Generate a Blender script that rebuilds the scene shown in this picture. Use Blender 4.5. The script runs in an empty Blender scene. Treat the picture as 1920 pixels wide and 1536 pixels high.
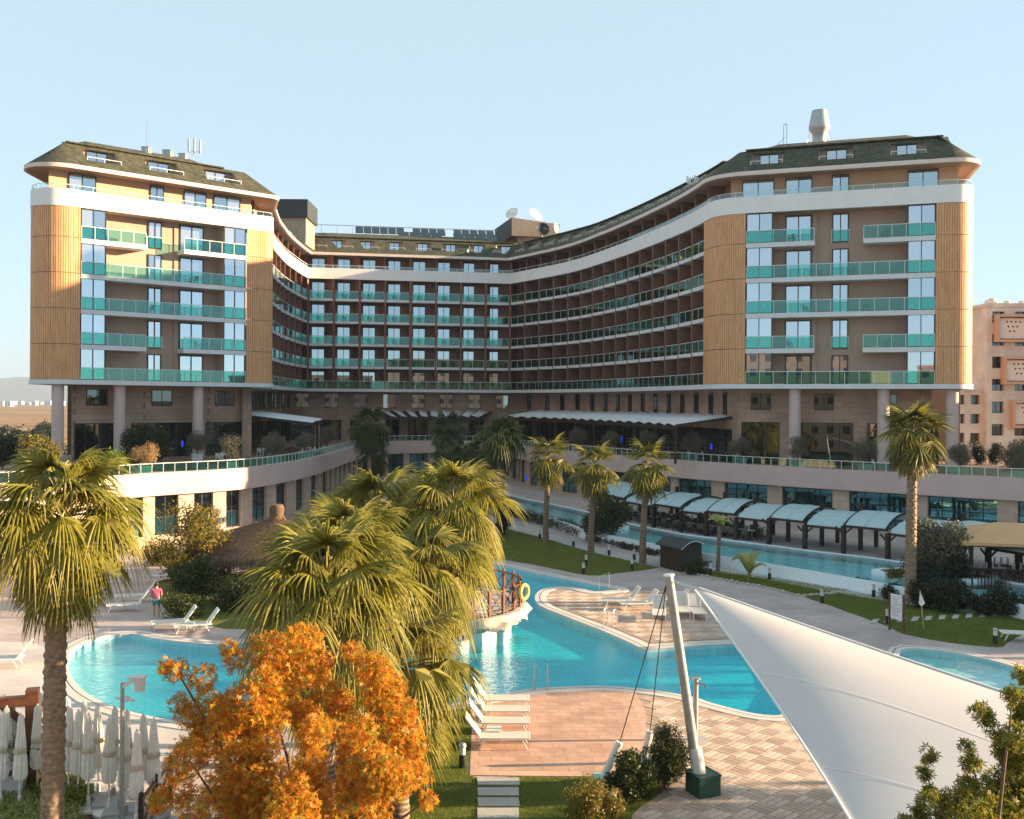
import bpy, bmesh, math, random
import numpy as np
from mathutils import Vector, Matrix
from mathutils.geometry import tessellate_polygon
PI = math.pi
RAD = math.radians
rnd = random.Random(11)
V = Vector
scn = bpy.context.scene
COL = scn.collection

# ---------------------------------------------------------------- camera, sky, sun, exposure
FPX, CAM_H, ROLL, HZ = 1900.0, 11.3, RAD(0.35), 754.5      # focal length in photo pixels, eye height, roll, horizon row
CR = V((math.cos(ROLL), 0, math.sin(ROLL)))
CU = V((-math.sin(ROLL), 0, math.cos(ROLL)))
CF = V((0, 1, 0))
cam_d = bpy.data.cameras.new('camera')
cam_d.sensor_fit = 'HORIZONTAL'
cam_d.sensor_width = 36.0
cam_d.lens = 36.0 * FPX / 1920.0
cam_d.shift_y = (HZ - 768.0) / 1920.0
cam_d.clip_start, cam_d.clip_end = 0.1, 30000.0
cam = bpy.data.objects.new('camera', cam_d)
COL.objects.link(cam)
cam.matrix_world = Matrix(((CR.x, CU.x, 0, 0), (CR.y, CU.y, -1, 0), (CR.z, CU.z, 0, CAM_H), (0, 0, 0, 1)))
scn.camera = cam

SUN_EL, SUN_AZ = RAD(12.0), RAD(3.0)                        # azimuth from +X towards +Y
world = bpy.data.worlds.new('World')
scn.world = world
world.use_nodes = True
wn = world.node_tree
bg = wn.nodes['Background']
sky = wn.nodes.new('ShaderNodeTexSky')
sky.sky_type = 'NISHITA'
sky.sun_disc = False
sky.sun_elevation = SUN_EL
sky.sun_rotation = RAD(90) - SUN_AZ
sky.altitude = 30
sky.air_density = 0.6
sky.dust_density = 0.0
sky.ozone_density = 3.0
veil = wn.nodes.new('ShaderNodeMix')                       # even thin high haze over the whole sky
veil.data_type = 'RGBA'
veil.inputs[0].default_value = 0.7
veil.inputs[7].default_value = (1.90, 2.42, 2.40, 1)
wn.links.new(sky.outputs[0], veil.inputs[6])
wn.links.new(veil.outputs[2], bg.inputs[0])
bg.inputs[1].default_value = 0.081
sun_d = bpy.data.lights.new('sun', 'SUN')
sun_d.energy = 5.0
sun_d.angle = RAD(0.6)
sun_d.color = (1.0, 0.72, 0.43)
sun = bpy.data.objects.new('sun', sun_d)
COL.objects.link(sun)
sdir = V((math.cos(SUN_EL) * math.cos(SUN_AZ), math.cos(SUN_EL) * math.sin(SUN_AZ), math.sin(SUN_EL)))
sun.rotation_euler = sdir.to_track_quat('Z', 'Y').to_euler()
sun.location = (60, 0, 60)
scn.view_settings.view_transform = 'Standard'
scn.view_settings.look = 'None'
scn.view_settings.gamma = 1
scn.view_settings.exposure = 2.25
scn.view_settings.use_curve_mapping = False
scn.render.engine = 'CYCLES'
scn.cycles.use_denoising = True
scn.cycles.denoising_prefilter = 'ACCURATE'
scn.cycles.max_bounces = 8
scn.cycles.transparent_max_bounces = 24
scn.cycles.caustics_reflective = False
scn.cycles.caustics_refractive = False
scn.cycles.sample_clamp_indirect = 6

# ---------------------------------------------------------------- pixel -> place
def ray(x, y):
    return CF + CR * ((x - 960) / FPX) - CU * ((y - HZ) / FPX)
def G(x, y, z=0.0):
    """point of the horizontal plane z seen at photo pixel (x, y)"""
    d = ray(x, y)
    t = (z - CAM_H) / d.z
    return V((d.x * t, d.y * t, z))
def AT(x, y, Y):
    d = ray(x, y)
    return V((d.x * Y, Y, CAM_H + d.z * Y))
def on_line(x, P, D, z=CAM_H):
    """point of the vertical plane through plan line P + t D that shows in pixel column x at height z"""
    k = (x - 960) / FPX
    c, s = math.cos(ROLL), math.sin(ROLL)
    t = (k * P[1] - P[0] * c - (z - CAM_H) * s) / (D[0] * c - k * D[1])
    return V((P[0] + t * D[0], P[1] + t * D[1], 0))

# ---------------------------------------------------------------- mesh builder
class MB:
    def __init__(s):
        s.v, s.f, s.m = [], [], []
    def add(s, vs, fs, mi=0):
        b = len(s.v)
        s.v += [tuple(p) for p in vs]
        for f in fs:
            s.f.append(tuple(b + i for i in f))
            s.m.append(mi)
        return s
    def poly(s, pts, mi=0):
        return s.add(pts, [tuple(range(len(pts)))], mi)
    def box(s, x0, x1, y0, y1, z0, z1, mi=0, M=None):
        vs = [V((x, y, z)) for z in (z0, z1) for y in (y0, y1) for x in (x0, x1)]
        if M is not None:
            vs = [M @ p for p in vs]
        return s.add(vs, [(0, 2, 3, 1), (4, 5, 7, 6), (0, 1, 5, 4), (2, 6, 7, 3), (0, 4, 6, 2), (1, 3, 7, 5)], mi)
    def bar(s, a, b, w, h=None, mi=0, up=None):
        a, b = V(a), V(b)
        h = w if h is None else h
        d = (b - a)
        L = d.length
        if L < 1e-6:
            return s
        d /= L
        up = V(up) if up else (V((0, 0, 1)) if abs(d.z) < .95 else V((0, 1, 0)))
        x = d.cross(up).normalized()
        y = x.cross(d)
        vs = [p + x * (i * w / 2) + y * (j * h / 2) for p in (a, b) for j in (-1, 1) for i in (-1, 1)]
        return s.add(vs, [(0, 1, 3, 2), (4, 6, 7, 5), (0, 4, 5, 1), (2, 3, 7, 6), (0, 2, 6, 4), (1, 5, 7, 3)], mi)
    def tube(s, pts, rad, n=8, mi=0, cap=True):
        pts = [V(p) for p in pts]
        if not isinstance(rad, (list, tuple)):
            rad = [rad] * len(pts)
        b = len(s.v)
        px = None
        for i, p in enumerate(pts):
            d = (pts[min(i + 1, len(pts) - 1)] - pts[max(i - 1, 0)]).normalized()
            if px is None:
                px = d.cross(V((0, 0, 1)) if abs(d.z) < .9 else V((1, 0, 0))).normalized()
            px = (px - d * px.dot(d)).normalized()
            py = d.cross(px)
            for k in range(n):
                a = 2 * PI * k / n
                s.v.append(tuple(p + (px * math.cos(a) + py * math.sin(a)) * rad[i]))
        for i in range(len(pts) - 1):
            for k in range(n):
                q = b + i * n
                s.f.append((q + k, q + (k + 1) % n, q + n + (k + 1) % n, q + n + k))
                s.m.append(mi)
        if cap:
            s.f.append(tuple(b + k for k in reversed(range(n))))
            s.m.append(mi)
            q = b + (len(pts) - 1) * n
            s.f.append(tuple(q + k for k in range(n)))
            s.m.append(mi)
        return s
    def lathe(s, prof, n=16, mi=0, c=(0, 0, 0), a0=0, a1=2 * PI):
        b = len(s.v)
        full = abs(a1 - a0 - 2 * PI) < 1e-6
        m = n if full else n + 1
        for r, z in prof:
            for k in range(m):
                a = a0 + (a1 - a0) * k / n
                s.v.append((c[0] + r * math.cos(a), c[1] + r * math.sin(a), c[2] + z))
        for i in range(len(prof) - 1):
            for k in range(n):
                k2 = (k + 1) % m
                s.f.append((b + i * m + k, b + i * m + k2, b + (i + 1) * m + k2, b + (i + 1) * m + k))
                s.m.append(mi)
        return s
    def prism(s, poly, z0, z1, mi=0, top=None, bottom=True):
        n = len(poly)
        ar = sum(poly[i][0] * poly[(i + 1) % n][1] - poly[(i + 1) % n][0] * poly[i][1] for i in range(n))
        if ar < 0:
            poly = poly[::-1]
        b = len(s.v)
        s.v += [(p[0], p[1], z0) for p in poly] + [(p[0], p[1], z1) for p in poly]
        for i in range(n):
            j = (i + 1) % n
            s.f.append((b + i, b + j, b + n + j, b + n + i))
            s.m.append(mi)
        for t in tessellate_polygon([[V((p[0], p[1], 0)) for p in poly]]):
            a, c, d = [poly[k] for k in t]
            if (c[0] - a[0]) * (d[1] - a[1]) - (c[1] - a[1]) * (d[0] - a[0]) < 0:
                t = t[::-1]
            s.f.append(tuple(b + n + k for k in t))
            s.m.append(mi if top is None else top)
            if bottom:
                s.f.append(tuple(b + k for k in t[::-1]))
                s.m.append(mi)
        return s
    def sheet(s, outer, holes=(), z=0.0, mi=0):
        loops = [[V((p[0], p[1], 0)) for p in outer]] + [[V((p[0], p[1], 0)) for p in h] for h in holes]
        flat = [p for l in loops for p in l]
        b = len(s.v)
        s.v += [(p.x, p.y, z) for p in flat]
        for t in tessellate_polygon(loops):
            a, c, d = [flat[k] for k in t]
            if (c.x - a.x) * (d.y - a.y) - (c.y - a.y) * (d.x - a.x) < 0:
                t = t[::-1]
            s.f.append(tuple(b + k for k in t))
            s.m.append(mi)
        return s
    def strip(s, A, B, mi=0, close=False):
        n = len(A)
        b = len(s.v)
        s.v += [tuple(p) for p in A] + [tuple(p) for p in B]
        for i in range(n if close else n - 1):
            j = (i + 1) % n
            s.f.append((b + i, b + j, b + n + j, b + n + i))
            s.m.append(mi)
        return s
    def mesh(s, name, mats, smooth=False):
        me = bpy.data.meshes.new(name)
        me.from_pydata(s.v, [], s.f)
        for m in (mats if isinstance(mats, (list, tuple)) else [mats]):
            me.materials.append(M[m] if isinstance(m, str) else m)
        if any(s.m):
            me.polygons.foreach_set('material_index', s.m)
        if smooth:
            me.polygons.foreach_set('use_smooth', [True] * len(me.polygons))
            if smooth != 'all':
                me.set_sharp_from_angle(angle=RAD(38))
        me.update()
        return me

def tag(o, label=None, cat=None, group=None, kind=None):
    if label: o['label'] = label
    if cat: o['category'] = cat
    if group: o['group'] = group
    if kind: o['kind'] = kind
    return o
def ob(name, me, parent=None, loc=(0, 0, 0), rz=0.0, scale=None, rot=None):
    o = bpy.data.objects.new(name, me)
    COL.objects.link(o)
    o.location = loc
    o.rotation_euler = rot if rot is not None else (0, 0, rz)
    if scale is not None:
        o.scale = (scale,) * 3 if not isinstance(scale, (tuple, list)) else scale
    if parent is not None:
        o.parent = parent
    return o
def thing(name, label, cat, loc=(0, 0, 0), rz=0.0, group=None):
    o = ob(name, None, None, loc, rz)
    o.empty_display_size = .3
    return tag(o, label, cat, group)
def part(root, name, me, loc=(0, 0, 0), rz=0.0, **k):
    """child of an unrotated root, given in world coordinates"""
    return ob(name, me, root, V(loc) - root.location, rz, **k)
def solo(name, me, label, cat, loc=(0, 0, 0), rz=0.0, group=None):
    return tag(ob(name, me, None, loc, rz), label, cat, group)
def struct(name, me, loc=(0, 0, 0)):
    return tag(ob(name, me, None, loc), kind='structure')
def copy_tree(o, loc, rz=0.0, label=None, parent=None, scale=None):
    c = o.copy()
    COL.objects.link(c)
    if parent is not None:
        c.parent = parent
    elif loc is not None:
        c.location = loc
        c.rotation_euler = (0, 0, rz)
        if scale: c.scale = (scale,) * 3
    if label: c['label'] = label
    for ch in o.children:
        copy_tree(ch, None, parent=c)
    return c
_mc = {}
def cached(key, fn):
    if key not in _mc:
        _mc[key] = fn()
    return _mc[key]

# ---------------------------------------------------------------- materials
M = {}
def new_mat(name):
    m = bpy.data.materials.new(name)
    m.use_nodes = True
    M[name] = m
    return m, m.node_tree, m.node_tree.nodes['Principled BSDF']
def nd(nt, t, **kw):
    n = nt.nodes.new(t)
    for k, v in kw.items():
        if k.startswith('i_'):
            n.inputs[k[2:]].default_value = v
        else:
            setattr(n, k, v)
    return n
def rgb(c):
    return (c[0], c[1], c[2], 1)
def coords(nt, obj=True):
    tc = nd(nt, 'ShaderNodeTexCoord')
    return tc.outputs['Object']
def mapping(nt, vec, scale=(1, 1, 1), rot=(0, 0, 0), loc=(0, 0, 0)):
    mp = nd(nt, 'ShaderNodeMapping')
    mp.inputs['Scale'].default_value = scale
    mp.inputs['Rotation'].default_value = rot
    mp.inputs['Location'].default_value = loc
    nt.links.new(vec, mp.inputs[0])
    return mp.outputs[0]
def noise_ramp(nt, vec, scale, c0, c1, lo=.3, hi=.7, detail=4, rough=.6):
    n = nd(nt, 'ShaderNodeTexNoise')
    n.inputs['Scale'].default_value = scale
    n.inputs['Detail'].default_value = detail
    n.inputs['Roughness'].default_value = rough
    nt.links.new(vec, n.inputs['Vector'])
    r = nd(nt, 'ShaderNodeValToRGB')
    r.color_ramp.elements[0].position, r.color_ramp.elements[1].position = lo, hi
    r.color_ramp.elements[0].color, r.color_ramp.elements[1].color = rgb(c0), rgb(c1)
    nt.links.new(n.outputs['Fac'], r.inputs[0])
    return r.outputs[0], n.outputs['Fac']
def mixc(nt, fac, a, b, mode='MIX'):
    m = nd(nt, 'ShaderNodeMix', data_type='RGBA', blend_type=mode)
    for sock, val in ((m.inputs[0], fac), (m.inputs[6], a), (m.inputs[7], b)):
        if hasattr(val, 'links'):
            nt.links.new(val, sock)
        elif isinstance(val, (int, float)):
            sock.default_value = val
        else:
            sock.default_value = rgb(val)
    return m.outputs[2]
def bump(nt, bs, h, strength=.3, dist=.02):
    b = nd(nt, 'ShaderNodeBump')
    b.inputs['Strength'].default_value = strength
    b.inputs['Distance'].default_value = dist
    nt.links.new(h, b.inputs['Height'])
    nt.links.new(b.outputs[0], bs.inputs['Normal'])
def plain(name, c, rough=.6, metal=0.0, var=.12, scale=1.3, fine=0.0, spec=.35):
    """painted or coated surface with slight large-scale unevenness and fine relief"""
    m, nt, bs = new_mat(name)
    vec = coords(nt)
    col, fac = noise_ramp(nt, vec, scale, [x * (1 - var) for x in c], [min(1, x * (1 + var)) for x in c], .25, .75)
    nt.links.new(col, bs.inputs['Base Color'])
    bs.inputs['Roughness'].default_value = rough
    bs.inputs['Metallic'].default_value = metal
    bs.inputs['Specular IOR Level'].default_value = spec
    if fine:
        _, f2 = noise_ramp(nt, vec, 40, (0, 0, 0), (1, 1, 1))
        bump(nt, bs, f2, fine, .01)
    return m
def leafmat(name, cols, trans=.35, rough=.45, island=True, spreadw=1.0):
    """foliage: colour differs from leaf to leaf; lets some light through"""
    m, nt, bs = new_mat(name)
    g = nd(nt, 'ShaderNodeNewGeometry')
    r = nd(nt, 'ShaderNodeValToRGB')
    el = r.color_ramp.elements
    el[0].position, el[1].position = 0, 1
    el[0].color, el[1].color = rgb(cols[0]), rgb(cols[-1])
    for i, c in enumerate(cols[1:-1]):
        e = el.new((i + 1) / (len(cols) - 1))
        e.color = rgb(c)
    if island:
        oi = nd(nt, 'ShaderNodeObjectInfo')
        ad = nd(nt, 'ShaderNodeMath', operation='ADD')
        fr = nd(nt, 'ShaderNodeMath', operation='FRACT')
        sc_i = nd(nt, 'ShaderNodeMath', operation='MULTIPLY')
        sc_i.inputs[1].default_value = spreadw
        nt.links.new(g.outputs['Random Per Island'], sc_i.inputs[0])
        nt.links.new(sc_i.outputs[0], ad.inputs[0])
        nt.links.new(oi.outputs['Random'], ad.inputs[1])
        nt.links.new(ad.outputs[0], fr.inputs[0])
        nt.links.new(fr.outputs[0], r.inputs[0])
    else:
        vec = coords(nt)
        n = nd(nt, 'ShaderNodeTexNoise', i_Scale=6.0)
        nt.links.new(vec, n.inputs['Vector'])
        nt.links.new(n.outputs['Fac'], r.inputs[0])
    nt.links.new(r.outputs[0], bs.inputs['Base Color'])
    bs.inputs['Roughness'].default_value = rough
    bs.inputs['Specular IOR Level'].default_value = .3
    tr = nd(nt, 'ShaderNodeBsdfTranslucent')
    nt.links.new(r.outputs[0], tr.inputs[0])
    mx = nd(nt, 'ShaderNodeMixShader')
    mx.inputs[0].default_value = trans
    nt.links.new(bs.outputs[0], mx.inputs[1])
    nt.links.new(tr.outputs[0], mx.inputs[2])
    nt.links.new(mx.outputs[0], nt.nodes['Material Output'].inputs[0])
    return m
def schlick(nt, f0, normal=None, top=1.0):
    """mirror share by viewing angle, the same from both sides of the surface"""
    lw = nd(nt, 'ShaderNodeLayerWeight', i_Blend=.5)
    if normal is not None:
        nt.links.new(normal, lw.inputs['Normal'])
    pw = nd(nt, 'ShaderNodeMath', operation='POWER')
    pw.inputs[1].default_value = 5
    nt.links.new(lw.outputs['Facing'], pw.inputs[0])
    mr = nd(nt, 'ShaderNodeMapRange')
    mr.inputs['To Min'].default_value = f0
    mr.inputs['To Max'].default_value = top
    nt.links.new(pw.outputs[0], mr.inputs['Value'])
    return mr
def glassmat(name, tint, gloss=.12, rough=.02, gcol=(.9, 1, 1)):
    """thin tinted glass: see-through tint plus a mirror coat"""
    m, nt, bs = new_mat(name)
    nt.nodes.remove(bs)
    t = nd(nt, 'ShaderNodeBsdfTransparent')
    t.inputs[0].default_value = rgb(tint)
    g = nd(nt, 'ShaderNodeBsdfGlossy')
    g.inputs['Color'].default_value = rgb(gcol)
    g.inputs['Roughness'].default_value = rough
    mr = schlick(nt, gloss, None, .9)
    mx = nd(nt, 'ShaderNodeMixShader')
    nt.links.new(mr.outputs[0], mx.inputs[0])
    nt.links.new(t.outputs[0], mx.inputs[1])
    nt.links.new(g.outputs[0], mx.inputs[2])
    nt.links.new(mx.outputs[0], nt.nodes['Material Output'].inputs[0])
    return m
def panemat(name, refl, base, curtain=.5, tint=(.8, .9, .95)):
    """window pane: mirror coat over a dim room, some with curtains drawn"""
    m, nt, bs = new_mat(name)
    oi = nd(nt, 'ShaderNodeObjectInfo')
    vec = coords(nt)
    w = nd(nt, 'ShaderNodeTexWave', wave_type='BANDS', bands_direction='X')
    w.inputs['Scale'].default_value = 3.2
    w.inputs['Distortion'].default_value = 1.5
    nt.links.new(vec, w.inputs['Vector'])
    cur = mixc(nt, w.outputs['Fac'], (.16, .15, .14), (.30, .29, .27))
    gt = nd(nt, 'ShaderNodeMath', operation='GREATER_THAN')
    gt.inputs[1].default_value = 1 - curtain
    nt.links.new(oi.outputs['Random'], gt.inputs[0])
    c = mixc(nt, gt.outputs[0], base, cur)
    nt.links.new(c, bs.inputs['Base Color'])
    bs.inputs['Roughness'].default_value = .8
    bs.inputs['Specular IOR Level'].default_value = 0
    g = nd(nt, 'ShaderNodeBsdfGlossy')
    g.inputs['Color'].default_value = rgb(tint)
    g.inputs['Roughness'].default_value = .015
    mr = schlick(nt, refl, None, .95)
    mx = nd(nt, 'ShaderNodeMixShader')
    nt.links.new(mr.outputs[0], mx.inputs[0])
    nt.links.new(bs.outputs[0], mx.inputs[1])
    nt.links.new(g.outputs[0], mx.inputs[2])
    nt.links.new(mx.outputs[0], nt.nodes['Material Output'].inputs[0])
    return m
def stone(name, c0, c1, cm, bw, bh, mortar=.008, offset=.5, rough=.75, rot=(0, 0, 0), bumps=.2, wear=.25, plan=False):
    """coursed stone or tiles: brick layout in metres plus stains. Walls use (x+y, z), floors (x, y)."""
    m, nt, bs = new_mat(name)
    vec = coords(nt)
    if not plan:
        sp = nd(nt, 'ShaderNodeSeparateXYZ')
        nt.links.new(vec, sp.inputs[0])
        ad = nd(nt, 'ShaderNodeMath', operation='SUBTRACT')
        nt.links.new(sp.outputs[0], ad.inputs[0])
        nt.links.new(sp.outputs[1], ad.inputs[1])
        cb = nd(nt, 'ShaderNodeCombineXYZ')
        nt.links.new(ad.outputs[0], cb.inputs[0])
        nt.links.new(sp.outputs[2], cb.inputs[1])
        bv = cb.outputs[0]
    else:
        bv = mapping(nt, vec, rot=rot)
    br = nd(nt, 'ShaderNodeTexBrick')
    br.offset = offset
    br.inputs['Scale'].default_value = 1
    br.inputs['Brick Width'].default_value = bw
    br.inputs['Row Height'].default_value = bh
    br.inputs['Mortar Size'].default_value = mortar
    br.inputs['Color1'].default_value = rgb(c0)
    br.inputs['Color2'].default_value = rgb(c1)
    br.inputs['Mortar'].default_value = rgb(cm)
    nt.links.new(bv, br.inputs['Vector'])
    st, fac = noise_ramp(nt, vec, .35, (1 - wear,) * 3, (1 + wear * .5,) * 3, .3, .7, 6)
    col = mixc(nt, 1.0, br.outputs[0], st, 'MULTIPLY')
    st2, f2 = noise_ramp(nt, vec, 9, (.86,) * 3, (1.1,) * 3, .3, .7, 5)
    col = mixc(nt, 1.0, col, st2, 'MULTIPLY')
    nt.links.new(col, bs.inputs['Base Color'])
    bs.inputs['Roughness'].default_value = rough
    bs.inputs['Specular IOR Level'].default_value = .3
    bump(nt, bs, f2, bumps, .01)
    return m

plain('white_paint', (.78, .76, .74), .55, var=.05, scale=.6, fine=.05)
plain('slab_white', (.66, .66, .66), .6, var=.07, scale=.8, fine=.05)
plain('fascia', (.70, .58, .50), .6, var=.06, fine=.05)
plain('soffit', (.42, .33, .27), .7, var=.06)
plain('brown_fin', (.21, .095, .066), .55, var=.2, scale=.7)
plain('brown_wall', (.22, .112, .08), .65, var=.2, scale=.6, fine=.1)
plain('taupe_wall', (.40, .27, .205), .7, var=.1, scale=.5, fine=.1)
plain('tan_wall', (.50, .315, .20), .7, var=.08, scale=.5, fine=.1)
plain('podium_paint', (.57, .43, .39), .75, var=.08, scale=.4, fine=.08)
plain('dark_metal', (.022, .024, .026), .4, var=.1)
plain('roof_box_dark', (.035, .042, .045), .6)
plain('roof_box_tan', (.40, .30, .22), .7)
plain('steel', (.55, .55, .54), .3, metal=.9, var=.08)
plain('galvanised', (.40, .41, .40), .42, metal=.55, var=.15, scale=3)
plain('white_metal', (.75, .74, .72), .4, var=.05)
plain('dark_wood', (.032, .018, .012), .5, var=.3, scale=4, fine=.2)
plain('red_wood', (.14, .055, .028), .5, var=.35, scale=3, fine=.2)
plain('dark_int', (.012, .012, .013), .8)
plain('dish_white', (.74, .70, .66), .5)
plain('green_box', (.018, .075, .05), .35, var=.15, spec=.5)
plain('dark_green', (.02, .06, .045), .4)
plain('planter_white', (.62, .60, .57), .6, fine=.05)
plain('teal_planter', (.25, .48, .44), .5)
plain('cane', (.52, .42, .30), .6)
plain('canvas_white', (.66, .58, .48), .8, var=.08, scale=5)
plain('umbrella_cloth', (.86, .82, .75), .85, var=.1, scale=6, fine=.2)
plain('lounger_mesh', (.60, .56, .50), .7, var=.04)
plain('concrete', (.40, .38, .36), .8, var=.12, scale=.8, fine=.2)
plain('lounger_white', (.80, .77, .72), .45, var=.04)
plain('yellow_ring', (.75, .55, .10), .5)
plain('mosaic_white', (.78, .86, .90), .35, var=.08, scale=8)
plain('rock', (.46, .41, .34), .85, var=.25, scale=2.2, fine=.5)
plain('skin', (.50, .30, .20), .5)
plain('pink_shirt', (.55, .10, .18), .8)
plain('blue_shorts', (.05, .22, .28), .8)
plain('hair', (.03, .02, .015), .6)
plain('coping', (.66, .58, .53), .6, var=.08, scale=2, fine=.1)
plain('black_line', (.02, .022, .025), .4)
plain('path_concrete', (.44, .42, .40), .8, var=.1, scale=.9, fine=.2)
plain('awning_white', (.74, .75, .77), .6)
plain('sign_board', (.72, .74, .76), .4)
plain('bark', (.15, .10, .07), .9, var=.35, scale=6, fine=.6)
plain('straw_base', (.13, .082, .052), .95, var=.3, scale=5)
plain('cushion', (.10, .085, .07), .9)
plain('ink', (.03, .05, .08), .5)
plain('blue_lamp', (.0, .06, .6), .3)
M['blue_lamp'].node_tree.nodes['Principled BSDF'].inputs['Emission Color'].default_value = (.01, .06, 1, 1)
M['blue_lamp'].node_tree.nodes['Principled BSDF'].inputs['Emission Strength'].default_value = .12
plain('cloth_awning', (.60, .36, .18), .85, var=.05)
stone('stone_wall', (.42, .27, .19), (.50, .335, .245), (.28, .18, .135), 1.1, .55, .012)
stone('stone_light', (.55, .40, .30), (.60, .45, .34), (.36, .26, .2), .9, .6, .012)
stone('plaza_tile', (.60, .37, .27), (.66, .43, .32), (.42, .27, .2), .8, .4, .006, plan=True, bumps=.15)
stone('paver', (.60, .42, .33), (.66, .47, .37), (.40, .27, .2), .5, .5, .0, plan=True)
stone('walkway', (.44, .36, .34), (.50, .41, .385), (.33, .27, .25), .6, .3, .008, plan=True, rot=(0, 0, .4))
stone('deck_pale', (.56, .50, .47), (.62, .55, .51), (.46, .41, .38), 1.2, .6, .008, plan=True, rot=(0, 0, .3))
stone('terrace_floor', (.28, .19, .14), (.33, .23, .17), (.2, .14, .1), .6, .6, .01, plan=True)
stone('tan_render', (.60, .53, .46), (.62, .55, .48), (.54, .48, .42), 3, 3, .004)
glassmat('balcony_glass', (.50, .83, .77), .07, .02, (.75, 1, .95))
glassmat('rail_glass', (.50, .80, .74), .07, .02)
glassmat('clear_glass', (.85, .95, .93), .06, .02)
panemat('pane_room', .50, (.02, .022, .025), .55)
panemat('pane_tower', .55, (.05, .05, .05), .6, (.86, .9, .94))
panemat('pane_dim', .28, (.015, .02, .022), .4)
panemat('pane_dark', .12, (.006, .008, .009), .0)
panemat('pane_teal', .30, (.01, .03, .035), .0, (.35, .8, .85))
leafmat('palm_leaf', [(.10, .125, .018), (.17, .18, .028), (.07, .10, .016), (.22, .20, .035), (.13, .15, .02)], .42)
leafmat('palm_shade', [(.045, .065, .016), (.07, .09, .022), (.035, .055, .014)], .3)  # shaded copy of the palm leaf, shade put into the colour
leafmat('palm_dead', [(.30, .20, .08), (.22, .14, .055), (.36, .26, .11)], .3)
leafmat('autumn_leaf', [(.62, .23, .018), (.66, .34, .025), (.54, .13, .014), (.62, .40, .04), (.24, .26, .03), (.50, .09, .014), (.64, .30, .022), (.16, .20, .025), (.66, .36, .03), (.56, .16, .016)], .45)
leafmat('maple_green', [(.14, .17, .02), (.20, .21, .03), (.09, .12, .015), (.30, .22, .035), (.17, .18, .02)], .45)
leafmat('shrub_leaf', [(.035, .055, .014), (.06, .08, .02), (.025, .04, .01), (.09, .10, .025)], .3)
leafmat('shrub_gold', [(.22, .17, .03), (.14, .14, .025), (.30, .20, .04), (.10, .11, .02)], .4)
leafmat('olive_leaf', [(.17, .16, .105), (.22, .20, .13), (.12, .125, .08)], .35)
leafmat('dry_bush', [(.42, .27, .12), (.34, .21, .09), (.5, .34, .17)], .35)
leafmat('grass_blade', [(.14, .19, .014), (.20, .24, .02), (.10, .14, .012)], .35)
leafmat('variegated', [(.28, .32, .06), (.46, .43, .16), (.18, .24, .04)], .4)
leafmat('dark_leaf', [(.018, .032, .012), (.03, .045, .018), (.012, .024, .01)], .25)
leafmat('straw', [(.20, .125, .075), (.14, .085, .05), (.27, .17, .10), (.10, .062, .04)], .2)

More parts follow.
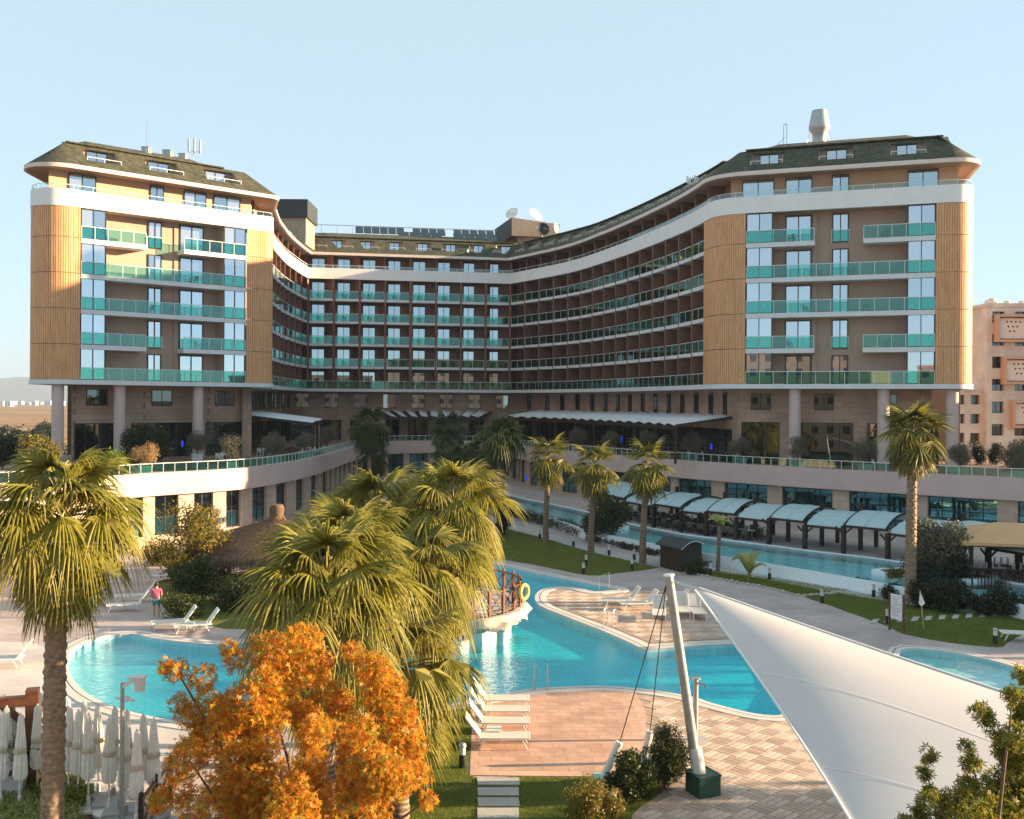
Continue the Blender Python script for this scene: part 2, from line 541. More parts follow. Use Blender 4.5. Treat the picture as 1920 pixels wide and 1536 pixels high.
def special_mats():
    # roof of rough moss-coloured shingle
    m, nt, bs = new_mat('shingle')
    vec = coords(nt)
    c, f = noise_ramp(nt, vec, 1.9, (.008, .014, .010), (.105, .100, .058), .36, .64, 8, .8)
    c2, _ = noise_ramp(nt, vec, .25, (.75, .75, .75), (1.15, 1.1, 1.0), .3, .7)
    nt.links.new(mixc(nt, 1.0, c, c2, 'MULTIPLY'), bs.inputs['Base Color'])
    bs.inputs['Roughness'].default_value = .9
    bump(nt, bs, f, .8, .06)
    # bamboo-coloured slats
    m, nt, bs = new_mat('bamboo')
    vec = coords(nt)
    c, f = noise_ramp(nt, mapping(nt, vec, (4, 4, .6)), 1.0, (.56, .285, .13), (.77, .435, .22), .25, .75, 5)
    c2, _ = noise_ramp(nt, mapping(nt, vec, (9, 9, 5)), 1.0, (.72, .7, .66), (1.08, 1.05, 1.0), .2, .55, 3)
    nt.links.new(mixc(nt, 1.0, c, c2, 'MULTIPLY'), bs.inputs['Base Color'])
    bs.inputs['Roughness'].default_value = .55
    # lawn soil/turf
    m, nt, bs = new_mat('turf')
    vec = coords(nt)
    c, f = noise_ramp(nt, vec, .8, (.08, .10, .010), (.14, .155, .016), .3, .7, 5)
    c2, f2 = noise_ramp(nt, vec, 30, (.55, .6, .5), (1.25, 1.25, 1.1), .3, .7, 4)
    nt.links.new(mixc(nt, 1.0, c, c2, 'MULTIPLY'), bs.inputs['Base Color'])
    bs.inputs['Roughness'].default_value = .95
    bump(nt, bs, f2, 1.0, .05)
    # dry fields to the horizon
    m, nt, bs = new_mat('field')
    vec = coords(nt)
    c, f = noise_ramp(nt, mapping(nt, vec, (.010, .03, 1)), 1.0, (.16, .085, .035), (.38, .21, .08), .35, .65, 8)
    c2, f2 = noise_ramp(nt, mapping(nt, vec, (.05, .09, 1)), 1.0, (.5, .55, .4), (1.1, 1.05, 1.0), .35, .55, 8)
    nt.links.new(mixc(nt, 1.0, c, c2, 'MULTIPLY'), bs.inputs['Base Color'])
    bs.inputs['Roughness'].default_value = 1
    # pool floor mosaic
    for nm, a, b in (('pool_floor', (.003, .54, .66), (.015, .72, .84)), ('river_floor', (.34, .72, .76), (.44, .80, .82)), ('pool_wall', (.35, .62, .66), (.45, .7, .72))):
        m, nt, bs = new_mat(nm)
        vec = coords(nt)
        br = nd(nt, 'ShaderNodeTexBrick')
        br.offset = 0
        for k, v in (('Scale', 1), ('Brick Width', .12), ('Row Height', .12), ('Mortar Size', .006)):
            br.inputs[k].default_value = v
        br.inputs['Color1'].default_value = rgb(a)
        br.inputs['Color2'].default_value = rgb(b)
        br.inputs['Mortar'].default_value = rgb([x * .8 for x in b])
        nt.links.new(vec, br.inputs['Vector'])
        c2, _ = noise_ramp(nt, vec, .5, (.8, .85, .88), (1.15, 1.1, 1.1), .3, .7)
        nt.links.new(mixc(nt, 1.0, br.outputs[0], c2, 'MULTIPLY'), bs.inputs['Base Color'])
        bs.inputs['Roughness'].default_value = .5
    # water surfaces
    for nm, tint, sc_, st in (('pool_water', (.62, .97, .99), 2.2, .30), ('river_water', (.80, .96, .96), 1.2, .10)):
        m, nt, bs = new_mat(nm)
        nt.nodes.remove(bs)
        vec = coords(nt)
        n1 = nd(nt, 'ShaderNodeTexNoise', i_Scale=sc_, i_Detail=5.0, i_Roughness=.62, i_Distortion=.8)
        nt.links.new(mapping(nt, vec, (1, 1.3, 1), (0, 0, .5)), n1.inputs['Vector'])
        n2 = nd(nt, 'ShaderNodeTexNoise', i_Scale=sc_ * 5, i_Detail=2.0)
        nt.links.new(vec, n2.inputs['Vector'])
        ad = nd(nt, 'ShaderNodeMath', operation='MULTIPLY_ADD')
        ad.inputs[1].default_value = .35
        nt.links.new(n2.outputs['Fac'], ad.inputs[0])
        nt.links.new(n1.outputs['Fac'], ad.inputs[2])
        bp = nd(nt, 'ShaderNodeBump')
        bp.inputs['Strength'].default_value = st
        bp.inputs['Distance'].default_value = .25
        nt.links.new(ad.outputs[0], bp.inputs['Height'])
        t = nd(nt, 'ShaderNodeBsdfTransparent')
        t.inputs[0].default_value = rgb(tint)
        g = nd(nt, 'ShaderNodeBsdfGlossy')
        g.inputs['Roughness'].default_value = .03
        nt.links.new(bp.outputs[0], g.inputs['Normal'])
        fr = schlick(nt, .025, bp.outputs[0])
        mx = nd(nt, 'ShaderNodeMixShader')
        nt.links.new(fr.outputs[0], mx.inputs[0])
        nt.links.new(t.outputs[0], mx.inputs[1])
        nt.links.new(g.outputs[0], mx.inputs[2])
        nt.links.new(mx.outputs[0], nt.nodes['Material Output'].inputs[0])
    # sail membrane
    m, nt, bs = new_mat('membrane')
    vec = coords(nt)
    c, f = noise_ramp(nt, vec, .5, (.74, .71, .71), (.80, .77, .77), .3, .7)
    nt.links.new(c, bs.inputs['Base Color'])
    bs.inputs['Roughness'].default_value = .6
    tr = nd(nt, 'ShaderNodeBsdfTranslucent')
    tr.inputs[0].default_value = (.8, .74, .68, 1)
    mx = nd(nt, 'ShaderNodeMixShader')
    mx.inputs[0].default_value = .35
    nt.links.new(bs.outputs[0], mx.inputs[1])
    nt.links.new(tr.outputs[0], mx.inputs[2])
    nt.links.new(mx.outputs[0], nt.nodes['Material Output'].inputs[0])
    # polycarbonate canopy sheet
    m, nt, bs = new_mat('polycarbonate')
    bs.inputs['Base Color'].default_value = (.42, .62, .68, 1)
    bs.inputs['Roughness'].default_value = .35
    bs.inputs['Specular IOR Level'].default_value = .6
    vec = coords(nt)
    _, f = noise_ramp(nt, mapping(nt, vec, (1, 5, 5)), 1.0, (0, 0, 0), (1, 1, 1))
    c = mixc(nt, f, (.46, .62, .66), (.64, .78, .81))
    nt.links.new(c, bs.inputs['Base Color'])
    tr = nd(nt, 'ShaderNodeBsdfTranslucent')
    tr.inputs[0].default_value = (.5, .7, .75, 1)
    mx = nd(nt, 'ShaderNodeMixShader')
    mx.inputs[0].default_value = .3
    nt.links.new(bs.outputs[0], mx.inputs[1])
    nt.links.new(tr.outputs[0], mx.inputs[2])
    nt.links.new(mx.outputs[0], nt.nodes['Material Output'].inputs[0])
    # trunk of old leaf bases
    m, nt, bs = new_mat('palm_boots')
    vec = coords(nt)
    c, f = noise_ramp(nt, mapping(nt, vec, (3, 3, 7)), 1.6, (.12, .078, .05), (.40, .28, .18), .3, .7, 6, .7)
    nt.links.new(c, bs.inputs['Base Color'])
    bs.inputs['Roughness'].default_value = .9
    bump(nt, bs, f, .5, .03)
    # palm trunk
    m, nt, bs = new_mat('palm_bark')
    vec = coords(nt)
    w = nd(nt, 'ShaderNodeTexWave', wave_type='BANDS', bands_direction='Z')
    w.inputs['Scale'].default_value = 2.2
    w.inputs['Distortion'].default_value = 4
    w.inputs['Detail'].default_value = 4
    nt.links.new(vec, w.inputs['Vector'])
    c = mixc(nt, w.outputs['Fac'], (.13, .085, .055), (.33, .23, .15))
    c2, f = noise_ramp(nt, vec, 9, (.6, .6, .6), (1.15, 1.1, 1.05), .3, .7, 5)
    nt.links.new(mixc(nt, 1.0, c, c2, 'MULTIPLY'), bs.inputs['Base Color'])
    bs.inputs['Roughness'].default_value = .9
    bump(nt, bs, w.outputs['Fac'], .6, .04)
special_mats()
# ---------------------------------------------------------------- plan-path helpers
def catmull(pts, n=6, close=False):
    pts = [V((p[0], p[1], 0)) for p in pts]
    out = []
    L = len(pts)
    for i in range(L if close else L - 1):
        if close:
            p0, p1, p2, p3 = pts[i - 1], pts[i], pts[(i + 1) % L], pts[(i + 2) % L]
        else:
            p0, p1, p2, p3 = pts[max(i - 1, 0)], pts[i], pts[i + 1], pts[min(i + 2, L - 1)]
        for k in range(n):
            t = k / n
            out.append(.5 * ((2 * p1) + (p2 - p0) * t + (2 * p0 - 5 * p1 + 4 * p2 - p3) * t * t + (3 * p1 - p0 - 3 * p2 + p3) * t ** 3))
    if not close:
        out.append(pts[-1])
    return out
class Path:
    """plan polyline walked left to right; inward = left-hand side"""
    def __init__(s, pts):
        s.p = [V((p[0], p[1], 0)) for p in pts]
        s.s = [0.0]
        for a, b in zip(s.p, s.p[1:]):
            s.s.append(s.s[-1] + (b - a).length)
        s.len = s.s[-1]
        seg = []
        for a, b in zip(s.p, s.p[1:]):
            d = (b - a).normalized()
            seg.append(V((-d.y, d.x, 0)))
        s.n = []
        for i in range(len(s.p)):
            a, b = seg[max(i - 1, 0)], seg[min(i, len(seg) - 1)]
            m = (a + b).normalized()
            s.n.append(m / max(.45, m.dot(a)))
    def at(s, t):
        t = min(max(t, 0), s.len)
        for i in range(len(s.s) - 1):
            if t <= s.s[i + 1] + 1e-9:
                break
        k = (t - s.s[i]) / max(1e-9, s.s[i + 1] - s.s[i])
        return s.p[i].lerp(s.p[i + 1], k), s.n[i].lerp(s.n[i + 1], k)
    def nearest(s, q):
        best = None
        for i in range(len(s.p) - 1):
            a, b = s.p[i], s.p[i + 1]
            d = b - a
            k = min(1, max(0, (V((q[0], q[1], 0)) - a).dot(d) / d.length_squared))
            e = (a + d * k - V((q[0], q[1], 0))).length
            if best is None or e < best[0]:
                best = (e, s.s[i] + k * d.length)
        return best[1]
    def at_col(s, x, z=CAM_H):
        """arc length where the path shows in pixel column x (first crossing by scanning)"""
        prev = None
        for i in range(601):
            t = s.len * i / 600
            p, _ = s.at(t)
            px = 960 + FPX * (p.x * math.cos(ROLL) + (z - CAM_H) * math.sin(ROLL)) / p.y
            if prev is not None and (prev[1] - x) * (px - x) <= 0:
                return prev[0] + (t - prev[0]) * (x - prev[1]) / (px - prev[1] + 1e-9)
            prev = (t, px)
        return None
    def off(s, d, z, ts=None):
        if ts is None:
            return [V((p.x + n.x * d, p.y + n.y * d, z)) for p, n in zip(s.p, s.n)]
        r = []
        for t in ts:
            p, n = s.at(t)
            r.append(V((p.x + n.x * d, p.y + n.y * d, z)))
        return r
    def stations(s, t0, t1, extra=()):
        ts = [t0, t1] + [x for x in s.s if t0 + 1e-4 < x < t1 - 1e-4] + [x for x in extra if t0 < x < t1]
        return sorted(set(round(x, 5) for x in ts))
    def wall(s, mb, ts, d, z0, z1, mi=0):
        mb.strip(s.off(d, z0, ts), s.off(d, z1, ts), mi)
    def ring(s, mb, ts, d0, d1, z0, z1, mi=0):
        """solid band between offsets d0 (outer) and d1 (inner)"""
        a, b, c, e = s.off(d0, z0, ts), s.off(d0, z1, ts), s.off(d1, z1, ts), s.off(d1, z0, ts)
        mb.strip(a, b, mi)
        mb.strip(b, c, mi)
        mb.strip(c, e, mi)
        mb.strip(e, a, mi)
        for k in (0, -1):
            mb.poly([a[k], b[k], c[k], e[k]] if k else [e[k], c[k], b[k], a[k]], mi)
def pxs(lst, z=0.0):
    return [G(x, y, z) for x, y in lst]
def in_poly(p, poly):
    c = False
    j = len(poly) - 1
    for i in range(len(poly)):
        a, b = poly[i], poly[j]
        if (a[1] > p[1]) != (b[1] > p[1]) and p[0] < (b[0] - a[0]) * (p[1] - a[1]) / (b[1] - a[1]) + a[0]:
            c = not c
        j = i
    return c
def ccw(poly):
    n = len(poly)
    ar = sum(poly[i][0] * poly[(i + 1) % n][1] - poly[(i + 1) % n][0] * poly[i][1] for i in range(n))
    return list(poly) if ar > 0 else list(reversed(poly))
def grow(poly, d):
    """offset a ccw closed polygon outwards"""
    n = len(poly)
    out = []
    for i in range(n):
        a, b, c = poly[i - 1], poly[i], poly[(i + 1) % n]
        e, f = (b - a), (c - b)
        if e.length < 1e-6 or f.length < 1e-6:
            out.append(b.copy())
            continue
        e, f = e.normalized(), f.normalized()
        m = V((e.y + f.y, -e.x - f.x, 0))
        if m.length < 1e-4:
            m = V((e.y, -e.x, 0))
        m.normalize()
        out.append(V((b.x, b.y, 0)) + m * (d / max(.5, m.dot(V((e.y, -e.x, 0))))))
    return out

# ---------------------------------------------------------------- ground, pools, lawns
POOL = ccw(catmull(pxs([(127, 1230), (150, 1210), (190, 1195), (247, 1189), (287, 1197), (333, 1203), (383, 1208), (427, 1208), (520, 1197), (620, 1160), (720, 1118),
    (800, 1085), (870, 1064), (920, 1058), (948, 1062), (1010, 1076), (1100, 1094), (1150, 1103), (1160, 1107), (1147, 1108), (1113, 1110), (1087, 1104), (1060, 1101), (1033, 1102),
    (1013, 1108), (1004, 1119), (1008, 1132), (1027, 1143), (1053, 1153), (1083, 1165), (1120, 1179), (1153, 1193), (1180, 1205), (1204, 1217), (1212, 1219), (1222, 1217), (1267, 1213), (1360, 1208),
    (1440, 1207), (1500, 1225), (1530, 1270), (1512, 1320), (1470, 1341), (1440, 1343), (1400, 1337), (1333, 1320), (1300, 1309), (1233, 1297), (1167, 1290), (1117, 1288), (1067, 1289),
    (1017, 1292), (967, 1298), (917, 1310), (867, 1319), (820, 1328), (740, 1343), (640, 1352), (500, 1358), (420, 1361), (353, 1358), (267, 1342), (207, 1325), (167, 1305), (143, 1285), (128, 1257)]), 3, True))
KIDS = ccw(catmull(pxs([(1690, 1219), (1760, 1220), (1840, 1234), (1905, 1252), (1975, 1280), (1950, 1330), (1800, 1320), (1700, 1262)]), 4, True))
RIV_Z = .75
R_FAR = [(905, 902), (930, 921), (985, 936), (1050, 949), (1107, 962), (1177, 982), (1280, 1002), (1333, 1009), (1493, 1030), (1540, 1036), (1620, 1045), (1697, 1056), (1800, 1074), (1990, 1112)]
R_NEAR = [(1990, 1150), (1820, 1112), (1713, 1103), (1640, 1090), (1540, 1073), (1420, 1053), (1317, 1036), (1180, 1010), (1120, 998), (1090, 989), (1040, 972), (985, 957), (940, 942), (912, 927), (900, 910)]
far_w, near_w = catmull(pxs(R_FAR, RIV_Z), 4), catmull(pxs(R_NEAR, RIV_Z), 4)
RIVER = ccw(far_w + near_w)

resort = [V(p + (0,)) for p in ((-44, 6), (75, 6), (75, 170), (-48, 170), (-46, 100), (-40, 64), (-40, 40))]
far = 9000
struct('field', MB().sheet([(-far, -300), (far, -300), (far, far), (-far, far)], z=-.62).mesh('field', 'field'))
pave = MB().sheet(resort, [POOL, KIDS], 0.0)
pave.strip([V((p.x, p.y, -.7)) for p in resort + resort[:1]], [V((p.x, p.y, 0)) for p in resort + resort[:1]])
struct('paved_ground', pave.mesh('paved_ground', 'walkway'))

def pool(poly, nm, floor, wall, water, zt, zw, zf, cop):
    inner = [V((p.x, p.y, zt)) for p in poly]
    low = [V((p.x, p.y, zf)) for p in poly]
    b = MB()
    b.strip(inner, low, 0, True)
    b.sheet(poly, z=zf, mi=1)
    struct(nm + '_basin', b.mesh(nm + '_basin', [wall, floor]))
    w = MB().sheet(poly, z=zw)
    struct(nm + '_water', w.mesh(nm + '_water', water))
    o1, o2, o3, o4, o5 = grow(poly, -.03), grow(poly, .0), grow(poly, .22), grow(poly, .27), grow(poly, cop)
    c = MB()
    zz = lambda l, z: [V((p.x, p.y, z)) for p in l]
    c.strip(zz(o1, zt - .04), zz(o1, zt + .035), 0, True)
    c.strip(zz(o1, zt + .035), zz(o3, zt + .045), 0, True)
    c.strip(zz(o3, zt + .045), zz(o4, zt + .046), 1, True)
    c.strip(zz(o4, zt + .046), zz(o5, zt + .04), 0, True)
    c.strip(zz(o5, zt + .04), zz(o5, zt - .02), 0, True)
    struct(nm + '_coping', c.mesh(nm + '_coping', ['coping', 'black_line']))
pool(POOL, 'pool', 'pool_floor', 'pool_wall', 'pool_water', 0, -.17, -.5, .62)
pool(KIDS, 'shallow_pool', 'river_floor', 'pool_wall', 'river_water', 0, -.12, -.35, .5)

# lazy river: raised basin on the restaurant level
bas = MB()
lip = grow(RIVER, .30)
zz = lambda l, z: [V((p.x, p.y, z)) for p in l]
bas.strip(zz(RIVER, RIV_Z), zz(RIVER, .25), 0, True)
bas.sheet(RIVER, z=.25, mi=1)
bas.strip(zz(RIVER, RIV_Z), zz(lip, RIV_Z + .03), 0, True)
bas.strip(zz(lip, RIV_Z + .03), zz(grow(RIVER, .36), -.02), 0, True)
struct('river_basin', bas.mesh('river_basin', ['mosaic_white', 'river_floor'], True))
struct('river_water', MB().sheet(RIVER, z=RIV_Z - .10).mesh('river_water', 'river_water'))
# restaurant floor behind the river
rf = [V((p.x, p.y, 0)) for p in far_w] + [V(p + (0,)) for p in ((60, 62), (60, 90), (20, 110), (4, 140), (-3, 146), (-6, 140), (-4, 120))]
rf = ccw(rf)
struct('restaurant_floor', MB().prism(rf, -.02, RIV_Z - .03, bottom=False).mesh('restaurant_floor', 'walkway'))

def turf(lst, nm='lawn', z=.012):
    p = ccw(catmull(pxs(lst), 3, True)) if len(lst) > 3 else pxs(lst)
    b = MB().sheet(p, z=z)
    b.strip([V((q.x, q.y, z)) for q in p], [V((q.x, q.y, -.02)) for q in p], 0, True)
    return struct(nm, b.mesh(nm, 'turf')), p
LAWN_A = [(915, 1044), (953, 1051), (1020, 1063), (1103, 1079), (1160, 1075), (1237, 1064), (1200, 1056), (1110, 1036), (1040, 1015), (965, 996), (920, 985)]
LAWN_B = [(1290, 1066), (1320, 1068), (1400, 1078), (1513, 1095), (1560, 1103), (1597, 1107), (1550, 1111), (1500, 1115), (1447, 1102), (1400, 1093), (1345, 1083), (1300, 1074)]
LAWN_C = [(1510, 1119), (1555, 1135), (1595, 1150), (1663, 1174), (1695, 1189), (1778, 1205), (1870, 1214), (1888, 1206), (1916, 1191), (1960, 1180), (1960, 1165), (1920, 1158), (1801, 1143), (1695, 1127), (1599, 1113), (1555, 1115)]
LAWN_D = [(780, 1342), (815, 1338), (850, 1330), (882, 1324), (884, 1400), (880, 1455), (960, 1457), (1060, 1458), (1200, 1459), (1245, 1478), (1217, 1503), (1185, 1530), (1160, 1600), (900, 1640), (700, 1600), (600, 1480), (700, 1380)]
LAWN_E = [(290, 1095), (330, 1085), (420, 1105), (560, 1110), (640, 1100), (700, 1085), (640, 1130), (540, 1170), (440, 1180), (390, 1172), (320, 1150), (295, 1120)]
LAWNS = [turf(l)[1] for l in (LAWN_A, LAWN_B, LAWN_C, LAWN_D, LAWN_E)]
struct('soil_bed', MB().sheet(ccw(pxs([(0, 1480), (150, 1480), (240, 1530), (300, 1700), (-80, 1700), (-60, 1500)])), z=.012).mesh('soil_bed', 'straw_base'))

def blades(name, poly, n, h, w, mat, z=.012, bounds=None, lean=.5, seed=1):
    """scatter of upright grass blades inside a plan polygon"""
    r = np.random.default_rng(seed)
    xs, ys = [p[0] for p in poly], [p[1] for p in poly]
    P = []
    while len(P) < n:
        q = (r.uniform(min(xs), max(xs)), r.uniform(min(ys), max(ys)))
        if in_poly(q, poly) and (bounds is None or bounds(q)):
            P.append(q)
    P = np.array(P)
    a = r.uniform(0, 2 * PI, n)
    hh = h * r.uniform(.5, 1.2, n)
    ln = lean * hh * r.uniform(.2, 1, n)
    a2 = r.uniform(0, 2 * PI, n)
    v = np.zeros((n, 3, 3))
    v[:, 0] = np.c_[P[:, 0] - w / 2 * np.cos(a), P[:, 1] - w / 2 * np.sin(a), np.full(n, z)]
    v[:, 1] = np.c_[P[:, 0] + w / 2 * np.cos(a), P[:, 1] + w / 2 * np.sin(a), np.full(n, z)]
    v[:, 2] = np.c_[P[:, 0] + ln * np.cos(a2), P[:, 1] + ln * np.sin(a2), z + hh]
    me = bpy.data.meshes.new(name)
    me.from_pydata(v.reshape(-1, 3).tolist(), [], np.arange(3 * n).reshape(-1, 3).tolist())
    me.materials.append(M[mat])
    return tag(ob(name, me), 'short green lawn grass', 'grass', kind='stuff')
blades('grass', LAWNS[3], 60000, .055, .012, 'grass_blade', seed=2)
blades('grass', LAWNS[0], 22000, .07, .025, 'grass_blade', seed=3)
blades('grass', LAWNS[2], 22000, .07, .025, 'grass_blade', seed=4)
blades('grass', LAWNS[1], 8000, .08, .03, 'grass_blade', seed=5)

# pale deck round the left end of the pool
struct('pale_deck', MB().sheet(ccw(pxs([(-260, 1200), (60, 1205), (118, 1225), (118, 1262), (136, 1290), (162, 1313), (203, 1334), (262, 1352), (345, 1368), (420, 1372), (430, 1450), (330, 1545), (180, 1545), (60, 1480), (-260, 1480)])), z=.008).mesh('pale_deck', 'deck_pale'))
struct('pale_deck', MB().sheet(ccw(pxs([(150, 1200), (180, 1184), (247, 1178), (287, 1185), (333, 1191), (383, 1196), (440, 1197), (400, 1175), (325, 1155), (290, 1130), (300, 1075), (220, 1075), (140, 1120), (100, 1180)])), z=.006).mesh('pale_deck', 'walkway'))

# paths of poured concrete
def ribbon(lst, w, z, mat, nm):
    c = Path(catmull(pxs(lst), 4))
    b = MB().strip(c.off(w / 2, z), c.off(-w / 2, z))
    return struct(nm, b.mesh(nm, mat))
ribbon([(935, 978), (965, 989), (1040, 1009), (1110, 1030), (1200, 1051), (1250, 1062)], 1.7, .02, 'path_concrete', 'garden_path')
ribbon([(1300, 1065), (1400, 1076), (1480, 1090), (1560, 1105), (1640, 1118), (1740, 1134), (1830, 1145), (1960, 1162)], 1.7, .02, 'path_concrete', 'garden_path')

# pink tiled terrace: one object per tile
TER = pxs([(881, 1455), (886, 1326), (920, 1318), (970, 1304), (1020, 1298), (1070, 1295), (1120, 1294), (1168, 1296), (1192, 1301), (1205, 1320), (1213, 1345), (1212, 1390), (1204, 1420), (1195, 1458)])
terrace = struct('tiled_terrace', MB().sheet(ccw(TER), z=.0225).mesh('tiled_terrace', 'plaza_tile'))
def tile_me(w, d, h=.022, mat='plaza_tile', g=.005):
    def f():
        b = MB()
        e = .006
        b.strip([V((x, y, 0)) for x, y in ((-w / 2 + g, -d / 2 + g), (w / 2 - g, -d / 2 + g), (w / 2 - g, d / 2 - g), (-w / 2 + g, d / 2 - g))],
                [V((x, y, h)) for x, y in ((-w / 2 + g + e, -d / 2 + g + e), (w / 2 - g - e, -d / 2 + g + e), (w / 2 - g - e, d / 2 - g - e), (-w / 2 + g + e, d / 2 - g - e))], 0, True)
        b.poly([(-w / 2 + g + e, -d / 2 + g + e, h), (w / 2 - g - e, -d / 2 + g + e, h), (w / 2 - g - e, d / 2 - g - e, h), (-w / 2 + g + e, d / 2 - g - e, h)])
        return b.mesh('tile', mat)
    return cached(('tile', w, d, mat), f)
def tone(name, c, j=.0):
    m, nt, bs = new_mat(name)
    oi = nd(nt, 'ShaderNodeObjectInfo')
    r = nd(nt, 'ShaderNodeValToRGB')
    r.color_ramp.elements[0].color, r.color_ramp.elements[1].color = rgb([x * .88 for x in c]), rgb([x * 1.1 for x in c])
    nt.links.new(oi.outputs['Random'], r.inputs[0])
    vec = coords(nt)
    c2, f = noise_ramp(nt, vec, 7, (.85,) * 3, (1.1,) * 3, .3, .7, 5)
    tcg = nd(nt, 'ShaderNodeNewGeometry')
    c3, _ = noise_ramp(nt, tcg.outputs['Position'], .9, (.84, .83, .82), (1.1, 1.1, 1.1), .35, .65, 6)
    nt.links.new(mixc(nt, 1.0, mixc(nt, 1.0, r.outputs[0], c2, 'MULTIPLY'), c3, 'MULTIPLY'), bs.inputs['Base Color'])
    bs.inputs['Roughness'].default_value = .7
    bump(nt, bs, f, .15, .01)
plain('brick_joint', (.40, .28, .21), .8, var=.15)
tone('tile_pink', (.53, .325, .235))
tone('brick_buff', (.59, .45, .36))
tone('brick_rose', (.49, .35, .27))
tx, ty = .8, .42
x0 = min(p.x for p in TER)
y0 = min(p.y for p in TER)
for i in range(12):
    for j in range(24):
        c = (x0 + tx * (i + .5 + (.5 if j % 2 else 0)) - .4, y0 + ty * (j + .5))
        if all(in_poly((c[0] + sx * .36, c[1] + sy * .19), TER) for sx in (-1, 1) for sy in (-1, 1)):
            ob('tile', tile_me(tx, ty, mat='tile_pink'), terrace, (c[0], c[1], .004))
# basket-weave brick paving
WEAVE = pxs([(1190, 1302), (1235, 1306), (1300, 1318), (1335, 1329), (1400, 1346), (1445, 1352), (1500, 1348), (1640, 1340), (1760, 1420), (1760, 1640), (1165, 1640), (1186, 1532), (1220, 1503), (1248, 1486), (1262, 1465), (1192, 1459), (1201, 1420), (1209, 1390), (1210, 1345), (1202, 1320)])
PENIN = pxs([(1020, 1112), (1035, 1108), (1060, 1107), (1087, 1110), (1115, 1116), (1150, 1115), (1178, 1112), (1240, 1105), (1330, 1115), (1380, 1135), (1400, 1170), (1395, 1196), (1360, 1199), (1267, 1203), (1222, 1206), (1180, 1190), (1153, 1178), (1120, 1166), (1083, 1153), (1053, 1142), (1030, 1133), (1016, 1122)])
weave = struct('brick_paving', MB().sheet(ccw(WEAVE), z=.014).mesh('brick_paving', 'brick_joint'))
penin = struct('brick_paving', MB().sheet(ccw(PENIN), z=.014).mesh('brick_paving', 'brick_joint'))
def weave_bricks(poly, root, n_single, cell=.66, k=3, ang=RAD(45), gap=.02, seed=3):
    r = random.Random(seed)
    ca, sa = math.cos(ang), math.sin(ang)
    cx, cy = sum(p.x for p in poly) / len(poly), sum(p.y for p in poly) / len(poly)
    out = []
    for i in range(-40, 41):
        for j in range(-40, 41):
            for q in range(k):
                o = (q + .5) / k - .5
                lx, ly = ((i) * cell, (j + o) * cell) if (i + j) % 2 == 0 else ((i + o) * cell, j * cell)
                w, d = (cell, cell / k) if (i + j) % 2 == 0 else (cell / k, cell)
                pts = [(cx + ca * (lx + sx * w * .46) - sa * (ly + sy * d * .46), cy + sa * (lx + sx * w * .46) + ca * (ly + sy * d * .46)) for sx in (-1, 1) for sy in (-1, 1)]
                if all(in_poly(t, poly) for t in pts):
                    out.append((cx + ca * lx - sa * ly, cy + sa * lx + ca * ly, ang + (0 if (i + j) % 2 == 0 else PI / 2)))
    out.sort(key=lambda t: t[1])
    vis = [t for t in out if t[1] > 27.0 and t[0] < 9.2]
    rest = [t for t in out if t not in set(vis[:n_single])]
    for x, y, a in vis[:n_single]:
        ob('paving_brick', tile_me(cell, cell / k, .024, 'brick_buff' if a < 1.2 else 'brick_rose', gap / 2), root, (x, y, .004 + r.uniform(-.003, .003)), a)
    b = MB()
    w, d = cell / 2 - gap / 2, cell / k / 2 - gap / 2
    for x, y, a in rest:
        c, s_ = math.cos(a), math.sin(a)
        z = .026 + r.uniform(-.003, .003)
        q = [(x + c * u - s_ * v, y + s_ * u + c * v) for u, v in ((-w, -d), (w, -d), (w, d), (-w, d))]
        b.add([(u, v, .004) for u, v in q] + [(u, v, z) for u, v in q], [(4, 5, 6, 7), (0, 1, 5, 4), (1, 2, 6, 5), (2, 3, 7, 6), (3, 0, 4, 7)], 0 if a < 1.2 else 1)
    if b.v:
        tag(ob('paving_bricks_far', b.mesh('paving_bricks', ['brick_buff', 'brick_rose']), root), kind='stuff')
weave_bricks(WEAVE, weave, 300)
weave_bricks(PENIN, penin, 0, .72, 3, RAD(45), .03, 5)
# stepping stones
def slab_stone(quad, z0=.0, h=.05, lab=None, grp=None):
    c = sum(quad, V((0, 0, 0))) / 4
    b = MB().prism([(p.x - c.x + rnd.uniform(-.015, .015), p.y - c.y + rnd.uniform(-.015, .015)) for p in quad], z0, h)
    return solo('stepping_stone', b.mesh('stepping_stone', 'path_concrete'), lab, 'stepping stone', (c.x, c.y, 0), group=grp)
for ya, yb_ in ((1461, 1474), (1479, 1494), (1498, 1514), (1518, 1537), (1541, 1562)):
    slab_stone(pxs([(896, yb_), (974, yb_), (973, ya), (895, ya)]), lab='rectangular concrete stepping slab in the lawn below the pink tiled terrace', grp='stepping slabs below the tiled terrace')
for i in range(10):
    t = i / 9
    c = G(1640 + t * 228, 1166 - t * 13)
    u, w = V((.95, .3, 0)).normalized(), V((-.3, .95, 0)).normalized()
    q = [c + u * (sx * .21) + V((.45, .89, 0)) * (sy * .55) for sx, sy in ((-1, -1), (1, -1), (1, 1), (-1, 1))]
    slab_stone(q, lab='flat pale stepping stone crossing the lawn by the signboard', grp='stepping stones crossing the signboard lawn')
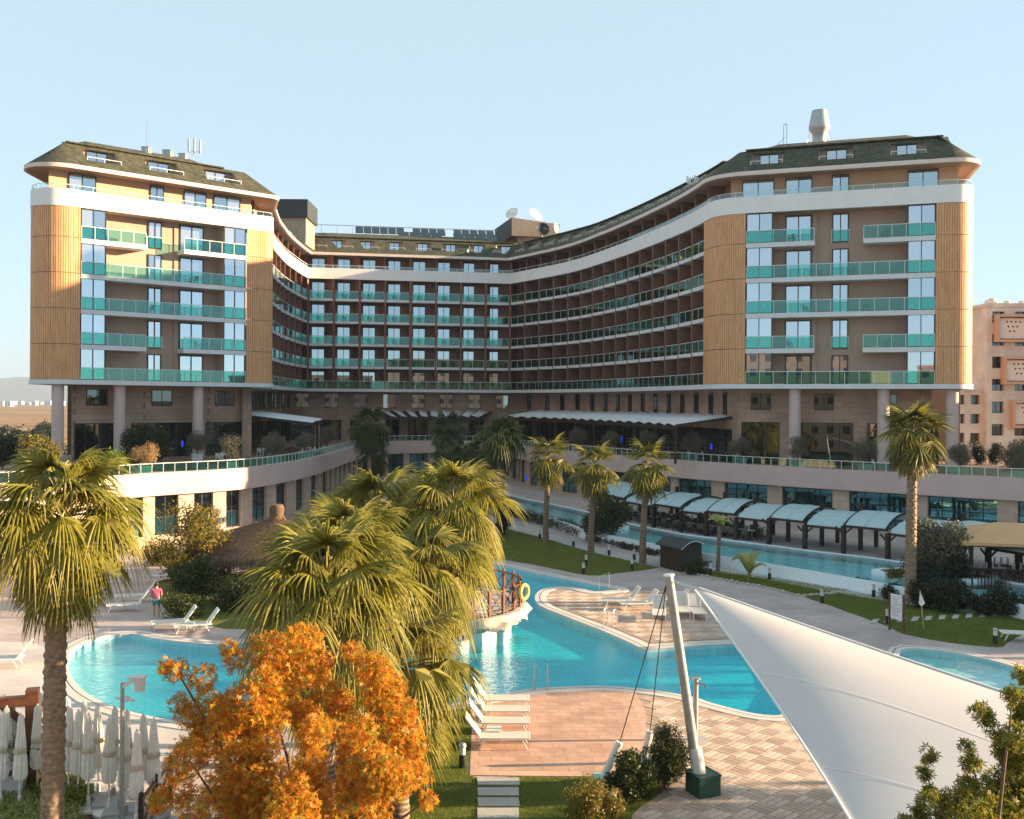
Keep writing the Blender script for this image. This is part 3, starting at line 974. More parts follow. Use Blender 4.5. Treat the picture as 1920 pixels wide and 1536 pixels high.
# white edging stones along the narrow lawn
edge = Path(catmull(pxs([(1296, 1076), (1345, 1086), (1400, 1096), (1447, 1105), (1500, 1118), (1550, 1114), (1597, 1110)]), 4))
n = int(edge.len / .42)
for i in range(n):
    p, nn = edge.at((i + .5) * edge.len / n)
    rr = rnd.uniform(.11, .17)
    b = MB()
    b.lathe([(rr * .7, 0), (rr, rr * .45), (rr * .75, rr * .95), (0.001, rr * 1.1)], 7)
    me = cached(('estone', i % 5), lambda: b.mesh('edging_stone', 'rock'))
    solo('edging_stone', me, 'small white edging stone along the narrow lawn by the walkway', 'stone', (p.x, p.y, 0.0), rnd.uniform(0, 6), 'white edging stones of the narrow lawn')
# ---------------------------------------------------------------- terrace podium
POD = Path(catmull([(-41, 55), (-36, 62.5), (-30.2, 71.5), (-27.3, 76.4), (-21.8, 83.6), (-19.6, 95.2), (-19.2, 108), (-19.3, 121), (-18.6, 136), (-15.5, 142.5), (-9, 144.5), (-3, 142.5), (-.2, 137), (1.4, 128), (6.5, 115.5), (14.6, 101.6), (19.5, 94.5), (26.6, 87.1), (38.7, 76.8), (52, 66), (58, 61)], 8))
TER_Z, PAR_Z, PAR_B = 5.5, 5.78, 4.05
pod = thing('terrace_podium', 'curved two-level podium with beige parapet, stone piers and glass rail', 'podium', (0, 110, 0))
ts = POD.stations(0, POD.len)
b = MB()
POD.ring(b, ts, 0, .45, PAR_B, PAR_Z)
part(pod, 'parapet', b.mesh('parapet', 'podium_paint', True))
b = MB()
back = [V(p + (0,)) for p in ((58, 165), (-47, 165), (-46, 100))]
b.sheet([V((p.x, p.y, 0)) for p in POD.off(.45, 0)] + back, z=TER_Z)
b.sheet([V((p.x, p.y, 0)) for p in POD.off(.45, 0)] + back, z=PAR_B + .02)
b.strip([V((-46, 100, -.6)), V((-41, 55, -.6))], [V((-46, 100, PAR_Z)), V((-41, 55, PAR_Z))])
part(pod, 'terrace_floor', b.mesh('terrace_floor', 'terrace_floor'))
# piers and window bays, each bay cut into the wall line
WD = .5
wall = MB()
def window_frame_me(w, h, n, t=.07, d=.12, mid=None, mat='dark_metal'):
    def f():
        b = MB()
        b.box(-w / 2, w / 2, -d, 0, 0, t).box(-w / 2, w / 2, -d, 0, h - t, h)
        for k in range(n + 1):
            x = -w / 2 + (w - t) * k / n
            b.box(x, x + t, -d + .004, -.002, t, h - t)
        if mid:
            b.box(-w / 2 + t, w / 2 - t, -d + .01, -.003, mid - t / 2, mid + t / 2)
        return b.mesh('window_frame', mat)
    return cached(('wf', round(w, 2), round(h, 2), n, t, d, mid, mat), f)
def pane_me(w, h, mat, th=.02):
    return cached(('pane', round(w, 2), round(h, 2), mat, th), lambda: MB().box(-w / 2, w / 2, -th, 0, 0, h).mesh('pane', mat))
def window(root, p, rz, w, h, n=2, mat='pane_room', t=.07, d=.12, mid=None, mat_low=None, name='window'):
    f = part(root, name, window_frame_me(w, h, n, t, d, mid), p, rz)
    pw = (w - t) / n - t
    for k in range(n):
        x = -w / 2 + t + (w - t) * k / n + pw / 2
        if mid:
            ob('pane', pane_me(pw, h - t - mid - t / 2, mat), f, (x, -.03, mid + t / 2))
            ob('pane', pane_me(pw, mid - 1.5 * t, mat_low or mat), f, (x, -.03, t))
        else:
            ob('pane', pane_me(pw, h - 2 * t, mat), f, (x, -.03, t))
    return f
def wall_bays(path, bays, d, z0, z1, wz0, wz1, mb, deep=.35, mi=0):
    """wall along a path with openings; bays = [(t0, t1)]"""
    ts = path.stations(0, path.len, [q for b_ in bays for q in b_])
    for a, c in zip(ts, ts[1:]):
        m = (a + c) / 2
        hole = any(t0 < m < t1 for t0, t1 in bays)
        if hole:
            path.wall(mb, [a, c], d, z0, wz0, mi)
            path.wall(mb, [a, c], d, wz1, z1, mi)
            mb.strip(path.off(d, wz0, [a, c]), path.off(d + deep, wz0, [a, c]), mi)
            mb.strip(path.off(d, wz1, [a, c]), path.off(d + deep, wz1, [a, c]), mi)
        else:
            path.wall(mb, [a, c], d, z0, z1, mi)
    for t0, t1 in bays:
        for t in (t0, t1):
            o, i = path.off(d, 0, [t])[0], path.off(d + deep, 0, [t])[0]
            mb.poly([(o.x, o.y, wz0), (i.x, i.y, wz0), (i.x, i.y, wz1), (o.x, o.y, wz1)], mi)
bays = []
tL = POD.at_col(160, 2)
tC = POD.nearest((-18.6, 136))
tR0 = POD.nearest((2.2, 126))
left_cols = [(184, 232), (248, 276), (297, 341), (370, 407), (432, 461), (483, 510), (528, 547), (565, 580), (593, 604), (614, 622)]
pod_bays = []
for a, c in left_cols:
    t0, t1 = POD.at_col(a, 2), POD.at_col(c, 2)
    pod_bays.append((t0, t1, 1))
t = pod_bays[-1][1] + 1.4
while t + 2 < tC:
    pod_bays.append((t, t + 1.9, 1))
    t += 3.3
t = tC + 2
while t + 3 < tR0:
    pod_bays.append((t, t + 2.6, 2))
    t += 3.4
for a, c in ((985, 1000), (1010, 1030), (1045, 1075), (1090, 1122), (1140, 1185), (1205, 1250), (1264, 1327), (1351, 1433), (1460, 1556), (1587, 1702), (1735, 1866), (1905, 2010)):
    t0, t1 = POD.at_col(a, 2.5), POD.at_col(c, 2.5)
    if t0 and t1 and t0 > pod_bays[-1][1] + .3:
        pod_bays.append((t0, t1, 3 if t1 - t0 > 2.8 else 2))
wall_bays(POD, [(a, c) for a, c, k in pod_bays], WD, -.05, PAR_B + .03, .95, 3.95, wall)
part(pod, 'wall', wall.mesh('podium_wall', 'stone_light'))
for a, c, k in pod_bays:
    p0, p1 = POD.off(WD + .34, .95, [a])[0], POD.off(WD + .34, .95, [c])[0]
    u = p1 - p0
    rz = math.atan2(u.y, u.x)
    w = u.length - .02
    npan = max(1, round(w / 1.15)) if k > 1 else (2 if w > 1.3 else 1)
    window(pod, (p0 + p1) / 2, rz, w, 2.98, npan, 'pane_dark' if k == 1 else 'pane_teal', .06, .1, 1.35 if k == 1 else 1.9, 'pane_teal')
# glass rail along the parapet
step = .95
n = int(POD.len / step)
hr = MB()
pts = POD.off(.22, PAR_Z + .70, [i * POD.len / n for i in range(n + 1)])
hr.tube(pts, .028, 5)
for p in pts:
    hr.bar((p.x, p.y, PAR_Z), (p.x, p.y, PAR_Z + .7), .05)
part(pod, 'handrail', hr.mesh('handrail', 'white_metal'))
gi = 0
for a, c in zip(pts, pts[1:]):
    u = c - a
    m = (a + c) / 2
    x_px = 960 + FPX * m.x / m.y
    if -60 < x_px < 1990 and gi < 300:
        gi += 1
        part(pod, 'glass_panel', pane_me(round(u.length - .07, 2), .56, 'rail_glass', .012), (m.x, m.y, PAR_Z + .08), math.atan2(u.y, u.x))

# ---------------------------------------------------------------- hotel
LA, LB = V((-42.1, 88.8, 0)), V((-24.65, 104.3, 0))
uL = (LB - LA).normalized()
inL = V((-uL.y, uL.x, 0))
RC, RD = V((20.5, 92.6, 0)), V((39.3, 86.1, 0))
uR = (RD - RC).normalized()
inR = V((-uR.y, uR.x, 0))
def arc(c, r, a0, a1, n):
    return [V((c.x + r * math.cos(a0 + (a1 - a0) * k / n), c.y + r * math.sin(a0 + (a1 - a0) * k / n), 0)) for k in range(n + 1)]
rl = 2.6
cl = LA + uL * (rl * 1.25) + inL * rl
a_front = math.atan2(-inL.y, -inL.x)
left_end = arc(cl, rl, a_front - RAD(128), a_front, 14)
tan_l = V((-math.sin(a_front - RAD(128)), math.cos(a_front - RAD(128)), 0))
left_end = [left_end[0] - tan_l * 11] + left_end
side_in = V((-26.3, 110, 0))
# rounded inner corner of the left tower
rb = .9
d2 = (side_in - LB).normalized()
corner_b = catmull([LB - uL * 1.3, LB - uL * .45 , LB + d2 * .35 + (uL * -.02), LB + d2 * 1.2], 4)
lw = catmull([(-26.3, 110), (-27.5, 117.2), (-27.97, 121.7), (-28.4, 125.9), (-28.65, 129.5), (-28.8, 134), (-28.88, 138.6), (-28.85, 143.2)], 4)
rw = catmull([(-.4, 148.5), (7.31, 135.9), (11.63, 124.2), (14.88, 112.9), (17.23, 103.1), (18.26, 97.0)], 8)
corner_c = catmull([(18.26, 97.0), (18.42, 95.4), (18.95, 94.0), (20.0, 92.95), (21.5, 92.25)], 4)
rr_ = 1.9
cr = RD - uR * rr_ + inR * rr_
a_f = math.atan2(-inR.y, -inR.x)
right_end = arc(cr, rr_, a_f, a_f + RAD(95), 12)
tan_r = V((-math.sin(a_f + RAD(95)), math.cos(a_f + RAD(95)), 0))
right_end += [right_end[-1] + tan_r * 11]
allp = left_end + corner_b + lw + rw + corner_c[1:] + right_end
clean = [allp[0]]
for p in allp[1:]:
    if (p - clean[-1]).length > .02:
        clean.append(p)
HP = Path(clean)
FLO = [13.1, 16.3, 19.5, 22.7, 25.9]
Z_SLAB0, Z_BAND0, Z_BAND1, Z_EAVE, Z_TOP = 12.68, 28.66, 30.2, 32.05, 35.0
hotel = thing('hotel', 'eight-storey curved hotel with white bands, bamboo-clad ends and shingled roof', 'hotel', (-5, 120, TER_Z))
tB = HP.nearest(LB + d2 * 1.2)
tLW = HP.nearest((-27.3, 115.5))
tC0, tC1 = HP.nearest((-28.85, 143.2)), HP.nearest((-.4, 148.5))
tRW = HP.nearest((18.26, 97.0))
tA = HP.nearest(left_end[-1])
tD = HP.nearest(right_end[0])
ALL = HP.stations(0, HP.len)
b = MB()
HP.ring(b, ALL, 0, .3, Z_BAND0, Z_BAND1)
part(hotel, 'parapet_band', b.mesh('parapet_band', 'white_paint', True))
b = MB()
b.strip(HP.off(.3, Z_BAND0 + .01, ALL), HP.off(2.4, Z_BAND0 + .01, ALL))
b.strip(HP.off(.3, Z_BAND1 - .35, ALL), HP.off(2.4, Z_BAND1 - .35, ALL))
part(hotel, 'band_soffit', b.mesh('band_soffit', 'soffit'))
b = MB()
HP.ring(b, ALL, -.06, 6.0, Z_SLAB0, FLO[0])
part(hotel, 'base_slab', b.mesh('base_slab', 'slab_white', True))
# eave and soffit
b = MB()
HP.ring(b, ALL, -.55, -.30, Z_EAVE - .05, Z_EAVE + .30)
part(hotel, 'eave_fascia', b.mesh('eave_fascia', 'fascia', True))
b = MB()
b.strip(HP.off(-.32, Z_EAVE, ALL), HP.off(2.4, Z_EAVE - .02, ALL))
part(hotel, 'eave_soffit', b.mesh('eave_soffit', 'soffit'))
# thin rail on the band
b = MB()
nR = int(HP.len / 1.7)
pts = HP.off(.15, Z_BAND1 + .42, [i * HP.len / nR for i in range(nR + 1)])
b.tube(HP.off(.15, Z_BAND1 + .42, HP.stations(0, HP.len)), .03, 5)
for p in pts:
    b.bar((p.x, p.y, Z_BAND1), (p.x, p.y, Z_BAND1 + .42), .04)
part(hotel, 'band_rail', b.mesh('band_rail', 'white_metal'))
for i in range(nR):
    a, c = pts[i], pts[i + 1]
    m, u = (a + c) / 2, c - a
    if 40 < 960 + FPX * m.x / m.y < 1850:
        part(hotel, 'rail_glass', pane_me(round(u.length - .08, 1), .34, 'clear_glass', .012), (m.x, m.y, Z_BAND1 + .04), math.atan2(u.y, u.x))

# --- wings and centre: bays between brown fins
dW = 1.95
def bay_list(t0, t1, n):
    return [(t0 + (t1 - t0) * i / n, t0 + (t1 - t0) * (i + 1) / n) for i in range(n)]
bays_l = bay_list(HP.nearest((-26.6, 111.5)), tC0, 8)
bays_c = bay_list(tC0, tC1, 8)
bays_r = bay_list(tC1, tRW - .1, 15)
b = MB()
wts = HP.stations(tB, tRW + 6.5)
HP.wall(b, wts, dW, FLO[0], Z_EAVE)
part(hotel, 'wing_wall', b.mesh('wing_wall', 'brown_wall', True))
def fin_me(L, w, z0, z1):
    return cached(('fin', L, w, z0, z1), lambda: MB().box(-w / 2, w / 2, 0, L, z0, z1).mesh('fin', 'brown_fin'))
def frame_at(t):
    p, n = HP.at(t)
    n = n.normalized()
    return p, n, math.atan2(-n.x, n.y)       # rz so that local x runs along the facade, local y inward
edges = sorted(set(round(q, 4) for l in (bays_l, bays_c, bays_r) for bb in l for q in bb))
for q in edges:
    p, n, rz = frame_at(q)
    wide = .42 if abs(q - (tC0 + tC1) / 2) < .1 else .24
    part(hotel, 'fin', fin_me(dW - .1, wide, FLO[0] + .01, Z_BAND0), p + n * .1, rz)
    part(hotel, 'fin', fin_me(dW - .4, wide, Z_BAND1 - .35, Z_EAVE - .02), p + n * .4, rz)
def slab_me(w, d, h):
    return cached(('slab', round(w, 2), d, h), lambda: MB().box(-w / 2, w / 2, 0, d, -h, 0).mesh('balcony_slab', 'slab_white'))
def rail_me(w, n, h=1.08):
    def f():
        b = MB()
        b.box(-w / 2, w / 2, -.02, .03, h - .03, h + .02)
        for k in range(n + 1):
            x = -w / 2 + .02 + (w - .04) * k / n
            b.box(x - .02, x + .02, -.015, .025, 0, h - .03)
        return b.mesh('balcony_rail', 'white_metal')
    return cached(('rail', round(w, 2), n, h), f)
def balcony(p, rz, w, n, d=1.8, h=.36, gh=1.08, gy=.06, name='balcony'):
    s = part(hotel, name, slab_me(w, d, h), p, rz)
    ob('rail', rail_me(w - .06, n, gh), s, (0, gy, 0))
    pw = (w - .1) / n
    for k in range(n):
        ob('glass_panel', pane_me(pw - .05, gh - .09, 'balcony_glass', .014), s, (-w / 2 + .05 + pw * (k + .5), gy + .012, .05))
    return s
chair_spots = []
for li, bl in enumerate((bays_l, bays_c, bays_r)):
    for bi, (q0, q1) in enumerate(bl):
        pa, pb = HP.off(0, 0, [q0])[0], HP.off(0, 0, [q1])[0]
        u = pb - pa
        rz = math.atan2(u.y, u.x)
        n = V((-math.sin(rz), math.cos(rz), 0))
        m = (pa + pb) / 2
        w = u.length - .26
        u = u.normalized()
        for fi, z in enumerate(FLO):
            if fi > 0:
                balcony((m.x + n.x * .12, m.y + n.y * .12, z), rz, w, 2 if li != 1 else 2)
            wp = m + n * (dW - .012) - u * (w * .14)
            window(hotel, (wp.x, wp.y, z + .03), rz, w * .54, 2.45, 2, 'pane_room')
            if li == 1 or (li == 2 and bi < 3):
                c = m + n * .95 + u * (w * .02)
                chair_spots.append((c.x - u.x * .45, c.y - u.y * .45, z, rz + PI / 2 + .3))
                chair_spots.append((c.x + u.x * .5, c.y + u.y * .5, z, rz - PI / 2 - .2))
        wp = m + n * (dW - .012) - u * (w * .14)
        window(hotel, (wp.x, wp.y, Z_BAND1 - .35), rz, w * .54, 2.05, 2, 'pane_room')
# continuous glass along the first floor of the wings
q0, q1 = bays_l[0][0], tRW - .1
nG = int((q1 - q0) / 1.55)
pts = HP.off(.12, FLO[0] + 1.08, [q0 + (q1 - q0) * i / nG for i in range(nG + 1)])
rb_ = MB().tube(pts, .03, 4)
for p in pts:
    rb_.bar((p.x, p.y, FLO[0]), (p.x, p.y, FLO[0] + 1.08), .04)
lb = part(hotel, 'long_balcony_rail', rb_.mesh('long_balcony_rail', 'white_metal'))
for a, c in zip(pts, pts[1:]):
    u = c - a
    m = (a + c) / 2
    part(hotel, 'glass_panel', pane_me(round(u.length - .06, 2), .98, 'balcony_glass', .014), (m.x, m.y, FLO[0] + .05), math.atan2(u.y, u.x))

# --- tower ends
def tower(P, u, inn, cols, t_clad0, t_clad1, side):
    rz = math.atan2(u.y, u.x)
    def X(c):
        return on_line(c, P, u, 21)
    c = {k: X(v) for k, v in cols.items() if k != 'pentw'}
    dR = 1.75
    # recessed wall and returns
    b = MB()
    a0, a1 = c['bay_a1'], c['bay_b0']
    f0, f1 = a0 + inn * dR, a1 + inn * dR
    b.poly([(f0.x, f0.y, FLO[0]), (f1.x, f1.y, FLO[0]), (f1.x, f1.y, Z_BAND0), (f0.x, f0.y, Z_BAND0)])
    for a in (a0, a1):
        g = a + inn * .15
        f = a + inn * dR
        b.poly([(g.x, g.y, FLO[0]), (f.x, f.y, FLO[0]), (f.x, f.y, Z_BAND0), (g.x, g.y, Z_BAND0)])
    part(hotel, 'recessed_wall', b.mesh('recessed_wall', 'taupe_wall'))
    # backing behind window bays
    for a, e in ((c['bay_a0'], c['bay_a1']), (c['bay_b0'], c['bay_b1'])):
        g, h = a + inn * .28, e + inn * .28
        b = MB().poly([(g.x, g.y, FLO[0]), (h.x, h.y, FLO[0]), (h.x, h.y, Z_BAND0), (g.x, g.y, Z_BAND0)])
        part(hotel, 'bay_backing', b.mesh('bay_backing', 'dark_metal'))
    # a rib on the recessed wall
    for k in ('rib',):
        p = X(cols[k]) + inn * (dR - .12)
        part(hotel, 'wall_rib', cached(('rib',), lambda: MB().box(-.2, .2, 0, .12, FLO[0], Z_BAND0).mesh('wall_rib', 'taupe_wall')), p, rz)
    for fi, z in enumerate(FLO):
        full = fi in (0, 2, 3)
        top = (FLO[fi + 1] if fi < 4 else Z_BAND0) - .36
        for a, e in ((c['bay_a0'], c['bay_a1']), (c['bay_b0'], c['bay_b1'])):
            m = (a + e) / 2 + inn * .27
            window(hotel, (m.x, m.y, z + .02), rz, (e - a).length - .04, top - z - .02 + (.32 if fi == 4 else 0), 2, 'pane_tower', .07)
        for k0, k1, np_, mt in (('door0', 'door1', 2, 'pane_tower'), ('slit0', 'slit1', 2, 'pane_tower')):
            a, e = X(cols[k0]) + inn * (dR - .01), X(cols[k1]) + inn * (dR - .01)
            m = (a + e) / 2
            window(hotel, (m.x, m.y, z + .02), rz, (e - a).length, 2.6, np_, mt, .09)
        def bal(k0, k1, nn):
            a, e = X(cols[k0]), X(cols[k1])
            m = (a + e) / 2
            if fi == 0:
                z0 = z + .002
                s = part(hotel, 'balcony', slab_me((e - a).length, dR - .02, .02), (m.x, m.y, z0), rz)
            else:
                s = part(hotel, 'balcony', slab_me((e - a).length, dR - .02, .42), (m.x, m.y, z + .002), rz)
            w = (e - a).length
            ob('rail', rail_me(w - .04, nn, 1.12), s, (0, .05, 0))
            pw = (w - .06) / nn
            for k in range(nn):
                ob('glass_panel', pane_me(pw - .05, 1.02, 'balcony_glass', .014), s, (-w / 2 + .03 + pw * (k + .5), .06, .05))
            for q in (.35, .62):
                if w > 4 and rnd.random() < .75:
                    cc = a.lerp(e, q + rnd.uniform(-.08, .08)) + inn * .9
                    chair_spots.append((cc.x, cc.y, z, rz + rnd.choice((PI / 2, -PI / 2)) + rnd.uniform(-.4, .4)))
        if full:
            bal('bay_a0', 'bay_b1', 13)
        else:
            bal('bay_a0', 'part_a', 5)
            bal('part_b', 'bay_b1', 5)
            a, e = X(cols['slit0'] - 2) + inn * (dR - .14), X(cols['slit1'] + 2) + inn * (dR - .14)
            m = (a + e) / 2
            w = (e - a).length
            s = part(hotel, 'window_guard', rail_me(w, 1, 1.15), (m.x, m.y, z - .05), rz)
            ob('glass_panel', pane_me(w - .1, 1.0, 'balcony_glass', .014), s, (0, .012, .1))
    # bamboo cladding, one panel per storey and side
    zs = FLO + [Z_BAND0]
    for (q0, q1) in (t_clad0, t_clad1):
        ns = max(4, int((q1 - q0) / .21))
        for z0, z1 in zip(zs, zs[1:]):
            b = MB()
            tsx = HP.stations(q0, q1)
            HP.wall(b, tsx, .13, z0 + .03, z1 - .02)
            for k in range(ns):
                ta, tb = q0 + (q1 - q0) * (k + .12) / ns, q0 + (q1 - q0) * (k + .88) / ns
                HP.ring(b, [ta, tb], .04, .12, z0 + .03, z1 - .02)
            part(hotel, 'cladding_panel', b.mesh('cladding_panel', 'bamboo'))
    # set-back top storey
    pen = [X(cols[k]) + inn * 1.3 for k in ('pent0', 'pent1')]
    b = MB()
    zb = Z_BAND1 - .35
    q = [pen[0], pen[1]]
    b.poly([(q[0].x, q[0].y, zb), (q[1].x, q[1].y, zb), (q[1].x, q[1].y, Z_EAVE), (q[0].x, q[0].y, Z_EAVE)])
    for e in q:
        f = e + (V((-.12, .99, 0)) if side < 0 else inn) * 5
        b.poly([(e.x, e.y, zb), (f.x, f.y, zb), (f.x, f.y, Z_EAVE), (e.x, e.y, Z_EAVE)])
    part(hotel, 'top_storey_wall', b.mesh('top_storey_wall', 'tan_wall'))
    for x0, x1 in cols['pentw']:
        a, e = X(x0) + inn * 1.29, X(x1) + inn * 1.29
        m = (a + e) / 2
        window(hotel, (m.x, m.y, zb + .05), rz, (e - a).length, 2.0, 2, 'pane_room')
colsL = dict(bay_a0=152, bay_a1=200, bay_b0=421, bay_b1=462, door0=350, door1=395, slit0=290, slit1=316, rib=343, part_a=275, part_b=345, pent0=99, pent1=480,
             pentw=[(136, 188), (290, 316), (354, 396), (410, 460)])
colsR = dict(bay_a0=1398, bay_a1=1448, bay_b0=1701, bay_b1=1754, door0=1470, door1=1519, slit0=1559, slit1=1590, rib=1526, part_a=1527, part_b=1618, pent0=1366, pent1=1797,
             pentw=[(1388, 1448), (1470, 1520), (1558, 1590), (1702, 1760)])
def tx_(c, P, u):
    return HP.nearest(on_line(c, P, u, 21))
tower(LA, uL, inL, colsL, (HP.s[0] + .5, tx_(151, LA, uL)), (tx_(463, LA, uL), tB + 4.0), -1)
tower(RC, uR, inR, colsR, (tRW - .1, tx_(1397, RC, uR)), (tx_(1755, RC, uR), HP.len - .3), 1)

# --- wall below the hotel, on the terrace, with piers, windows and columns
dL = 3.0
def low_strip(q0, q1):
    b = MB()
    HP.wall(b, HP.stations(q0, q1), dL, TER_Z - .2, Z_SLAB0 + .02)
    return b
part(hotel, 'terrace_wall', low_strip(HP.nearest(left_end[-1]) + 1.0, tD - 1.2).mesh('terrace_wall', 'stone_wall', True))
def low_win(x0, x1, z0, z1, P, u, inn, n, mat, dd=dL, name='window'):
    a, e = on_line(x0, P + inn * dd, u, (z0 + z1) / 2), on_line(x1, P + inn * dd, u, (z0 + z1) / 2)
    m = (a + e) / 2
    window(hotel, (m.x - inn.x * .01, m.y - inn.y * .01, z0), math.atan2(u.y, u.x), (e - a).length, z1 - z0, n, mat, .06, .09, name=name)
for x0, x1 in ((162, 201), (284, 322), (403, 439)):
    low_win(x0, x1, 10.75, 12.3, LA, uL, inL, 2, 'pane_dark')
for x0, x1, n in ((139, 216, 4), (246, 360, 5), (385, 455, 3)):
    low_win(x0, x1, 5.75, 9.1, LA, uL, inL, n, 'pane_dark')
for x0, x1 in ((1408, 1445), (1527, 1563), (1645, 1682)):
    low_win(x0, x1, 10.75, 12.25, RC, uR, inR, 2, 'pane_dark')
for x0, x1, n in ((1390, 1461, 3), (1502, 1599, 4), (1626, 1700, 3), (1720, 1760, 2)):
    low_win(x0, x1, 5.75, 9.6, RC, uR, inR, n, 'pane_dark')
cu = (V((-.4, 148.5, 0)) - V((-28.85, 143.2, 0))).normalized()
ci = V((-cu.y, cu.x, 0))
for bi, (q0, q1) in enumerate(bays_c):
    m = (HP.off(dL - .01, 0, [q0])[0] + HP.off(dL - .01, 0, [q1])[0]) / 2 - cu * .5
    window(hotel, (m.x, m.y, 10.3), math.atan2(cu.y, cu.x), 1.9, 2.1, 2, 'pane_dim', .06, .09)
    window(hotel, (m.x, m.y, 5.7), math.atan2(cu.y, cu.x), 2.9, 2.9, 2, 'pane_dark', .06, .09)
for bl, wd in ((bays_r, .95), (bays_l, .8)):
    for bi, (q0, q1) in enumerate(bl):
        for fr in (.5,) if bl is bays_r else (.25, .75):
            pa, pb = HP.off(dL - .02, 0, [q0])[0], HP.off(dL - .02, 0, [q1])[0]
            m = pa.lerp(pb, fr)
            u = pb - pa
            window(hotel, (m.x, m.y, 10.2), math.atan2(u.y, u.x), wd, 2.2, 1, 'pane_room' if bi < 2 else 'pane_dark', .05, .09)
        pa, pb = HP.off(dL - .02, 0, [q0])[0], HP.off(dL - .02, 0, [q1])[0]
        u = pb - pa
        m = (pa + pb) / 2
        if True:
            window(hotel, (m.x, m.y, 5.7), math.atan2(u.y, u.x), u.length * .96, 3.1, 3, 'pane_dark', .06, .09)  # bay-wide dark panes stand in for the deep shade under the awnings
col_me = cached(('col',), lambda: MB().lathe([(.52, 0), (.52, Z_SLAB0 - TER_Z)], 20).mesh('column', 'podium_paint', True))
for x, P, u, inn in ((108, LA, uL, inL), (224, LA, uL, inL), (371, LA, uL, inL), (1490, RC, uR, inR), (1656, RC, uR, inR), (1785, RC, uR, inR)):
    p = on_line(x, P + inn * .95, u, 9)
    part(hotel, 'column', col_me, (p.x, p.y, TER_Z))

# --- roof with cut-in dormers
dorm = []
for x in ((165, 230), (283, 347), (392, 455)):
    dorm.append((tx_(x[0], LA, uL), tx_(x[1], LA, uL)))
for x in ((1404, 1465), (1533, 1598), (1669, 1736)):
    dorm.append((tx_(x[0], RC, uR), tx_(x[1], RC, uR)))
for bl in (bays_c, bays_r, bays_l):
    for q0, q1 in bl:
        dorm.append((q0 + .75, q1 - .75))
dorm.sort()
rts = HP.stations(0, HP.len, [q for d in dorm for q in d])
F0, F1 = .30, .84
run = 2.9
cB = HP.nearest(LB)
sB_n = V((-d2.y, d2.x, 0))
def cross2(P, u, Q, w):
    k = ((Q.x - P.x) * w.y - (Q.y - P.y) * w.x) / (u.x * w.y - u.y * w.x)
    return P + u * k
APEX = cross2(LA + inL * run, uL, LB + sB_n * run, d2)
def slope(t, f):
    if cB - 7 < t < cB + 8:
        top = HP.off(run, Z_TOP, [t])[0]
        if (t < cB and (top - APEX).dot(uL) > 0) or (t >= cB and (top - APEX).dot(d2) < 0):
            top = V((APEX.x, APEX.y, Z_TOP))
        return HP.off(-.55, Z_EAVE + .31, [t])[0].lerp(top, f)
    return HP.off(-.55 + (run + .55) * f, Z_EAVE + .31 + (Z_TOP - Z_EAVE - .31) * f, [t])[0]
b = MB()
for a, c in zip(rts, rts[1:]):
    m = (a + c) / 2
    hole = any(d0 < m < d1 for d0, d1 in dorm)
    for f0, f1 in ((0, F0), (F0, F1), (F1, 1)):
        if hole and f0 == F0:
            continue
        b.poly([slope(a, f0), slope(c, f0), slope(c, f1), slope(a, f1)])
roof = part(hotel, 'roof', b.mesh('roof', 'shingle'))
for q0, q1 in ((tA + .3, tx_(440, LA, uL)), (tC0 + .5, tC1 - .5), (tC1 + .5, tRW - 2), (tx_(1385, RC, uR), tD - .4)):
    b = MB()
    cs = HP.stations(q0, q1, [q0 + (q1 - q0) * i / 24 for i in range(25)])
    tp = [min(1, 6 * (q_ - q0) / (q1 - q0) + .02, 6 * (q1 - q_) / (q1 - q0) + .02) for q_ in cs]
    lift_ = lambda d, zs: [HP.off(d, zs(k_), [q_])[0] for q_, k_ in zip(cs, tp)]
    cap0, cap1, cap2 = HP.off(run - .30, Z_TOP + .0, cs), HP.off(run - .30, Z_TOP + .12, cs), lift_(run + 2.6, lambda k_: Z_TOP + .12 + .95 * k_)
    base = HP.off(run + 2.6, Z_TOP - .02, cs)
    b.strip(HP.off(run, Z_TOP - .02, cs), cap0)
    b.strip(cap0, cap1)
    b.strip(cap1, cap2)
    b.strip(cap2, base)
    for k in (0, -1):
        b.poly([cap0[k], cap1[k], cap2[k], base[k]])
    ob('roof_cap', b.mesh('roof_cap', 'shingle'), roof)
zd0, zd1 = slope(0, F0).z, slope(0, F1).z
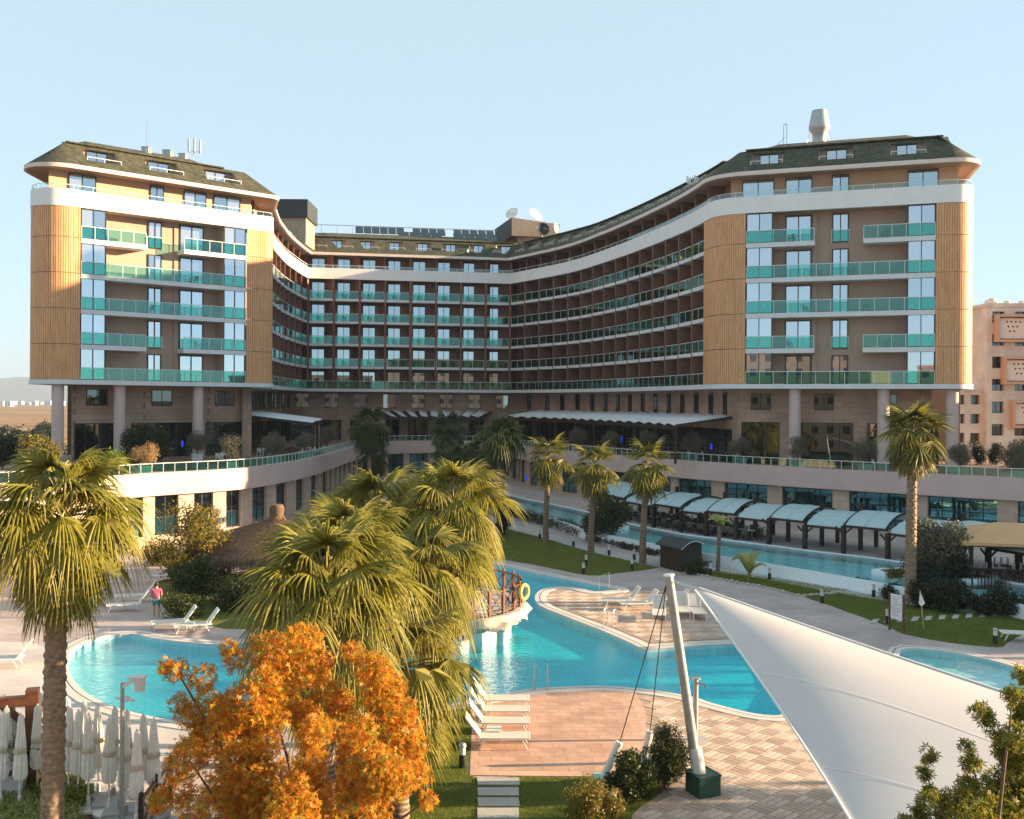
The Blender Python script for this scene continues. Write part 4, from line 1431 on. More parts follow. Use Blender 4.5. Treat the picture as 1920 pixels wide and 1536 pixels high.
for d0, d1 in dorm:
    a0, a1 = slope(d0, F0), slope(d1, F0)
    h0, h1 = slope(d0, F1), slope(d1, F1)
    dback = .5 + (run + .55) * F1 - .55
    g0, g1 = HP.off(dback, zd0, [d0])[0], HP.off(dback, zd0, [d1])[0]
    k0, k1 = HP.off(dback, zd1, [d0])[0], HP.off(dback, zd1, [d1])[0]
    b = MB()
    b.poly([a0, a1, g1, g0], 1).poly([a0, g0, k0, h0], 0).poly([a1, h1, k1, g1], 0).poly([h0, k0, k1, h1], 0).poly([g0, g1, k1, k0], 0)
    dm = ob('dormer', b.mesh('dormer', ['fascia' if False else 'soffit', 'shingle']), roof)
    u = g1 - g0
    rz = math.atan2(u.y, u.x)
    w = u.length * .62
    m = (g0 + g1) / 2
    f = ob('dormer_window', window_frame_me(w, zd1 - zd0 - .1, 2, .08, .1), roof, (m.x - (-u.y / u.length) * .01, m.y - (u.x / u.length) * .01, zd0 + .05), rz)
    b = MB()
    pw = (w - .08) / 2 - .08
    for k in range(2):
        x = -w / 2 + .08 + (w - .08) * k / 2 + pw / 2
        b.box(x - pw / 2, x + pw / 2, -.05, -.03, .08, zd1 - zd0 - .18)
    gp = ob('dormer_panes', b.mesh('dormer_panes', 'pane_room'), roof, f.location, rz)
    b = MB()
    L_ = (a1 - a0).length
    b.box(-L_ / 2, L_ / 2, -.02, .02, .28, .33).box(-L_ / 2, -L_ / 2 + .05, -.02, .02, 0, .3).box(L_ / 2 - .05, L_ / 2, -.02, .02, 0, .3).box(-.02, .02, -.02, .02, 0, .3)
    mm = (a0 + a1) / 2
    uu = a1 - a0
    ob('dormer_rail', b.mesh('dormer_rail', 'white_metal'), roof, (mm.x, mm.y, mm.z), math.atan2(uu.y, uu.x))
# inner body that closes the building from above and behind
b = MB()
bk = [V(p + (0,)) for p in ((46, 104), (34, 118), (30, 140), (12, 164), (-20, 168), (-42, 160), (-45, 130), (-46.5, 106))]
core = [V((p.x, p.y, 0)) for p in HP.off(run + 3.0, 0, HP.stations(tA + 1, tD - 1))]
part(hotel, 'back_wall', MB().strip([V((p.x, p.y, TER_Z)) for p in bk], [V((p.x, p.y, Z_TOP)) for p in bk]).mesh('back_wall', 'taupe_wall'))

# --- rooftop pieces (parts fixed to the hotel)
# balcony chairs
def chair_mesh(mat='dark_metal', seat='dark_metal'):
    b = MB()
    b.box(-.24, .24, -.24, .24, .40, .44, 1)
    b.box(-.24, .24, .20, .25, .5, .86, 1)
    for x in (-.22, .22):
        for y in (-.22, .22):
            b.bar((x, y, 0), (x, y, .86 if y > 0 else .62), .035)
        b.bar((x, -.24, .62), (x, .22, .64), .035)
    return b.mesh('chair', [mat, seat])
bc = chair_mesh()
for i, (x, y, z, a) in enumerate(chair_spots):
    solo('balcony_chair', bc, 'dark wicker armchair on a hotel balcony behind green glass', 'chair', (x, y, z + .004), a, 'armchairs on the hotel balconies')
# ---------------------------------------------------------------- rooftop pieces of the hotel
def hpart(name, mb, mat, smooth=False):
    return part(hotel, name, mb.mesh(name, mat, smooth))
b = MB().box(-33.5, -27.9, 136.5, 142.5, 32.5, 36.0)
lift = hpart('lift_tower', b, 'roof_box_tan')
ob('lift_tower_head', MB().box(-34.2, -27.6, 136.0, 143, 36.0, 38.4).mesh('lift_tower_head', 'roof_box_dark'), lift)
b = MB()
b.prism([(.6, 153.2), (2.9, 152.4), (6.6, 154), (6.2, 160), (.6, 160)], 34.0, 36.2)
stair = hpart('stair_tower', b, 'roof_box_tan')
b = MB()
b.add([(-.2, 151.5, 36.2), (6.9, 152.6, 36.2), (7.2, 160, 36.2), (-2.6, 158, 36.2), (-.2, 151.3, 38.9), (7.0, 152.4, 38.1), (7.2, 160, 38.3), (-2.8, 158, 38.3)],
      [(0, 1, 5, 4), (1, 2, 6, 5), (2, 3, 7, 6), (3, 0, 4, 7), (4, 5, 6, 7), (3, 2, 1, 0)])
ob('stair_tower_head', b.mesh('stair_tower_head', 'roof_box_tan'), stair)
ob('stair_tower_flank', MB().poly([(-2.75, 157.9, 35.4), (-.25, 151.3, 36.2), (-.25, 151.25, 38.88), (-2.85, 157.9, 38.25)]).mesh('stair_tower_flank', 'roof_box_dark'), stair)
def dish_me(r, mat):
    b = MB()
    b.lathe([(r * k / 6, .28 * r * (k / 6) ** 2) for k in range(7)], 18)
    b.lathe([(r * k / 6 * .99, .28 * r * (k / 6) ** 2 - .04) for k in range(7)], 18)
    b.bar((0, 0, 0), (0, 0, r * .8), .06)
    b.bar((r * .8, 0, .2 * r), (0, 0, r * .8), .04).bar((-r * .8, 0, .2 * r), (0, 0, r * .8), .04)
    b.bar((0, 0, -.03), (0, -.2, -.7), .09)
    return b.mesh('dish', mat, True)
for x, y, Y, r, rot, mat, lab in ((961, 402, 153.5, 1.05, (RAD(58), 0, RAD(-28)), 'dish_white', 'white satellite dish tilted left on the tan roof box'),
                                  (1003, 405, 153.5, 1.15, (RAD(55), 0, RAD(40)), 'dish_white', 'white satellite dish tilted right on the tan roof box'),
                                  (1017, 431, 148.5, 1.0, (RAD(80), 0, RAD(10)), 'roof_box_dark', 'dark satellite dish standing in front of the tan roof box'),
                                  (1041, 428, 150, .75, (RAD(85), 0, RAD(60)), 'dish_white', 'small grey dish seen edge-on beside the tan roof box')):
    p = AT(x, y, Y)
    d = solo('satellite_dish', dish_me(r, mat), lab, 'satellite dish', p)
    d.rotation_euler = rot
    st = ob('stand', MB().tube([(p.x, p.y + .2, p.z - 2.2), (p.x, p.y + .2, p.z)], .06, 6).mesh('stand', 'steel'), None)
    st.parent = d
    st.matrix_parent_inverse = Matrix.LocRotScale(p, d.rotation_euler, None).inverted()
# solar array over the centre block
arr = thing('solar_array', 'row of dark tilted solar panels on a steel frame above the centre roof', 'solar panels', (-14, 150, Z_TOP + 1))
for row, (yy, zt, xs0, xs1, cnt, mat) in enumerate(((152.6, 37.0, 572, 925, 23, 'pane_dark'), (150.7, 36.1, 745, 930, 9, 'pane_dark'))):
    for i in range(cnt):
        x0, x1 = xs0 + (xs1 - xs0) * i / cnt, xs0 + (xs1 - xs0) * (i + 1) / cnt
        k = ((x0 + x1) / 2 - 960) / FPX
        Y = yy + (x0 - 572) / 353 * 4.6 - 2.0
        p = V((k * Y, Y, zt))
        w = (x1 - x0) * Y / FPX
        if row == 0 and i < 6:
            continue
        if row == 0 and i in (12, 17) or row == 1 and i == 4:
            continue
        bb = MB()
        bb.box(-w / 2 + .04, w / 2 - .04, -1.0, 1.0, -.03, .03)
        o = part(arr, 'solar_panel', cached(('sp', row), lambda: bb.mesh('solar_panel', mat)), p)
        o.rotation_euler = (RAD(38), 0, RAD(10))
b = MB()
for yo, z in ((-.9, 36.2), (.9, 37.75)):
    pts = []
    for x in (572, 660, 760, 860, 930):
        Y = 152.6 + (x - 572) / 353 * 4.6 - 2.0 + yo
        pts.append(V(((x - 960) / FPX * Y, Y, z)))
    b.tube(pts, .05, 4)
    for i in range(13):
        x = 572 + i * 29
        Y = 152.6 + (x - 572) / 353 * 4.6 - 2.0 + yo
        b.bar(((x - 960) / FPX * Y, Y, Z_TOP - .1), ((x - 960) / FPX * Y, Y, z), .06)
part(arr, 'frame', b.mesh('solar_frame', 'steel'))
# chimney cowl on the right tower
p = AT(1536, 268, 96)
ch = thing('exhaust_chimney', 'flared grey metal exhaust chimney with guy wires on the right roof', 'chimney', (p.x, p.y, Z_TOP))
ob('cowl', MB().lathe([(.78, -.3), (.78, 1.1), (.62, 1.15), (.66, 1.9), (.98, 2.35), (.98, 2.6), (.68, 4.1), (.6, 4.1), (.5, 2.5)], 24).mesh('cowl', 'galvanised', True), ch)
for k in range(4):
    a = k * PI / 2 + .5
    ob('guy_wire', MB().bar((math.cos(a), math.sin(a), 2.3), (1.9 * math.cos(a), 1.9 * math.sin(a), .1), .035).mesh('guy_wire', 'steel'), ch)
def antenna(x, y0, y1, Y, label, kind):
    a, c = AT(x, y1, Y), AT(x, y0, Y)
    h = c.z - a.z
    t = thing('antenna', label, 'antenna', a)
    ob('mast', MB().tube([(0, 0, -1.2), (0, 0, h)], [.05, .03], 6).mesh('mast', 'steel'), t)
    if kind == 1:
        for k in range(4):
            an = k * PI / 2 + .3
            ob('aerial', MB().box(-.09, .09, -.05, .05, h * .35, h * 1.0, 0, Matrix.Translation((.55 * math.cos(an), .55 * math.sin(an), 0))).mesh('aerial', 'white_metal'), t)
        ob('bracket', MB().bar((-.55, 0, h * .4), (.55, 0, h * .4), .05).bar((0, -.55, h * .4), (0, .55, h * .4), .05).mesh('bracket', 'steel'), t)
    if kind == 2:
        ob('bracket', MB().bar((-.9, 0, -.2), (.1, 0, .9), .08).bar((.3, 0, -.6), (.3, 0, h), .07).bar((0, 0, h), (.3, 0, h), .07).mesh('bracket', 'steel'), t)
antenna(275, 226, 282, 99.5, 'thin lightning rod on the left shingled roof', 0)
antenna(364, 262, 300, 104, 'cluster of white panel antennas on the left shingled roof', 1)
antenna(1469, 233, 275, 97, 'steel lattice aerial beside the exhaust chimney', 2)
antenna(1298, 331, 352, 103, 'small forked aerial on the curved right wing roof', 1)
for x, y, w, h, Yv in ((275, 281, 14, 8, 100), (315, 286, 16, 9, 102), (344, 293, 14, 8, 103.5)):
    p = AT(x, y + h / 2, Yv)
    solo('roof_vent', MB().box(-w / 40, w / 40, -.5, .5, -1.2, .35).box(-w / 36, w / 36, -.55, .55, .35, .42).mesh('roof_vent', 'galvanised'),
         'boxy grey roof vent behind the left shingled roof edge', 'roof vent', p, group='vents on the left roof')

# ---------------------------------------------------------------- slatted awnings on the terrace
def awning(name, label, q0, q1, out, inn_, pitch, z0, z1, posts, near_end=True):
    a = thing(name, label, 'awning', HP.off(out, TER_Z, [(q0 + q1) / 2])[0])
    n = max(2, int((q1 - q0) / pitch))
    for i in range(n):
        ta, tb = q0 + (q1 - q0) * (i + .1) / n, q0 + (q1 - q0) * (i + .74) / n
        f = HP.off(out, z0, [ta, tb])
        g = HP.off(inn_, z1, [ta, tb])
        up_ = V((0, 0, .26))
        vs = [f[0] + up_, f[1], g[1], g[0] + up_] if near_end else [f[0], f[1] + up_, g[1] + up_, g[0]]
        b = MB().add(vs + [v + V((0, 0, .07)) for v in vs], [(4, 5, 6, 7), (3, 2, 1, 0), (0, 1, 5, 4), (1, 2, 6, 5), (2, 3, 7, 6), (3, 0, 4, 7)])
        part(a, 'slat', b.mesh('slat', 'awning_white'))
    tsx = HP.stations(q0 - .2, q1 + .2)
    b = MB()
    HP.ring(b, tsx, out - .06, out + .12, z0 - .42, z0 - .01)
    part(a, 'front_beam', b.mesh('front_beam', 'dark_wood'))
    for i in range(n + 1):
        t = q0 + (q1 - q0) * i / n
        part(a, 'rafter', MB().bar(HP.off(out, z0 - .0, [t])[0], HP.off(inn_, z1 - .0, [t])[0], .3, .26).mesh('rafter', 'dark_wood'))
    for i in range(posts):
        t = q0 + .3 + (q1 - q0 - .6) * i / (posts - 1)
        p = HP.off(out + .05, TER_Z, [t])[0]
        part(a, 'post', cached(('awp', round(z0, 2)), lambda: MB().box(-.11, .11, -.11, .11, 0, z0 - TER_Z - .4).mesh('post', 'dark_wood')), p)
    # shaded recess behind is only dark panes in the terrace wall
awning('slatted_awning', 'long white-slatted awning on dark beams along the right curved wing', bays_r[1][0], bays_r[14][1], -2.6, dL - .1, 3.0, 9.15, 9.95, 9)
awning('slatted_awning', 'short white-slatted awning on dark posts beside the left tower', bays_l[0][0] - 1.5, bays_l[3][1], -4.6, dL - .1, 1.3, 8.8, 9.7, 4, False)
awning('slatted_awning', 'white-slatted awning half hidden by dark palms at the centre block', bays_c[3][0], bays_c[7][0], -1.6, dL - .1, 1.6, 9.1, 9.8, 4)

# ---------------------------------------------------------------- restaurant canopies by the river
far_path = Path(far_w)
xb = [1100, 1157, 1212, 1264, 1314, 1369, 1431, 1498, 1573, 1653, 1741, 1836, 1935]
FL = RIV_Z - .03
def canopy(x0, x1, i):
    t0, t1 = far_path.at_col(x0, FL), far_path.at_col(x1, FL)
    a, c = far_path.off(.75, 0, [t0])[0], far_path.off(.75, 0, [t1])[0]
    u = c - a
    rz = math.atan2(u.y, u.x)
    w = u.length
    odd = i % 2
    t = thing('barrel_canopy', ('pale blue barrel-vaulted canopy %s, ' % ('half behind the wooden pavilion roof' if i == 11 else ('tenth', 'ninth', 'eighth', 'seventh', 'sixth', 'fifth', 'fourth', 'third', 'second', 'first', 'next')[i - 1 if i else 0] + ' along the river after the pavilion one' if i else 'at the far end of the river row')) + ('ribbed lengthwise' if odd else 'with one cross rib'), 'canopy', (a.x, a.y, FL), rz, 'barrel canopies along the lazy river')
    ez, D, rise = 1.84 + (.0 if odd else .24), 5.0, .78
    def prof(k):
        v = k
        return D * v, ez + .12 * v + rise * math.sin(PI * v) ** .8
    nseg = 14
    pr = [prof(k / nseg) for k in range(nseg + 1)]
    b = MB()
    x_lo, x_hi = .16, w - .16
    if odd:
        pr2 = []
        for k in range(nseg * 2 + 1):
            y, z = prof(k / (nseg * 2))
            pr2.append((y, z + (.05 if k % 4 in (1, 2) else 0)))
        pr = pr2
    A_ = [V((x_lo, y, z)) for y, z in pr]
    B_ = [V((x_hi, y, z)) for y, z in pr]
    dn = V((0, 0, -.04))
    b.strip(A_, B_).strip([p + dn for p in B_], [p + dn for p in A_]).strip([p + dn for p in A_], A_).strip(B_, [p + dn for p in B_])
    ob('sheet', b.mesh('canopy_sheet', 'polycarbonate', True), t)
    pr = [prof(k / nseg) for k in range(nseg + 1)]
    for x in (.12, w - .12):
        bb = MB()
        for (y0, z0), (y1, z1) in zip(pr, pr[1:]):
            bb.bar((x, y0, z0 - .04), (x, y1, z1 - .04), .07, .14)
        ob('arch_rib', bb.mesh('arch_rib', 'dark_wood'), t)
    if not odd:
        bb = MB()
        for (y0, z0), (y1, z1) in zip(pr, pr[1:]):
            bb.bar((w / 2, y0, z0 + .02), (w / 2, y1, z1 + .02), .07, .05)
        ob('cross_rib', bb.mesh('cross_rib', 'polycarbonate'), t)
    ob('front_beam', MB().box(0, w, -.06, .08, ez - .2, ez - .04).mesh('front_beam', 'dark_wood'), t)
    ob('post', MB().box(-.14, .14, -.14, .14, 0, ez - .1).mesh('post', 'dark_wood'), t)
    ob('brace', MB().bar((0, 0, ez - .75), (.6, 0, ez - .2), .1).bar((0, 0, ez - .75), (-.6, 0, ez - .2), .1).mesh('brace', 'dark_wood'), t)
    ob('post', MB().box(-.13, .13, 2.35, 2.6, 0, ez + rise + .55).mesh('post', 'dark_wood'), t)
    ob('post', MB().box(-.12, .12, D - .25, D, 0, ez + .05).mesh('post', 'dark_wood'), t)
for i, (x0, x1) in enumerate(zip(xb, xb[1:])):
    canopy(x0, x1, i)
# dining furniture
def table_me(top='white_metal'):
    b = MB().box(-.4, .4, -.4, .4, .70, .74, 1)
    b.box(-.05, .05, -.05, .05, .03, .7).box(-.25, .25, -.25, .25, 0, .03)
    return b.mesh('table', ['dark_metal', top])
tme = table_me()
lch = chair_mesh('dark_metal', 'cushion')
wch = chair_mesh('white_metal', 'lounger_mesh')
r = random.Random(5)
def dining(p, k, chair, lab_t, lab_c, grp, top=tme):
    solo('dining_table', top, lab_t, 'table', p, r.uniform(0, 1.5), grp + ' tables')
    for j in range(k):
        a = j * 2 * PI / k + r.uniform(-.3, .3)
        solo('dining_chair', chair, lab_c, 'chair', (p[0] + .72 * math.cos(a), p[1] + .72 * math.sin(a), p[2]), a - PI / 2, grp + ' chairs')
for t in range(26):
    q = far_path.at_col(1090 + t * 11.5, FL)
    if q is None:
        continue
    p = far_path.off(1.9 if t % 2 else 4.0, FL, [q])[0]
    dining(p, 3, lch, 'white-topped dining table under the barrel canopies', 'dark chair at the tables under the barrel canopies', 'canopy restaurant')
def terrace_set(x, y, k=4, wt=True):
    p = G(x, y, TER_Z)
    dining(p, k, wch if wt else lch, 'white-topped table on the terrace behind the glass rail', 'pale armchair at a table on the terrace behind the glass rail', 'terrace')
for x, y in ((422, 866), (497, 855), (575, 852), (1300, 862), (1410, 864), (1440, 868), (1528, 872), (1580, 874), (1640, 878)):
    terrace_set(x, y, 3)

# ---------------------------------------------------------------- neighbouring buildings
def block(name, label, P, rz, w, h, depth, cols, floors, mat='tan_render', ww=1.6, wh=1.5, boxes=(), group=None):
    """rendered apartment block: front wall with recessed openings, local x along the front, y inward"""
    t = thing(name, label, 'building', P, rz, group)
    fh, cw = h / floors, w / cols
    dpt = .7
    b = MB()
    for f in range(floors):
        z0, z1 = f * fh, (f + 1) * fh
        a0, a1 = z0 + fh * .28, z0 + fh * .28 + wh
        b.poly([(0, 0, z0), (w, 0, z0), (w, 0, a0), (0, 0, a0)]).poly([(0, 0, a1), (w, 0, a1), (w, 0, z1), (0, 0, z1)])
        x = 0
        for c in range(cols):
            m = (c + .5) * cw
            b.poly([(x, 0, a0), (m - ww / 2, 0, a0), (m - ww / 2, 0, a1), (x, 0, a1)])
            x = m + ww / 2
            L, R_ = m - ww / 2, m + ww / 2
            b.poly([(L, 0, a0), (L, dpt, a0), (L, dpt, a1), (L, 0, a1)]).poly([(R_, dpt, a0), (R_, 0, a0), (R_, 0, a1), (R_, dpt, a1)])
            b.poly([(L, 0, a0), (R_, 0, a0), (R_, dpt, a0), (L, dpt, a0)]).poly([(L, dpt, a1), (R_, dpt, a1), (R_, 0, a1), (L, 0, a1)])
        b.poly([(x, 0, a0), (w, 0, a0), (w, 0, a1), (x, 0, a1)])
    b.poly([(0, depth, 0), (0, 0, 0), (0, 0, h), (0, depth, h)]).poly([(w, 0, 0), (w, depth, 0), (w, depth, h), (w, 0, h)])
    b.poly([(w, depth, 0), (0, depth, 0), (0, depth, h), (w, depth, h)])
    ob('wall', b.mesh('block_wall', mat), t)
    ob('roof_slab', MB().box(-.15, w + .15, -.15, depth + .15, h, h + .5).mesh('roof_slab', mat), t)
    for f in range(floors):
        for c in range(cols):
            m = (c + .5) * cw
            g = ob('window', window_frame_me(ww, wh, 2, .07, .08), t, (m, dpt - .005, f * fh + fh * .28))
            ob('pane', pane_me(ww - .14, wh - .14, 'pane_dark'), g, (0, -.03, .07))
    for (x, z, bw, bh) in boxes:
        bb = MB()
        for s_ in ((-bw / 2, -bw / 2 + .35, 0, bh), (bw / 2 - .35, bw / 2, 0, bh), (-bw / 2 + .35, bw / 2 - .35, 0, .35), (-bw / 2 + .35, bw / 2 - .35, bh - .35, bh)):
            bb.box(x + s_[0], x + s_[1], -1.1, -.005, z + s_[2], z + s_[3])
        fr = ob('bay_frame', bb.mesh('bay_frame', 'tan_wall'), t)
        pb = ob('bay_panel', MB().box(x - bw / 2 + .4, x + bw / 2 - .4, -.5, -.42, z + .5, z + bh - .5).mesh('bay_panel', 'fascia'), fr)
        for k in range(3):
            for q in range(4 - k):
                ob('bay_hole', cached(('hole',), lambda: MB().box(-.11, .11, -.02, 0, -.11, .11).mesh('bay_hole', 'dark_int')), fr, (x - .9 + q * .6 + k * .2, -.505, z + bh - 1.0 - k * .65))
    return t
s = 140 / FPX
bx = lambda x: (x - 960) * s
nb = block('apartment_block', 'tan apartment block with framed square bays behind the right tower', (bx(1850), 140, 0), 0, 22, 24.9, 16, 7, 8, ww=1.7, wh=1.6,
           boxes=((3.4, 20.0, 5.0, 3.8), (4.4, 14.2, 5.0, 3.8), (5.6, 8.2, 5.0, 3.8), (13, 20, 5, 3.8), (14, 14.2, 5, 3.8)))
block('apartment_block', 'lower tan wing with dark window slots under the right tower slab', (bx(1793), 141.2, 0), 0, 4.25, 13.3, 12, 2, 5, ww=1.35, wh=1.35)
block('apartment_block', 'small tan block glimpsed between the terrace columns under the right tower', (bx(1722), 146, 0), 0, 5.2, 13.4, 12, 3, 5, ww=1.1, wh=1.2)
for k, (x, y) in enumerate(((1853, 569), (1860, 566), (1865, 571), (1888, 571), (1916, 571))):
    p = AT(x, y, 143)
    solo('roof_tank', MB().lathe([(.001, .55), (.42, .45), (.5, .1), (.5, -.3), (.4, -.55)], 12).tube([(0, 0, -.9), (0, 0, -.5)], .1, 6).mesh('roof_tank', 'fascia', True), 'rounded roof tank on the tan apartment block', 'tank', (p.x, p.y, p.z), group='tanks on the apartment block')
# unseen blocks added beyond the frame, heights set to shade lawns and river
block('unseen_shade_block', 'unseen long tan block added east of the garden to shade it', (60, 97, 0), RAD(-90), 32, 15.6, 14, 9, 4, ww=1.6, wh=1.5)
block('unseen_low_shade_block', 'unseen low tan block added east of the garden to shade it', (60, 64.6, 0), RAD(-90), 16, 10.6, 12, 5, 3, ww=1.5, wh=1.4)
# unseen blocks added behind the viewpoint, heights set for reflections in lower windows
for k, (x, y, w, h) in enumerate(((-62, -52, 46, 24), (-10, -66, 40, 20), (36, -54, 40, 26))):
    block('unseen_reflection_block', ('unseen pale block added for window reflections at the far end of the garden', 'unseen low pale block added for window reflections in the middle of the far garden', 'unseen tall pale block added for window reflections behind the shade sail')[k], (x + w, y, 0), PI, w, h, 14, int(w / 3.6), int(h / 3.2), 'stone_light', 1.8, 1.7)
# far skyline on the plain
r = random.Random(8)
for k in range(16):
    x = -40 + k * 11 + r.uniform(-4, 4)
    Y = r.uniform(1500, 2600)
    p = AT(x, 750, Y)
    w, h = r.uniform(7, 16), r.uniform(4, 8)
    bb = MB().box(-w / 2, w / 2, 0, 12, 0, h).box(-w / 2 - .4, w / 2 + .4, -.4, 12.4, h, h + .8)
    nn = max(2, int(w / 5))
    for q in range(nn):
        bb.box(-w / 2 + (q + .3) * w / nn, -w / 2 + (q + .7) * w / nn, -.1, 0, h * .3, h * .6, 1)
    solo('far_building', bb.mesh('far_building', ['white_paint', 'dark_metal']), 'tiny pale house on the far plain beyond the dry fields', 'house', (p.x, p.y, -.62), group='houses on the far plain')
# hills on the horizon
hl = []
b = MB()
N = 90
top, bot = [], []
for i in range(N + 1):
    X_ = -6500 + i * 130
    hgt = 235 + 50 * math.sin(i * .21 + 1) + 18 * math.sin(i * .9) + 8 * math.sin(i * 2.3)
    top.append(V((X_, 8000 + 200 * math.sin(i * .3), max(20, hgt))))
    bot.append(V((X_, 7300, -.6)))
bk_ = [V((p.x, 8700, -.6)) for p in bot]
b.strip(bot, top).strip(top, bk_)
plain('hill', (.10, .10, .07), .95, var=.2, scale=.002)
struct('hills', b.mesh('hills', 'hill', 'all'))
# ---------------------------------------------------------------- vegetation
def frond_mesh(elev, seed, nb=32, Lp=1.0, Lf=1.28, droop=.62, mat='palm_leaf', spread=118, wm=1.0):
    r = random.Random(seed)
    b = MB()
    p = V((.12 * math.cos(elev), 0, .12 * math.sin(elev)))
    e = elev
    path = [p.copy()]
    for k in range(5):
        p = p + V((math.cos(e), 0, math.sin(e))) * (Lp / 5)
        e -= RAD(5.5) * (1 if elev > -.6 else .3)
        path.append(p.copy())
    b.tube(path, [.035, .03, .026, .022, .02, .016], 4, 1)
    e -= RAD(12)
    d = V((math.cos(e), 0, math.sin(e)))
    sd = V((0, 1, 0))
    nr = sd.cross(d) * -1
    if nr.z < 0 and abs(e) < PI / 2:
        nr = -nr
    for k in range(nb):
        ph = RAD(-spread + 2 * spread * (k + .5) / nb)
        L = Lf * (.70 + .30 * math.cos(ph * .8)) * r.uniform(.9, 1.08)
        dr = d * math.cos(ph) + sd * math.sin(ph) + nr * (.10 * (math.cos(ph * 2)) - .22 * abs(math.sin(ph)))
        dr.normalize()
        acr = (sd * math.cos(ph) - d * math.sin(ph)).normalized()
        g = droop * r.uniform(.6, 1.5) * (1 if e > -.9 else .5)
        pts, ws = [], [w_ * wm for w_ in (.012, .034, .026, .013, .002)]
        for t in (0, .36, .62, .84, 1.0):
            q = p + dr * (L * t * (1 - .12 * g * t * t)) + V((0, 0, -1)) * (g * L * max(0, t - .25) ** 2 * 1.15)
            pts.append(q)
        lift = nr * .014
        vs = []
        for q, w in zip(pts, ws):
            vs += [q - acr * w * (Lf / 1.2) - lift * (w / .034), q + lift * (w / .034), q + acr * w * (Lf / 1.2) - lift * (w / .034)]
        fs = []
        for i in range(4):
            o = i * 3
            fs += [(o, o + 1, o + 4, o + 3), (o + 1, o + 2, o + 5, o + 4)]
        b.add(vs, fs, 0)
    return b.mesh('frond', [mat, 'palm_stem'])
plain('palm_stem', (.20, .17, .05), .5)
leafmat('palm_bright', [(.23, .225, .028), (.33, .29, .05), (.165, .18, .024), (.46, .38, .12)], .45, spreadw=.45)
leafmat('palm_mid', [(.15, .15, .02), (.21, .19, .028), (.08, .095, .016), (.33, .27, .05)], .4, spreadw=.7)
EL = [82, 66, 50, 34, 18, 2, -14, -30, -46, -62, -75]
FR = {}
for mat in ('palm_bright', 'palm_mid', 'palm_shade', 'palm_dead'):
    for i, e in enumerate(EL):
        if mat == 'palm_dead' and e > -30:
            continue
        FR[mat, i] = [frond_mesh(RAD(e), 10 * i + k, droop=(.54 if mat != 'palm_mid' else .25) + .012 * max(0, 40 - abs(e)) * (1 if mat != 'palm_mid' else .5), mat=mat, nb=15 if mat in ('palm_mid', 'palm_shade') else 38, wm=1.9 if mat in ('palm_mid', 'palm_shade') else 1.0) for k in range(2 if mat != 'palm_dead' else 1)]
def trunk_mesh(h, r0, r1, lean, boss=False, seed=0):
    r = random.Random(seed)
    b = MB()
    n, m = (28, max(30, int(h * 26))) if boss else (12, max(14, int(h * 7)))
    bi = len(b.v)
    for j in range(m + 1):
        t = j / m
        z = h * t
        rad = r0 + (r1 - r0) * min(1, t * 1.15) + .10 * r0 * math.exp(-t * 14)
        for k in range(n):
            a = 2 * PI * k / n
            if boss:
                sx, sz = a / (2 * PI) * 7, z / .20
                d1 = abs(((sx + sz * .5) % 1) - .5) * 2
                d2 = abs(((sx - sz * .5) % 1) - .5) * 2
                rr = rad * (1 + (.34 * (1 - max(d1, d2)) - .10 + r.uniform(-.025, .025)) * min(1, t * 2.2 + .15))
            else:
                rr = rad * (1 + .05 * math.sin(z * 28) + r.uniform(-.04, .04))
            b.v.append((rr * math.cos(a) + lean[0] * t * t, rr * math.sin(a) + lean[1] * t * t, z))
    for j in range(m):
        for k in range(n):
            q = bi + j * n
            b.f.append((q + k, q + (k + 1) % n, q + n + (k + 1) % n, q + n + k))
            b.m.append(0)
    return b.mesh('trunk', 'palm_boots' if boss else 'palm_bark', 'all')
def palm(label, base, h, lean=(0, 0), scale=1.0, nf=46, mat='palm_bright', r0=.27, boss=False, dead=4, seed=0, group=None, emin=0, emax=10, name='fan_palm'):
    r = random.Random(seed)
    t = thing(name, label, 'palm tree', base, 0, group)
    ob('trunk', trunk_mesh(h, r0, r0 * .78, lean, boss, seed), t)
    top = V((lean[0], lean[1], h))
    for i in range(nf):
        k = i / nf
        ei = emin + min(emax - emin, int((emax - emin + 1) * k ** .9))
        ei = min(len(EL) - 1, max(0, ei + r.choice((-1, 0, 0, 1))))
        ob('frond', r.choice(FR[mat, ei]), t, top + V((0, 0, .25 - .6 * k)), i * 2.39996 + r.uniform(-.25, .25), scale * r.uniform(.85, 1.12))
    for i in range(dead):
        ei = r.choice((7, 8, 9, 10))
        ob('dry_frond', FR['palm_dead', ei][0], t, top + V((0, 0, -.45)), i * 2.1 + r.uniform(-.5, .5), scale * r.uniform(.75, .95))
    ob('spear_leaf', cached(('spear',), lambda: MB().tube([(0, 0, 0), (.02, 0, .8), (.05, 0, 1.5)], [.05, .04, .004], 5).mesh('spear_leaf', 'palm_bright')), t, top + V((0, 0, .15)), r.uniform(0, 6), scale)
    return t
def palm_px(label, cx, cy, Y, nf, base=None, seed=0, **k):
    c = AT(cx, cy, Y)
    if base is not None:
        bp = G(*base)
        lean = (c.x - bp.x, c.y - bp.y)
    else:
        bp = V((c.x, c.y, 0))
        lean = (0, 0)
    z0 = k.pop('z0', 0.0)
    return palm(label, (bp.x, bp.y, z0), c.z - z0, lean, nf=nf, seed=seed, **k)
